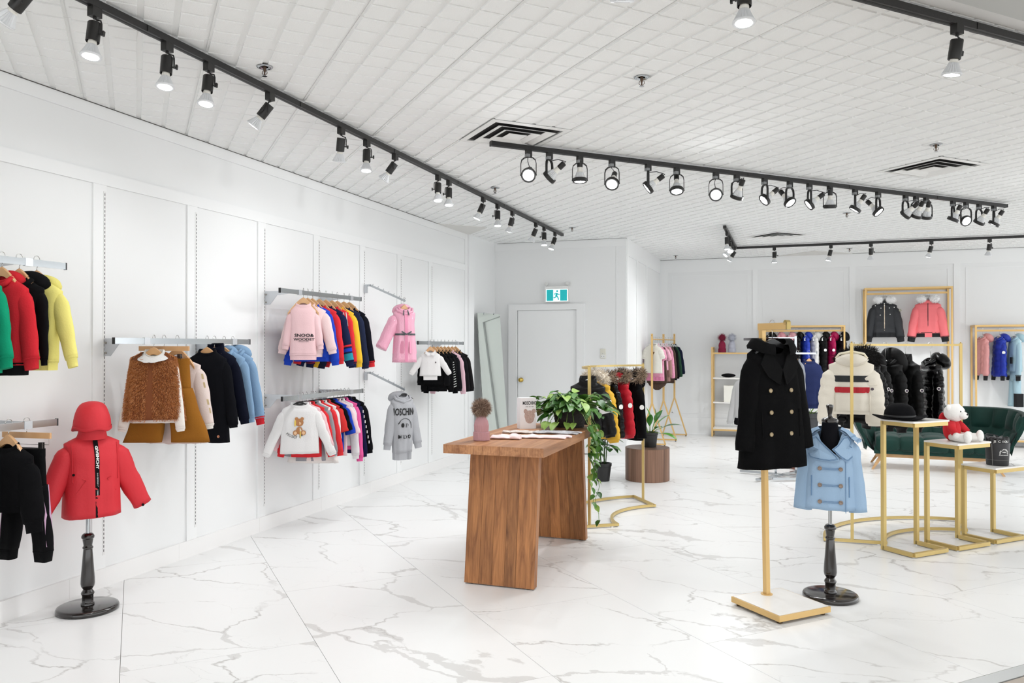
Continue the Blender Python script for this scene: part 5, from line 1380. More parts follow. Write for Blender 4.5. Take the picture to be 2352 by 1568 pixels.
t = garment('peacoat', 'light blue double breasted coat with a scalloped collar on the black stand', 'coat', (.236, 5.135, 1.005), rad(-2), bc, Tc, sl=.41, r0=.062, r1=.052, sa=9, fwd=.05, bend=3, flat=.85, collar='none')
# collar and lapels as thick scalloped leaves
def thick_leaf(t, pts, T, lift, m, name, th=.006, z0=0):
    n = len(pts); f = [T.front(u, z, lift) for u, z in pts]; c = sum(f, Vector()) / n + Vector((0, -.006, 0))
    mb = MB(); mb.add(f + [c] + [p + Vector((0, th, 0)) for p in f], [(i, (i + 1) % n, n) for i in range(n)] + [(i, n + 1 + i, n + 1 + (i + 1) % n, (i + 1) % n) for i in range(n)])
    o = mb.build(name, m, t)
    for q in (.93, .86):   # rows of stitching, dark enough to replace missing edge shading
        mb = MB().tube([c + (p - c) * q + Vector((0, -.002, 0)) for p in f], .0013, 4, closed=True); mb.build('stitching', bc2, o)
    return o
lap = [(.005, -.17), (-.055, -.165), (-.115, -.155), (-.135, -.125), (-.125, -.095), (-.10, -.085), (-.112, -.065), (-.105, -.035), (-.08, -.022), (-.055, -.05), (-.02, -.085), (.045, -.145), (.05, -.16)]
lap2 = [(.10, -.17), (.13, -.145), (.135, -.10), (.11, -.075), (.118, -.05), (.10, -.02), (.075, -.025), (.04, -.075), (.01, -.10), (.05, -.14), (.085, -.165)]
thick_leaf(t, lap2[::-1], Tc, .010, bc, 'lapel', th=.010)
thick_leaf(t, lap, Tc, .020, bc, 'lapel', th=.012)
for s in (-1, 1):      # shoulder collar, two scalloped layers
    for li, (r1_, z_) in enumerate(((.135, .0), (.165, -.024))):
        mb = MB(); n = 14; vs = []
        for k in range(n + 1):
            a = rad(-80 + 112 * k / n)   # from the back over the shoulder to the front
            a2 = a if s > 0 else pi - a
            ro = r1_ + .012 * abs(sin(k * .7 + li))
            for r, zz_ in ((.066, .028 - li * .012), ((.066 + ro) / 2, .012 + z_), (ro, -.022 + z_), (ro - .002, -.03 + z_)):
                vs.append((r * cos(a2), -r * sin(a2) * .72, zz_ - .02 * max(0, sin(a))))
        for k in range(n):
            for q in range(3):
                f = (4 * k + q, 4 * k + q + 1, 4 * k + 5 + q, 4 * k + 4 + q); mb_f = f if s > 0 else f[::-1]
                mb.f.append(mb_f); mb.m.append(0)
        mb.v = [tuple(v) for v in vs]; o = mb.build('collar_leaf', bc, t, smooth=True)
        for q in (.80, .93):
            MB().tube([Vector(vs[4 * k + 1]).lerp(Vector(vs[4 * k + 2]), q) + Vector((0, 0, .0015)) for k in range(n + 1)], .0012, 4).build('stitching', bc2, o)
btn = mat('horn_button', '9a8574', .3, var=('5f4c3f', 60), coat=.5)
for k in range(3):
    z = -.215 - .098 * k
    for u in (-.058, .058): fcircle(t, Tc, u, z, .0125, btn, 'button', .006, .005)
    for dz in (-.004, .004): MB().tube([Tc.front(u, z + dz, .005) for u in (-.045, -.02, 0, .02, .045)], .0016, 5).build('button_loop', bc2, t)
MB().tube([Tc.front(.085, z, .003) for z in (-.17, -.25, -.35, -.47)], .002, 5).build('front_edge', bc2, t)
for s in (-1, 1): MB().tube([Tc.front(s * .105, z, .003) for z in (-.26, -.32, -.38)], .0035, 5).build('pocket_welt', bc2, t)
# gold pole stand with the black coat
t = thing('pole_stand', 'gold pole display stand with a square white topped base, carrying the black coat', 'display stand', (-.049, 4.80, 0), rad(45))
B_ = .192
MB().box((-B_, -B_, .016), (B_, B_, .048)).build('base_frame', gold2, t)
MB().box((-B_ + .008, -B_ + .008, .0482), (B_ - .008, B_ - .008, .0505)).build('base_top', marble_top, t)
for sx in (-1, 1):
    for sy in (-1, 1): MB().lathe([(.016, 0), (.016, .008), (.008, .010), (.008, .017)], c=(sx * .16, sy * .16, 0), n=14).build('foot', mat('foot_bronze', '4d3d2c', .4, .7), t)
pb = Matrix.Rotation(rad(-45), 3, 'Z') @ Vector((-.125 + .049, 4.905 - 4.80, 0))
MB().lathe([(.034, .0505), (.034, .055)], c=(pb.x, pb.y, 0), n=24).build('flange', gold2, t)
MB().bar((pb.x, pb.y, .055), (pb.x - .018, pb.y + .014, 1.655), .029, .029).build('pole', gold2, t)
MB().box((pb.x - .0335, pb.y - .19, 1.615), (pb.x - .0045, pb.y + .035, 1.655)).build('arm', gold2, t)
MB().lathe([(.0145, 0), (.0145, .029)], n=16, M=Matrix.Translation((pb.x - .0335, pb.y - .185, 1.655)) @ Matrix.Rotation(pi / 2, 4, 'Y')).box((pb.x - .0335, pb.y - .1995, 1.615), (pb.x - .0045, pb.y - .1902, 1.656)).build('end_stop', mat('end_stop_brass', 'a8935a', .4, .6), t)
cx_, cy_ = -.150 + .085 * S2 * 1.0, 4.905 - .075 * S2
hanger('blackwide', (cx_, cy_, 1.653), rad(43), 'wide black hanger holding the long black coat', .09, None, .17)
bf = mat('black_wool', '060607', .95, bump=(160, .4), spec=.12)
Tk = Torso(L=.72, sh=.175, shz=.045, nw=.075, wc=.175, wh=.235, t=.075, th=.09, fold=.012, nf=3, seed=95, dip=.06, arm=.13)
t = garment('long_coat', 'long black double breasted wool coat hanging on the gold pole stand', 'coat', (cx_, cy_, 1.535), rad(43), bf, Tk, sl=.53, r0=.08, r1=.06, sa=10, fwd=.05, bend=0, flat=.7, collar='none')
bf2 = mat('black_wool_collar', '09090a', .95, bump=(160, .4), spec=.15)
for s in (-1, 1):
    mb = MB(); n = 12; vs = []
    for k in range(n + 1):
        a = rad(-80 + 150 * k / n); a2 = a if s > 0 else pi - a
        ro = .155 - .02 * k / n
        for r, zz_ in ((.078, .03), (.12, .032), (ro, -.012), (ro - .004, -.03)): vs.append((r * 1.15 * cos(a2), -r * sin(a2) * .7 - .002, zz_ - .04 * max(0, sin(a))))
    for k in range(n):
        for q in range(3):
            f = (4 * k + q, 4 * k + q + 1, 4 * k + 5 + q, 4 * k + 4 + q); mb.f.append(f if s > 0 else f[::-1]); mb.m.append(0)
    mb.v = vs; mb.build('collar_leaf', bf2, t, smooth=True)
    pts = [(s * .02, -.24), (s * .10, -.19), (s * .14, -.12), (s * .10, -.05), (s * .06, -.06), (0, -.15)]
    f = [Tk.front(u, z, .014) for u, z in pts]; MB().add(f + [p + Vector((0, .008, 0)) for p in f], [tuple(range(6)) if s < 0 else tuple(range(5, -1, -1))] + [(i, i + 6, (i + 1) % 6 + 6, (i + 1) % 6) for i in range(6)]).build('lapel', bf2, t)
hb = mat('coat_button', 'b9a67e', .3, var=('6f5c40', 70), coat=.4)
for k in range(3):
    for u in (-.075, .075): fcircle(t, Tk, u - .01, -.27 - .125 * k, .0125, hb, 'button', .006, .006)
MB().box((-.035, .02, -.04), (.035, .022, .0)).build('neck_label', mat('grey_label', 'b9bab8', .6), t)
me = text_mesh('CHLOE', .02, (.8, 1)); 
for v in me.vertices: v.co = Vector((v.co.x, .0185, v.co.y - .018))
me.materials.append(ink); o = bpy.data.objects.new('lettering', me); C.objects.link(o); o.parent = t
for s in (-1, 1): MB().tube([Tk.front(s * .14 - .0, z, .002) for z in (-.38, -.46, -.54)], .003, 5).build('pocket_welt', bf2, t)

# ------------------------------------------------------------------ curved racks
def arc_rack(Cx, Cy, a1, a2, h_, label, rmid=.9, ri=.65, ro=1.12):
    t = thing('curved_rack', label, 'clothes rack', (Cx, Cy, 0), 0, 'curved gold clothes racks')
    def pt(r, a, z): return Vector((r * cos(rad(a)), r * sin(rad(a)), z))
    def arc(r, z, w_, hh, nm, ex=0):
        rs = []
        for k in range(29):
            a = a1 + (a2 - a1) * k / 28
            rs.append([pt(r - w_ / 2, a, z), pt(r + w_ / 2, a, z), pt(r + w_ / 2, a, z + hh), pt(r - w_ / 2, a, z + hh)])
        MB().loft(rs).build(nm, gold, t)
    arc(ri, .008, .022, .022, 'base_arc'); arc(ro, .008, .022, .022, 'base_arc')
    for a in (a1, a2):
        MB().bar(pt(ri - .012, a, .019), pt(ro + .012, a, .019), .022, .022).build('base_bar', gold, t)
        MB().bar(pt(rmid, a, .03), pt(rmid, a, h_ + .01), .026, .022).build('post', gold, t)
        MB().ball(pt(rmid, a, h_ + .016), .007, 8, 6).build('finial', gold, t)
    arc(rmid, h_ - .012, .018, .018, 'hanging_rail')
    for r in (ri + .05, ro - .05):
        for a in (a1, a2): MB().lathe([(.012, 0), (.012, .008)], c=pt(r, a, 0), n=10).build('foot', clear_plastic, t)
    return t
CA = (-.827, 6.92, 214.3, 124.7); CB = (1.345, 6.655, 183, 88)
arc_rack(*CA, 1.338, 'curved gold clothes rack behind the wooden table')
arc_rack(*CB, 1.535, 'curved gold clothes rack with the cream and black puffer jackets', rmid=.885, ro=1.08)
def on_arc(Cd, r, px, z):       # angle on the arc whose column in the photo is px
    best = None
    for k in range(0, 181):
        a = Cd[2] + (Cd[3] - Cd[2]) * k / 180; x = Cd[0] + r * cos(rad(a)); y = Cd[1] + r * sin(rad(a))
        q = 1176 + 1805 * (x * cos(YAW) + y * sin(YAW)) / (-x * sin(YAW) + y * cos(YAW))
        if best is None or abs(q - px) < best[0]: best = (abs(q - px), a, x, y)
    return best[1:]
def arc_hang(Cd, r, a, z, name, label, m, T, kind='white', hl=None, drop=.09, nk=.02, turn=0, grp=None, cat='jacket', wd=.15, **kw):
    x = Cd[0] + r * cos(rad(a)); y = Cd[1] + r * sin(rad(a))
    tx, ty = sin(rad(a)), -cos(rad(a))                 # towards the first post
    rot = math.atan2(-tx if 0 else (-sin(rad(a))), cos(rad(a)))
    n = Vector((-sin(rad(a)), cos(rad(a)), 0))
    if Cd is CA: n = Vector((-sin(rad(a)), cos(rad(a)), 0))
    rot = math.atan2(n.x, -n.y) + turn
    hanger(kind, (x, y, z + .012), rot, kind_word[kind] + ' holding the ' + (hl or label), drop, grp, wd)
    return garment(name, label, cat, (x, y, z + .012 - drop - nk), rot, m, T, **kw)
blkp = puff('09090a', .34); blkm = puff('09090a', .55); gloss = puff('070708', .2); redp = puff('c4202f', .45); whp = puff('f0efed', .5); yep = puff('e8b53a', .5); crp = puff('e6dfd0', .7)
browfur = [mat('raccoon_fur', '8f7a66', .95), mat('raccoon_fur_dark', '4d3f35', .95), mat('raccoon_fur_light', 'c4ae96', .95)]
blkfur = [mat('black_fur', '0e0d0e', .95), mat('black_fur_2', '1c1a1b', .95)]
whfur = [mat('white_fur', 'fcfcfc', .95), mat('white_fur_2', 'f2f1f0', .95)]
crfur = [mat('cream_fur', 'efe6d8', .95), mat('cream_fur_2', 'ddd0bd', .95)]
bdg = mat('round_badge', 'e6e6e4', .5)
ga = 'white hangers on the rack behind the table'
Ta = Torso(L=.50, sh=.16, wc=.16, wh=.165, t=.06, seed=100, puff=6, pa=.014, nw=.075, dip=.04)
t = arc_hang(CA, .9, on_arc(CA, .9, 1350, 1.3)[0], 1.30, 'puffer_jacket', 'black puffer jacket with a white chest band, behind the trailing plant', blkp, Ta, grp=ga, sl=.40, r0=.078, r1=.06, sa=16, sl_puff=6, collar_h=.05, cuff=(blkp, .02))
strip(t, Ta, -.25, -.17, label_white, 'chest_band', .008)
rg = sleeve_rings(Ta, 1, .40, .082, .064, 16, .05, 4, 6, .008, seed=101, start=.22, end=.52); MB().loft(rg, caps=(False, False)).build('sleeve_band', whp, t, smooth=True)
Ta2 = Torso(L=.53, sh=.16, wc=.16, wh=.165, t=.045, seed=101, puff=7, pa=.013, nw=.075)
t = arc_hang(CA, .9, on_arc(CA, .9, 1364, 1.3)[0], 1.30, 'puffer_jacket', 'yellow and white puffer jacket with a cream fur hood', yep, Ta2, grp=ga, sl=.46, r0=.075, r1=.062, sa=14, sl_puff=7, cuff=(yep, .02), fur=(crfur, .10, .07, 1400))
vstrip(t, Ta2, .12, .03, -.10, -.45, label_white, 'white_panel', .012)
Ta3 = Torso(L=.52, sh=.15, wc=.15, wh=.16, t=.045, seed=102, puff=7, pa=.012)
arc_hang(CA, .9, on_arc(CA, .9, 1388, 1.3)[0], 1.30, 'puffer_jacket', 'glossy black hooded puffer between the yellow and red jackets', gloss, Ta3, grp=ga, sl=.45, r0=.072, r1=.058, sa=12, sl_puff=7, hood=(.10, .07, .06), fur=(browfur, .09, .05, 900), badge=(bdg, .35, 1))
arc_hang(CA, .9, on_arc(CA, .9, 1415, 1.3)[0], 1.30, 'puffer_jacket', 'red puffer jacket with a brown fur trimmed hood', redp, Torso(L=.55, sh=.16, wc=.16, wh=.165, t=.05, seed=103, puff=7, pa=.014), grp=ga, sl=.44, r0=.075, r1=.062, sa=14, sl_puff=6, furback=.06, hood=(.10, .08, .06), fur=(browfur, .115, .06, 1800), cuff=(redp, .02), badge=(bdg, .36, 1))
arc_hang(CA, .9, on_arc(CA, .9, 1450, 1.3)[0], 1.30, 'winter_coat', 'black winter coat with a brown fur trimmed hood and a round white badge', fab('0c0c0e'), Torso(L=.58, sh=.16, wc=.16, wh=.17, t=.06, seed=104), grp=ga, cat='coat', sl=.47, r0=.078, r1=.062, sa=14, hood=(.10, .08, .06), fur=(browfur, .115, .06, 1800), badge=(bdg, .36, 1), furback=.06)
# rack B
gb = 'white hangers on the rack of black puffers'
Tb_ = Torso(L=.42, sh=.165, shz=.05, wc=.16, wh=.16, t=.075, seed=110, puff=5, pa=.004, nw=.07, dip=-.01, arm=.12)
crm = mat('cream_shell', 'e7e0d2', .7, bump=(90, .3), spec=.3)
t = arc_hang(CB, .885, 172, 1.523, 'puffer_jacket', 'cream padded jacket with black and red chest stripes, seen from behind', crm, Tb_, grp=gb, drop=.09, nk=.02, turn=.16, sl=.41, r0=.092, r1=.07, sa=16, fwd=0, bend=14, sl_puff=6, sl_pa=.005, flat=.75, cuff=(crm, .02), hem=(crm, .02))
strip(t, Tb_, -.185, -.135, mat('stripe_black', '25272a', .8), 'stripe', .006, -.8, .8)
strip(t, Tb_, -.27, -.225, mat('stripe_red', 'b8232f', .8), 'stripe', .006, -.8, .8)
def fnh(v): v = v.copy(); v.z *= 1 - .25 * (abs(v.x) / .12); return v
MB().ball((0, -.035, -.015), (.12, .07, .06), 22, 10, fn=fnh).build('hood', crm, t, smooth=True)
MB().tube([(-.115, -.03, .0), (-.09, -.045, .035), (0, -.05, .055), (.09, -.045, .035), (.115, -.03, .0)], .009, 8).build('hood_seam', mat('cream_trim', 'efe7cf', .6), t, smooth=True)
MB().tube([(.06, -.085, -.04), (.1, -.08, -.03), (.12, -.05, -.01)], .004, 6).build('hood_fold', crm, t)
badge_r = mat('badge_tricolour', 'e9e5e2', .5)
for s, k in ((1, .36),):
    rg = sleeve_rings(Tb_, s, .41, .092, .07, 16, 0, 14, 6, .01, seed=110 + s, flat=.75); q = min((Vector(p) for p in rg[int(.36 * (len(rg) - 1))]), key=lambda p: p.y)
    MB().lathe([(.012, 0), (.011, .004), (.0003, .004)], n=14, M=Matrix.Translation(q) @ Matrix.Rotation(pi / 2, 4, 'X')).build('sleeve_badge', mat('badge_dark', '4a3c44', .5), t)
    MB().box((q.x - .035, q.y - .006, q.z + .03), (q.x + .035, q.y + .004, q.z + .035)).build('pocket_flap', crm, t)
for s in (-1, 1): MB().tube([Tb_.front(s * .125, z, .003) for z in (-.26, -.33, -.42)], .003, 5).build('pocket_zip', mat('cream_zip', 'cfc6b6', .6), t)
BP = [(163, blkp, 'black puffer with a fur hood right behind the cream jacket', dict(fur=(blkfur, .12, .06, 1500)), .40, .36), (153, blkp, 'black puffer with a dusty pink hood lining', dict(fur=(blkfur, .12, .08, 1800)), .44, .42),
      (145, blkm, 'matt black puffer third behind the cream jacket', dict(hood=(.11, .09, .07)), .52, .46), (130, blkm, 'black puffer with a tall rounded hood above its hanger', dict(hood=(.13, .12, .08)), .54, .48),
      (117, blkm, 'black puffer coat second from the right post of the curved rack', dict(collar_h=.05), .54, .48), (103, gloss, 'glossy black puffer coat nearest the right post, with a drooping hood', dict(hood=(.11, .075, .07)), .50, .44)]
for i, (a, m, lb, kw, L_, sl) in enumerate(BP):
    T_ = Torso(L=L_, sh=.16, wc=.16, wh=.16, t=.068, seed=111 + i, puff=9, pa=.012)
    t = arc_hang(CB, .885, a, 1.523, 'puffer_jacket', lb, m, T_, grp=gb, drop=.13, nk=.0, cat='jacket', sl=sl, r0=.078, r1=.06, sa=10, sl_puff=9, sl_pa=.009, cuff=(m, .03), **kw)
    rg = sleeve_rings(T_, 1, sl, .078, .06, 10, .05, 4, 9, .009, seed=T_.seed + 1)
    ri = rg[int(.36 * (len(rg) - 1))]; cc = sum((Vector(p) for p in ri), Vector()) / len(ri); q = max((Vector(p) for p in ri), key=lambda p: p.x - .4 * p.y) + Vector((.006, -.003, 0))
    MB().lathe([(.015, 0), (.014, .004), (.008, .005), (.0003, .005)], n=14, M=Matrix.Translation(q) @ Matrix.Rotation(-rad(22), 4, 'Z') @ Matrix.Rotation(pi / 2, 4, 'Y')).build('sleeve_badge', badge_r, t)
    MB().lathe([(.010, .0052), (.0003, .0058)], n=10, M=Matrix.Translation(q) @ Matrix.Rotation(-rad(22), 4, 'Z') @ Matrix.Rotation(pi / 2, 4, 'Y')).build('badge_centre', mat('badge_red_blue', '3d2f44', .5), t)
    if i == 1: MB().add([(-.17, -.06, -.03), (-.10, -.075, -.015), (-.09, -.08, -.09), (-.15, -.075, -.10)], [(0, 1, 2, 3)]).build('hood_lining', fab('c59ab0'), t)

# ------------------------------------------------------------------ three A-frame rack at the back
t = thing('trestle_rack', 'gold three post clothes rack with A shaped feet in the alcove', 'clothes rack', (-1.95, 12.75, 0))
posts = []
for i, (px, y, hz) in enumerate([(1497.5, 12.1, 1.715), (1524, 12.75, 1.72), (1549, 13.55, 1.735)]):
    x = coly(px, y) + 1.95; yy = y - 12.75; posts.append((x, yy, hz))
    MB().box((x - .015, yy - .015, .62), (x + .015, yy + .015, hz)).build('post', gold2, t)
    for s in (-1, 1): MB().bar((x, yy, .66), (x + s * .20, yy, .03), .022, .022).build('foot_brace', gold2, t)
    MB().bar((x - .21, yy, .025), (x + .21, yy, .025), .022, .022).build('foot_bar', gold2, t)
    for s in (-1, 1): MB().lathe([(.011, 0), (.011, .014)], c=(x + s * .19, yy, 0), n=8).build('glide', black_plastic, t)
    MB().ball((x, yy - .017, hz - .03), .006, 8, 6).build('bolt', mat('bolt_brass', '9a7a42', .3, .8), t)
for a, b in ((0, 1), (1, 2)):
    p, q = posts[a], posts[b]
    MB().tube([(p[0], p[1], 1.63), (q[0], q[1], 1.63)], .009, 8).build('hanging_rail', gold2, t)
gc_ = 'clear hangers on the trestle rack'
ging = mat('pink_gingham', 'f0b8cd', .9, var=('e07fa6', 30)); mono = mat('brown_monogram', '5a4538', .9, var=('2f231c', 34)); cre = fab('f4f0e6')
CG = [(12.16, cre, 'cream short sleeved top with a small brown emblem on the trestle rack', .44, .13, 22, 'top'), (12.27, ging, 'pink gingham jumper longer than the cream top before it', .56, .15, 20, 'top'), (12.38, mono, 'brown monogram romper on the trestle rack', .60, .0, 10, 'romper'),
      (12.50, mat('pink_gingham_b', 'f4c9d6', .9, var=('e891b0', 26)), 'pink gingham short sleeved shirt with a white hanger, trestle rack', .40, .16, 24, 'shirt'), (12.62, fab('b58f86'), 'dusty brown long top on the trestle rack', .58, .42, 8, 'top'), (12.74, ging, 'pink checked cardigan in the middle of the trestle rack', .52, .44, 10, 'cardigan'),
      (12.90, mono, 'brown monogram top with long sleeves, trestle rack', .62, .45, 10, 'top'), (13.08, fab('151517'), 'black jumper left of the dark green one, trestle rack', .58, .46, 10, 'jumper'), (13.24, fab('2a4a38'), 'dark green jumper on the trestle rack', .52, .44, 12, 'jumper'), (13.42, fab('1a2036'), 'dark navy jumper, last on the trestle rack', .50, .40, 14, 'jumper')]
for i, (y, m, lb, L_, sl, sa, ct) in enumerate(CG):
    p, q = (posts[0], posts[1]) if y < 12.75 else (posts[1], posts[2]); k = (y - 12.75 - p[1]) / (q[1] - p[1]); x = p[0] + (q[0] - p[0]) * k - 1.95
    kd = 'wood' if i == 9 else 'clear'
    hanger(kd, (x, y, 1.647), rad(-12), kind_word[kd] + ' holding the ' + lb.split(' longer')[0].split(' with')[0].split(' on the')[0].split(', trestle')[0].split(', last')[0].split(' left of')[0].split(' in the')[0] + ' at the back', .07, gc_ if kd == 'clear' else None, .14)
    T_ = Torso(L=L_, sh=.135, wc=.14, wh=.15 if i != 2 else .17, t=.035, seed=130 + i, fold=.008)
    t = garment({'top': 'knitted_tee', 'romper': 'romper', 'shirt': 'shirt', 'cardigan': 'cardigan', 'jumper': 'jumper'}[ct], lb, ct, (x, y, 1.647 - .10), rad(-12), m, T_, sl=sl, r0=.055, r1=.048 if sl < .3 else .036, sa=sa, cuff=(m, .02) if sl else None)
    if i == 0:
        patch(t, T_, disc(.015, -.13, .014, .02), mat('emblem_brown', '6b5638', .8), 'emblem'); patch(t, T_, disc(.03, -.12, .008, .012), mat('emblem_brown', '6b5638', .8), 'emblem')
    if i in (1,): strip(t, T_, -.55, -.50, fab('e88fb4'), 'hem_stripe', .004)
    if i == 2: MB().loft([[(w_ * cos(a), .03 * sin(a), z) for a in [2 * pi * j / 16 for j in range(16)]] for w_, z in ((.17, -.58), (.13, -.64), (.03, -.71))]).build('romper_seat', m, t, smooth=True)

# ------------------------------------------------------------------ units along the back wall
YF = 13.62; YW = 13.925
def wall_frame(x0, x1, h_, label, lower=True, inner=.085, rods=True):
    xc = (x0 + x1) / 2; t = thing('framed_rack', label, 'clothes rack', (xc, (YF + YW) / 2, 0), 0, 'gold framed racks against the back wall')
    a, b = x0 - xc, x1 - xc; f, k = YF - (YF + YW) / 2, YW - (YF + YW) / 2; s_ = .026
    for x in (a, b):
        for y in (f, k): MB().box((x - s_ / 2, y - s_ / 2, .006), (x + s_ / 2, y + s_ / 2, h_)).build('post', gold2, t)
        MB().bar((x, f + s_ / 2, h_ - s_ / 2), (x, k - s_ / 2, h_ - s_ / 2), s_, s_).build('side_bar', gold2, t)
        MB().bar((x, f + s_ / 2, .10), (x, k - s_ / 2, .10), s_, s_).build('side_bar', gold2, t)
        MB().bar((x + (.03 if x < 0 else -.03), 0, h_ - .026), (x + (.03 if x < 0 else -.03), 0, h_ - inner - .01), .02, .02).build('rail_drop', gold2, t)
    for y in (f, k): MB().bar((a + s_ / 2, y, h_ - s_ / 2), (b - s_ / 2, y, h_ - s_ / 2), s_, s_).build('top_bar', gold2, t)
    MB().bar((a + .02, 0, h_ - inner), (b - .02, 0, h_ - inner), .018, .03).build('hanging_rail', gold2, t)
    for y in (f, k): MB().bar((a + s_ / 2, y, .10), (b - s_ / 2, y, .10), s_, s_).build('bottom_bar', gold2, t)
    MB().box((a + .015, f + .014, .113), (b - .015, k - .014, .125)).build('bottom_shelf', marble_top, t)
    return t
wall_frame(-.38, .845, 1.862, 'gold framed wall rack full of coloured puffers, behind the black coat')
wall_frame(1.155, 2.37, 2.445, 'tallest gold framed wall rack, with the black and coral parkas')
wall_frame(2.69, 3.92, 1.848, 'gold framed wall rack at the right edge, above the sofa')
# shelf unit
x0, x1 = -1.215, -.42; xc = (x0 + x1) / 2
t = thing('shelf_unit', 'gold framed shelf unit with white shelves against the back wall', 'shelf', (xc, (YF + YW) / 2, 0))
a, b = x0 - xc, x1 - xc; f, k = YF - (YF + YW) / 2, YW - (YF + YW) / 2
for x in (a, b):
    for y in (f, k): MB().box((x - .014, y - .014, .006), (x + .014, y + .014, 1.51)).build('post', gold2, t)
for x in (a, b): MB().bar((x, f + .014, 1.49), (x, k - .014, 1.49), .024, .024).bar((x, f + .014, .06), (x, k - .014, .06), .024, .024).build('side_bar', gold2, t)
MB().bar((a + .014, f, 1.405), (b - .014, f, 1.405), .024, .026).build('front_bar', gold2, t)
MB().bar((a + .014, f, .118), (b - .014, f, .118), .024, .026).build('front_bar', gold2, t)
for z in (1.405, .985, .575, .14): MB().box((a + .014, f + .012, z - .012), (b - .014, k - .012, z + .012)).build('shelf', marble_top, t)
bobble(-1.06, 13.74, 1.418, 1.32, '8c1f3e', ['7a1a36', '9a2c4c'], 'dark crimson bobble hat on the back shelf unit', badge=bdg, n=500)
bobble(-.90, 13.74, 1.418, 1.32, 'b6b8c4', ['b9bcc8', 'a3a6b4'], 'pale grey bobble hat on the back shelf unit', badge=bdg, n=500)
t = thing('folded_scarf', 'black folded scarf on the second shelf of the back unit', 'scarf', (-.955, 13.70, .998))
MB().ball((0, 0, .035), (.115, .07, .034), 22, 8, fn=lambda v: v * (1 + .08 * noise.noise(v * 30))).build('knit', fab('121214'), t, smooth=True)
t = thing('storage_box', 'cream square box on the third shelf of the back unit', 'box', (-.90, 13.74, .588))
MB().box((-.125, -.11, 0), (.125, .11, .27)).build('carton', mat('cream_card', 'ebe9df', .6), t)
MB().box((-.128, -.113, .225), (.128, .113, .275)).build('lid', mat('cream_card', 'ebe9df', .6), t)
# puffers on the first wall rack (edge on)
YR = (YF + YW) / 2
E1 = [(1765, gloss, 'glossy black puffer first on the wall rack of coloured puffers', .60), (1787, puff('e9a4ad'), 'blush pink puffer, second on the same wall rack', .66), (1812, puff('e6aeb5'), 'rose pink hooded puffer right of the blush one', .62), (1829, gloss, 'glossy black puffer left of the royal blue one', .50),
      (1849, puff('2e46b8', .35), 'royal blue hooded puffer on the back wall rack', .62), (1869, puff('e9e8e4', .4), 'white hooded puffer on the back wall rack', .66), (1889, blkm, 'long black puffer left of the magenta one', .98), (1908, puff('b01852', .3), 'magenta glossy puffer on the back wall rack', .76), (1932, blkm, 'black hooded puffer at the right post, last on the back wall rack', .80)]
for i, (px, m, lb, L_) in enumerate(E1):
    x = coly(px, YR)
    hanger('white', (x, YR, 1.795), pi / 2, 'white plastic hanger holding the ' + lb.split(',')[0].split(' on ')[0].split(' first')[0], .08, 'white hangers on the back wall rack', .14)
    T_ = Torso(L=L_, sh=.14, wc=.15, wh=.15, t=.05, seed=150 + i, puff=int(L_ * 14), pa=.010)
    garment('puffer_jacket', lb, 'jacket', (x, YR, 1.795 - .10), -pi / 2 + .35, m, T_, sl=min(.5, L_ * .8), r0=.062, r1=.05, sa=4, sl_puff=8, hood=(.085, .08, .065), cuff=(m, .02), badge=(bdg, .3, 1) if i in (6, 7) else None)
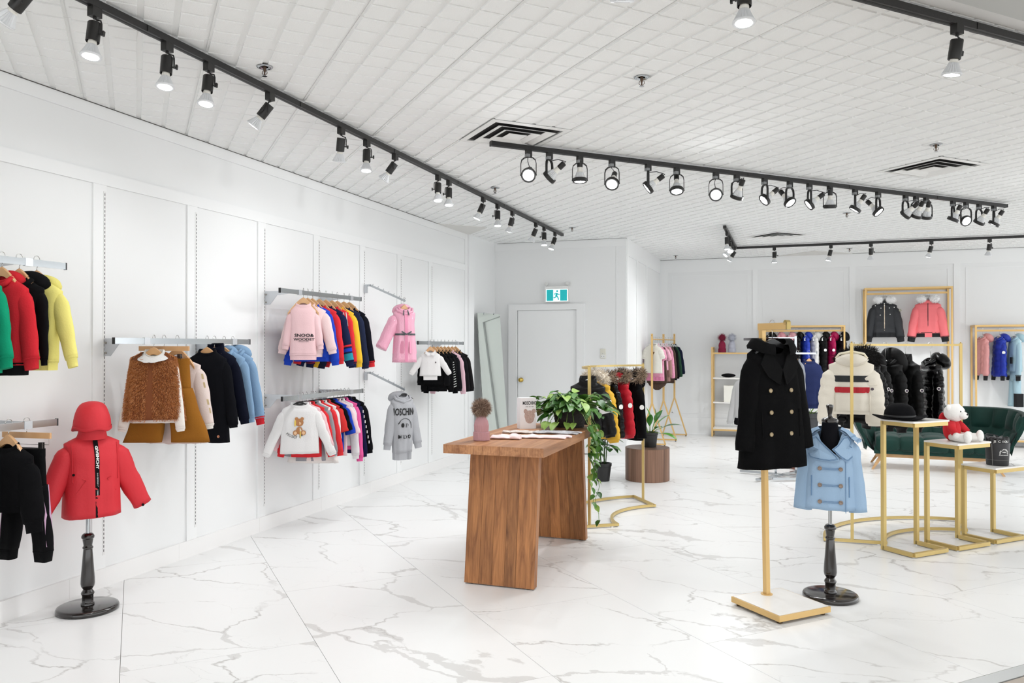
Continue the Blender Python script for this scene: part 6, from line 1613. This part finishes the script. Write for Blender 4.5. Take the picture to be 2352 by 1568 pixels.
# black and coral parkas on the tall rack
for px, m, m2, lb, fr_, zc in [(2033, mat('black_parka', '1e2024', .7, bump=(60, .4)), mat('black_rib', '17181b', .9), 'black bomber parka with white fur collar and white studs on the tall rack', whfur, mat('silver_zip', 'c9b9a4', .35, .6)), (2134, mat('coral_parka', 'f0757a', .6, bump=(60, .4)), mat('black_rib', '17181b', .9), 'coral pink bomber parka with white fur collar on the tall rack', whfur, mat('dark_zip', '5a2a30', .5))]:
    x = coly(px, YF - .02)
    T_ = Torso(L=.50, sh=.18, shz=.05, wc=.18, wh=.175, t=.07, seed=170 + px, nw=.085, puff=5, pa=.006, dip=.03, arm=.13)
    hanger('blackwide', (x, YF + .13, 2.36 + .0), 0, 'black hanger holding the ' + lb.split(' with')[0], .04, None, .12)
    t = garment('bomber_parka', lb, 'jacket', (x, YF + .08, 2.225), rad(-4 if px < 2100 else -8), m, T_, sl=.47, r0=.082, r1=.062, sa=15, fwd=.06, bend=8, flat=.8, cuff=(m2, .07), hem=(m2, .06), fur=(fr_, .115, .055, 2600), zipc=zc, collar_h=.05)
    if px < 2100:
        for u, z in [(-.13, -.06), (-.05, -.10), (.07, -.10), (-.06, -.21), (.08, -.20), (.14, -.09), (.15, -.14), (0, -.03), (0, -.06), (-.09, -.03), (.09, -.03)]: fcircle(t, T_, u, z, .007, label_white, 'stud', .006, .003)
        MB().lathe([(.02, 0), (.0003, .001)], n=14, M=Matrix.Translation(Vector((.225, -.065, -.14))) @ Matrix.Rotation(pi / 2, 4, 'X')).build('sleeve_badge', mat('badge_olive', '8f8f80', .6), t)
    else:
        strip(t, T_, -.56 - .0, -.559, m, 'hem_panel', .002) if 0 else None
        MB().box((-.045, -.085, -.562), (.055, -.06, -.495)).build('hem_panel', m, t)
    MB().box((-.03, .0, .04), (.03, .004, .07)).build('neck_label', label_white, t)
    rnd = random.Random(px); pts = []
    for s in (-1, 1):
        for _ in range(1300):
            a, b_ = rnd.uniform(0, 2 * pi), math.asin(rnd.uniform(-1, 1)); q = Vector((cos(a) * cos(b_), sin(a) * cos(b_), sin(b_)))
            pts.append((Vector((s * .092, -.04, .035)) + Vector((q.x * .05, q.y * .035, q.z * .042)), q))
        MB().ball((s * .092, -.04, .035), (.070, .045, .052), 12, 8).build('fur_ruff', whfur[0], t, smooth=True)
    stuff(MB().fur(pts, .035, .002, rnd, 0, .1, nm=2).build('fur_ruff', whfur, t))
# jackets on the right wall rack
G1 = [(2257, puff('e2a09d', .4), 'dusty pink puffer on the wall rack at the right edge', .56, 6), (2296, puff('2b3fae', .3), 'cobalt blue quilted puffer on the wall rack at the right edge', .60, 7), (2331, mat('ice_blue_ski', 'a9c8d4', .6, bump=(60, .2)), 'pale blue ski jacket above matching ski trousers', .52, 0)]
for i, (px, m, lb, L_, pf) in enumerate(G1):
    x = coly(px, YR)
    hanger('white', (x, YR, 1.78), rad(-62), 'white plastic hanger holding the ' + lb.split(' on ')[0].split(' above')[0], .09, 'white hangers at the right edge', .14)
    T_ = Torso(L=L_, sh=.125, wc=.12, wh=.12, t=.065, seed=180 + i, puff=pf, pa=.014)
    t = garment('puffer_jacket' if pf else 'ski_jacket', lb, 'jacket', (x, YR, 1.78 - .12), rad(-76), m, T_, sl=.50, r0=.07, r1=.055, sa=7, sl_puff=pf, hood=(.10, .07, .07), cuff=(mat('black_rib', '17181b', .9), .07), zipc=mat('dark_zip2', '3a3a55', .5) if i == 1 else None, badge=(bdg, .3, 1) if i == 1 else None)
    if i == 2:
        MB().box((.05, -.10, -.40), (.10, -.085, -.30)).build('pocket', mat('black_rib', '17181b', .9), t)
        tr_ = trousers('ski_trousers', 'pale blue ski trousers with a black ankle panel, under the ski jacket', (x, YR, 1.78 - .55), rad(-76), m, L=.62, hw=.10, hemw=.06, t=.04, spread=.03)
        MB().box((.06, -.052, -.62), (.15, .045, -.42)).build('ankle_panel', mat('black_rib', '17181b', .9), tr_)
# sandals on the shelf under the right rack
for i, dx in enumerate((0, .13)):
    t = thing('sandal', '%s white sandal on the low shelf at the right edge' % ('left' if i == 0 else 'right'), 'sandal', (3.13 + dx * 1.6, 13.70, .1255), rad(70))
    MB().loft([[( w_ * cos(a), y_, .012 + .011 * sin(a)) for a in [2 * pi * j / 12 for j in range(12)]] for y_, w_ in ((-.09, .02), (-.06, .034), (0, .03), (.06, .028), (.09, .018))]).build('sole', white_plastic, t, smooth=True)
    MB().tube([(-.032, -.03, .02), (-.02, -.03, .05), (.02, -.03, .05), (.032, -.03, .02)], .007, 6, flat=2.2).build('strap', white_plastic, t, smooth=True)

# ------------------------------------------------------------------ chrome four way rack behind the black coat
FX, FY = -.12, 9.62
t = thing('chrome_floor_rack', 'chrome two armed floor rack mostly hidden behind the black coat', 'clothes rack', (FX, FY, 0), 0)
sq = .026
for a, b in [((-.43, .20, .03), (.33, -.02, .03)), ((-.22, -.40, .03), (.22, .36, .03)), ((-.05, -.28, .03), (.62, .02, .03))]:
    MB().bar(a, b, sq, sq).build('foot_bar', chrome, t)
for dx, dy, h_ in ((-.02, -.03, 1.30), (.20, .12, 1.64)):
    MB().bar((dx, dy, .043), (dx, dy, h_), sq, sq).build('post', chrome, t)
MB().bar((.0, -.03, 1.44), (.42, -.10, 1.44), .012, .02).bar((.0, -.03, 1.44), (.0, -.03, 1.28), .016, .016).build('arm', chrome, t)
MB().bar((.01, -.05, 1.605), (-.38, .10, 1.605), .014, .03).build('arm', chrome, t)
MB().bar((-.1, .06, 1.62), (.20, .12, 1.62), .014, .014).build('arm', chrome, t)
MB().bar((-.38, -.05, 1.215), (-.05, -.03, 1.215), .014, .03).build('arm', chrome, t)
MB().bar((.42, -.10, 1.44), (.42, -.10, 1.47), .014, .014).build('end_stop', chrome, t)
nvk = fab('262f56')
for i, (dx, m, lb, dz, kw) in enumerate([(.10, fab('222a48'), 'dark navy jacket furthest left on the right chrome arm', .0, dict()), (.21, fab('8f9297'), 'mid grey cardigan in the middle of the right chrome arm', -.02, dict()), (.34, nvk, 'navy knitted zip jacket at the end of the right chrome arm', .0, dict())]):
    x = FX + dx; y = FY - .05 - .12 * dx
    hanger('wood', (x, y, 1.455), rad(70 if i < 2 else 35), 'natural wood hanger holding the ' + lb.split(' furthest')[0].split(' in the')[0].split(' at the')[0], .07, 'wooden hangers on the chrome floor rack', .12)
    T_ = Torso(L=.50, sh=.13, wc=.14, wh=.145, t=.05 if i < 2 else .07, seed=190 + i, fold=.012, nf=4)
    garment('knitted_jacket', lb, 'jacket', (x, y, 1.455 - .105), rad(-60 if i < 2 else 12), m, T_, sl=.44, r0=.055, r1=.042, sa=8, cuff=(m, .03), hem=(m, .03), collar_h=.03)
for i, (dx, m, lb) in enumerate([(-.36, fab('d6d6d6'), 'light grey long sleeved top behind the left side of the black coat'), (-.28, fab('131316'), 'black long sleeved top behind the left side of the black coat')]):
    hanger('wood', (FX + dx, FY - .05, 1.23), rad(60), 'natural wood hanger holding the ' + lb.split(' behind')[0], .05, 'wooden hangers on the chrome floor rack', .10)
    T_ = Torso(L=.46, sh=.12, wc=.13, wh=.13, t=.05, seed=195 + i)
    t = garment('long_sleeved_tee', lb, 'top', (FX + dx, FY - .05, 1.23 - .085), rad(-20), m, T_, sl=.46, r0=.05, r1=.035, sa=13, cuff=(m, .02))
# a plant glimpsed on its walnut stool behind the two coats
t = thing('round_stool', 'reddish brown round pedestal glimpsed under the hem of the black coat', 'pedestal', (.21, 10.45, 0))
MB().lathe([(.20, 0), (.20, .33), (.198, .332)], n=40).build('drum', mat('reddish_wood', '8a5446', .5, var=('6e4034', 12)), t, smooth=True, auto=40)
MB().lathe([(.199, .3315), (.199, .334), (.19, .335)], n=40, caps=(False, True)).build('top_disc', mat('reddish_wood', '8a5446', .5), t)
t = thing('potted_plant', 'plant in a dark grey pot glimpsed between the black and blue coats', 'plant', (.21, 10.45, .335))
pot(t, .10, .15, .36, mat('charcoal_planter', '3b3c3e', .7))
for a, el, ln, s_ in [(0.2, .5, .20, 1.0), (.6, .9, .2, .9), (-.3, .25, .26, 1.05), (1.8, 1.1, .2, .9), (2.8, .8, .2, .9), (-1.2, .7, .2, .8), (.0, 1.0, .15, .8)]:
    d = Vector((cos(a) * cos(el), sin(a) * cos(el), sin(el))); p0 = Vector((.03 * cos(a), .03 * sin(a), .33)); p1 = p0 + d * ln
    MB().tube([p0, p1], .004, 6).build('leaf_stalk', stem_m, t, smooth=True); put_leaf(t, p1, d + Vector((0, 0, -.25)), s_, BL[0], rl.uniform(-.4, .4))

# ------------------------------------------------------------------ green velvet sofa
velvet = mat('green_velvet', '0d3a33', .6, bump=(60, .15), var=('08271f', 5), sheen=.15, spec=.2)
SX, SY = 1.70, 10.95
t = thing('velvet_sofa', 'dark green velvet sofa with a tufted curved back and wooden legs', 'sofa', (SX, SY, 0), rad(-4))
W2, D2 = .80, .40
leg = mat('oak_leg', 'd0a877', .45, var=('b98d5c', 12))
MB().box((-.66, -.30, .155), (.66, .30, .20)).build('wooden_plinth', leg, t)
for sx in (-1, 1):
    for sy in (-1, 1): MB().loft([[Vector((sx * (.60 + o_), sy * (.26 + o_ * .6), z)) + Vector((r * cos(k * pi / 2 + .78), r * sin(k * pi / 2 + .78), 0)) for k in range(4)] for z, o_, r in ((0, .10, .018), (.16, 0, .036))]).build('leg', leg, t)
# seat: tufted cushion tiles in two rows
def cushion(name, x0, x1, y0, y1, z0, z1, m, parent, bulge=.02, n=8):
    mb = MB(); vs = []; fs = []
    for i in range(n + 1):
        for j in range(n + 1):
            u, v = i / n, j / n; e = (sin(pi * u) * sin(pi * v)) ** .35
            vs.append((x0 + (x1 - x0) * u, y0 + (y1 - y0) * v, z1 - bulge + bulge * e))
    for i in range(n):
        for j in range(n): a_ = i * (n + 1) + j; fs.append((a_, a_ + n + 1, a_ + n + 2, a_ + 1))
    base = len(vs); bd = [(0, j) for j in range(n)] + [(i, n) for i in range(n)] + [(n, n - j) for j in range(n)] + [(n - i, 0) for i in range(n)]
    for i, j in bd: q = vs[i * (n + 1) + j]; vs.append((q[0], q[1], z0))
    L_ = len(bd)
    for k in range(L_):
        i, j = bd[k]; i2, j2 = bd[(k + 1) % L_]; fs.append((i * (n + 1) + j, i2 * (n + 1) + j2, base + (k + 1) % L_, base + k))
    mb.add(vs, fs); return mb.build(name, m, parent, smooth=True)
MB().box((-.68, -.345, .20), (.68, .34, .29)).build('seat_base', velvet, t, smooth=False)
for i in range(5):
    for j in range(2):
        x_ = -.66 + .264 * i; cushion('seat_cushion', x_, x_ + .262, -.36 + .33 * j, -.032 + .33 * j, .27, .435, velvet, t, .03)
for i in range(5):
    x_ = -.66 + .264 * i     # front face panels
    MB().ball((x_ + .131, -.345, .315), (.131, .03, .075), 14, 8, fn=lambda v: Vector((math.copysign(abs(v.x / .131) ** .4 * .131, v.x), v.y, math.copysign(abs(v.z / .075) ** .45 * .075, v.z)))).build('front_panel', velvet, t, smooth=True)
# curved shell of back and arms made of vertical channels
def shell(u):     # u 0..1 around: right arm front -> back -> left arm front
    pts = [(-.80, -.36), (-.83, -.1), (-.78, .18), (-.62, .34), (-.3, .395), (0, .40), (.3, .395), (.62, .34), (.78, .18), (.83, -.1), (.80, -.36)]
    k = u * (len(pts) - 1); i = min(int(k), len(pts) - 2); f = k - i
    def cr(a, b, c, d, f): return .5 * (2 * b + (c - a) * f + (2 * a - 5 * b + 4 * c - d) * f * f + (3 * b - a - 3 * c + d) * f ** 3)
    g = lambda j: pts[max(0, min(len(pts) - 1, j))]
    return Vector((cr(g(i - 1)[0], g(i)[0], g(i + 1)[0], g(i + 2)[0], f), cr(g(i - 1)[1], g(i)[1], g(i + 1)[1], g(i + 2)[1], f), 0))
NCH = 14
for c in range(NCH):
    for row in range(2):
        rs = []; u0, u1 = c / NCH, (c + 1) / NCH; n = 7
        uc = abs((c + .5) / NCH - .5) * 2
        top = .745 - .04 * max(0, uc - .55) / .45
        zlo, zhi = ((.24, .50), (.50, top))[row]
        vs = []; nz_ = 7
        for i in range(n + 1):
            u = u0 + (u1 - u0) * i / n; p = shell(u); p2 = shell(min(1, u + .01)) - shell(max(0, u - .01)); nrm = Vector((p2.y, -p2.x, 0)).normalized()
            for j in range(nz_ + 1):
                z = zlo + (zhi - zlo) * j / nz_
                e = (sin(pi * i / n) ** .5) * (sin(pi * min(1, j / nz_ * (1 if row == 0 else .93) + (.0 if row == 0 else .0))) ** .45 if 1 else 1)
                lean = -.12 * (z - .24) / .56     # leans outwards towards the top
                q = p + nrm * (.03 + .045 * e) + nrm * lean + Vector((0, 0, z)); vs.append(q)
        mb = MB(); w2_ = nz_ + 1
        mb.add(vs, [(i * w2_ + j, i * w2_ + j + 1, (i + 1) * w2_ + j + 1, (i + 1) * w2_ + j) for i in range(n) for j in range(nz_)])
        mb.build('back_channel', velvet, t, smooth=True)
rs = []
for k in range(57):
    u = k / 56; p = shell(u); p2 = shell(min(1, u + .01)) - shell(max(0, u - .01)); nrm = Vector((p2.y, -p2.x, 0)).normalized()
    uc = abs(u - .5) * 2; top = .755 - .04 * max(0, uc - .55) / .45
    ring = []
    for z, off in ((.19, .06), (.30, -.02), (.5, -.07), (top - .02, -.145), (top, -.13), (top + .004, -.11), (top - .012, -.075), (.5, -.02), (.25, .04)):
        q = p + nrm * off; ring.append(Vector((q.x * (.86 if z < .2 else (.93 if z < .31 else 1)), q.y * (.9 if z < .2 else 1), z)))
    rs.append(ring)
MB().loft(rs).build('outer_shell', velvet, t, smooth=True, auto=60)
for c in range(3): pass
# ------------------------------------------------------------------ nesting marble tables
def nest(A, B, Cc, D, h_, label):
    cx = sum(p[0] for p in (A, B, Cc, D)) / 4; cy = sum(p[1] for p in (A, B, Cc, D)) / 4
    hu, hv = .18, .125     # half sizes along (1,1) and (-1,1)
    t = thing('nesting_table', label, 'side table', (cx, cy, 0), pi / 4, 'gold nesting tables with marble tops')
    s_ = .028
    L = (-hu, hv)
    c = {'A': (-hu, hv), 'B': (-hu, -hv), 'C': (hu, -hv), 'D': (hu, hv)}
    # local x runs along (1,1), local y along (-1,1); verticals at A and D
    c = {k: Vector((x, y, 0)) for k, (x, y) in c.items()}
    zt = h_ - .012 - s_ / 2
    for p, q, z in [('A', 'B', .02), ('B', 'C', .02), ('C', 'D', .02), ('A', 'B', zt), ('B', 'C', zt), ('C', 'D', zt), ('D', 'A', zt)]:
        MB().bar(c[p] + Vector((0, 0, z)), c[q] + Vector((0, 0, z)), s_, s_).build('frame_bar', gold, t)
    for p in ('A', 'D'): MB().box((c[p].x - s_ / 2, c[p].y - s_ / 2, .006), (c[p].x + s_ / 2, c[p].y + s_ / 2, h_ - .012)).build('upright', gold, t)
    for p in ('B', 'C', 'A', 'D'): MB().lathe([(.010, 0), (.010, .007)], c=c[p] * .95, n=10).build('glide', clear_plastic, t)
    MB().box((-hu - .014, -hv - .014, h_ - .012), (hu + .014, hv + .014, h_)).build('marble_top', marble_top, t)
    return (cx, cy)
n1 = nest((.674, 6.461), (.845, 6.279), (1.099, 6.558), (.913, 6.695), .977, 'tallest gold and marble nesting table, carrying the black hat')
n2 = nest((1.013, 6.787), (1.183, 6.614), (1.434, 6.865), (1.249, 7.015), .795, 'middle gold and marble nesting table, carrying the toy bear')
n3 = nest((1.326, 7.102), (1.503, 6.945), (1.748, 7.19), (1.554, 7.337), .585, 'lowest gold and marble nesting table, carrying the black bucket bag')
# bowler hat
t = thing('bowler_hat', 'black felt hat with a round crown on the tallest nesting table', 'hat', (n1[0] - .105, n1[1] - .04, .978))
felt = mat('black_felt', '0c0c0f', .95, bump=(220, .3), spec=.15)
MB().lathe([(.105, .012), (.108, .03), (.102, .065), (.085, .095), (.055, .113), (.02, .12), (.001, .121)], n=44, caps=(False, True)).build('crown', felt, t, smooth=True)
rs = []
for r, z, w_ in ((.104, .018, 0), (.14, .008, .3), (.178, .014, 1), (.188, .022, 1), (.186, .016, 1), (.14, .001, .3), (.10, .003, 0)):
    rs.append([(r * cos(a), r * sin(a) * .82, max(.001, z + w_ * .012 * cos(2 * a))) for a in [2 * pi * j / 44 for j in range(44)]])
MB().loft(rs, caps=(False, False)).build('brim', felt, t, smooth=True)
MB().lathe([(.1075, .014), (.1095, .016), (.1085, .034), (.106, .036)], n=44, caps=(False, False)).build('hat_band', mat('hat_ribbon', '101012', .5), t, smooth=True)
# toy bear
t = thing('toy_bear', 'white plush toy bear in a red jumper sitting on the middle nesting table', 'toy', (n2[0] - .02, n2[1] + .0, .796), rad(52))
plush = mat('white_plush', 'f1efec', .95, bump=(90, .9)); rjm = mat('red_plush_jumper', 'c8202a', .9, bump=(80, .4))
def pl(v): return v * (1 + .05 * noise.noise(v * 28))
MB().ball((0, .02, .085), (.068, .06, .09), 22, 14, fn=pl).build('jumper', rjm, t, smooth=True)
MB().ball((0, .0, .215), (.078, .072, .068), 24, 14, fn=pl).build('head', plush, t, smooth=True)
MB().ball((0, -.066, .198), (.040, .034, .030), 16, 10, fn=pl).build('muzzle', plush, t, smooth=True)
MB().ball((0, -.099, .208), (.010, .006, .008), 10, 6).build('nose', black_plastic, t, smooth=True)
for s in (-1, 1):
    MB().ball((s * .070, .006, .255), (.027, .014, .026), 14, 8, fn=pl).build('ear', plush, t, smooth=True)
    MB().ball((s * .030, -.063, .228), .0065, 8, 6).build('eye', black_plastic, t, smooth=True)
    MB().tube([(s * .045, .0, .135), (s * .078, -.02, .10), (s * .086, -.05, .065)], [.030, .029, .027], 12).build('sleeve', rjm, t, smooth=True)
    MB().ball((s * .088, -.062, .046), (.026, .027, .027), 14, 10, fn=pl).build('paw', plush, t, smooth=True)
    MB().tube([(s * .035, .0, .032), (s * .062, -.07, .032), (s * .085, -.13, .034)], [.032, .033, .030], 14).build('leg', plush, t, smooth=True)
    MB().ball((s * .088, -.145, .045), (.032, .026, .045), 16, 10, fn=pl).build('foot', plush, t, smooth=True)
MB().ball((.0, .088, .16), (.05, .02, .05), 14, 8).build('hood', rjm, t, smooth=True)
me = text_mesh('PARIS', .016, (1, 1))
for v in me.vertices: v.co = Vector((v.co.x, -.047 - .2 * abs(v.co.x) * 0, v.co.y + .12))
# bucket bag
t = thing('bucket_bag', 'black bucket bag with white lettering and drawstring top on the lowest nesting table', 'bag', (n3[0] + .02, n3[1] - .02, .586), rad(6))
bag = mat('black_bag_leather', '232326', .5, bump=(180, .2))
MB().lathe([(.074, 0), (.077, .004), (.087, .175), (.085, .177), (.001, .170)], n=40, caps=(True, True)).build('bucket', bag, t, smooth=True, auto=50)
rs = []
for z, r, w_ in ((.17, .080, 0), (.19, .078, .05), (.205, .072, .14), (.222, .066, .22), (.215, .05, .25)):
    rs.append([(r * (1 + w_ * sin(a * 9)) * cos(a), r * (1 + w_ * sin(a * 9)) * sin(a), z + .004 * sin(a * 9 + 1)) for a in [2 * pi * j / 54 for j in range(54)]])
MB().loft(rs, caps=(False, True)).build('drawstring_top', mat('black_satin', '141416', .4), t, smooth=True)
def on_bucket(me, zc, r=.0865, a0=0., dz=0):
    for v in me.vertices:
        a = v.co.x / r + a0; rr = .074 + (.087 - .074) * ((zc + v.co.y) / .177) + .0022; v.co = Vector((rr * sin(a), -rr * cos(a), zc + v.co.y))
def blt(txt, size, zc, a0, arc=None, bold=.0004, r=None):
    me = text_mesh(txt, size, (1, 1), bold=bold)
    if arc:
        for v in me.vertices: a = v.co.x / arc; y = v.co.y; v.co.x, v.co.y = (arc + y) * sin(a), (arc + y) * cos(a) - arc
    if r:
        for v in me.vertices: a = v.co.x / r + a0; v.co = Vector((r * sin(a), -r * cos(a), zc + v.co.y))
    else: on_bucket(me, zc, a0=a0)
    me.materials.append(label_white); o = bpy.data.objects.new('lettering', me); C.objects.link(o); o.parent = t
blt('KARL LAGERFELD', .014, .130, .25, arc=.030); blt('PARIS', .011, .108, .25); blt('21 RUE ST-GUILLAUME', .0075, .085, .25)
blt('JS  C  I OU', .024, .190, .05, r=.083)
for k in range(1): MB().tube([(.0785 * cos(a), .0785 * sin(a), .045) for a in [2 * pi * j / 40 for j in range(40)]], .0012, 5, closed=True).build('stitching', mat('pale_stitch', '9c9c98', .7), t)
MB().tube([(.0765 * sin(-.75), -.0765 * cos(-.75), .003), (.0885 * sin(-.75), -.0885 * cos(-.75), .17)], .0012, 5).build('stitching', mat('pale_stitch', '9c9c98', .7), t)
MB().tube([(-.07, .02, .17), (-.09, .05, .21), (-.05, .07, .235), (.0, .06, .23), (.06, .04, .20), (.08, .02, .17)], .004, 6).build('strap', bag, t, smooth=True)
MB().add([(.082, -.03, .02), (.115, -.05, .0012), (.105, -.028, .0012), (.082, -.015, .02)], [(0, 1, 2, 3)]).build('paper_tag', label_white, t)
print('objects', len(bpy.data.objects), 'garments', GCOUNT[0])
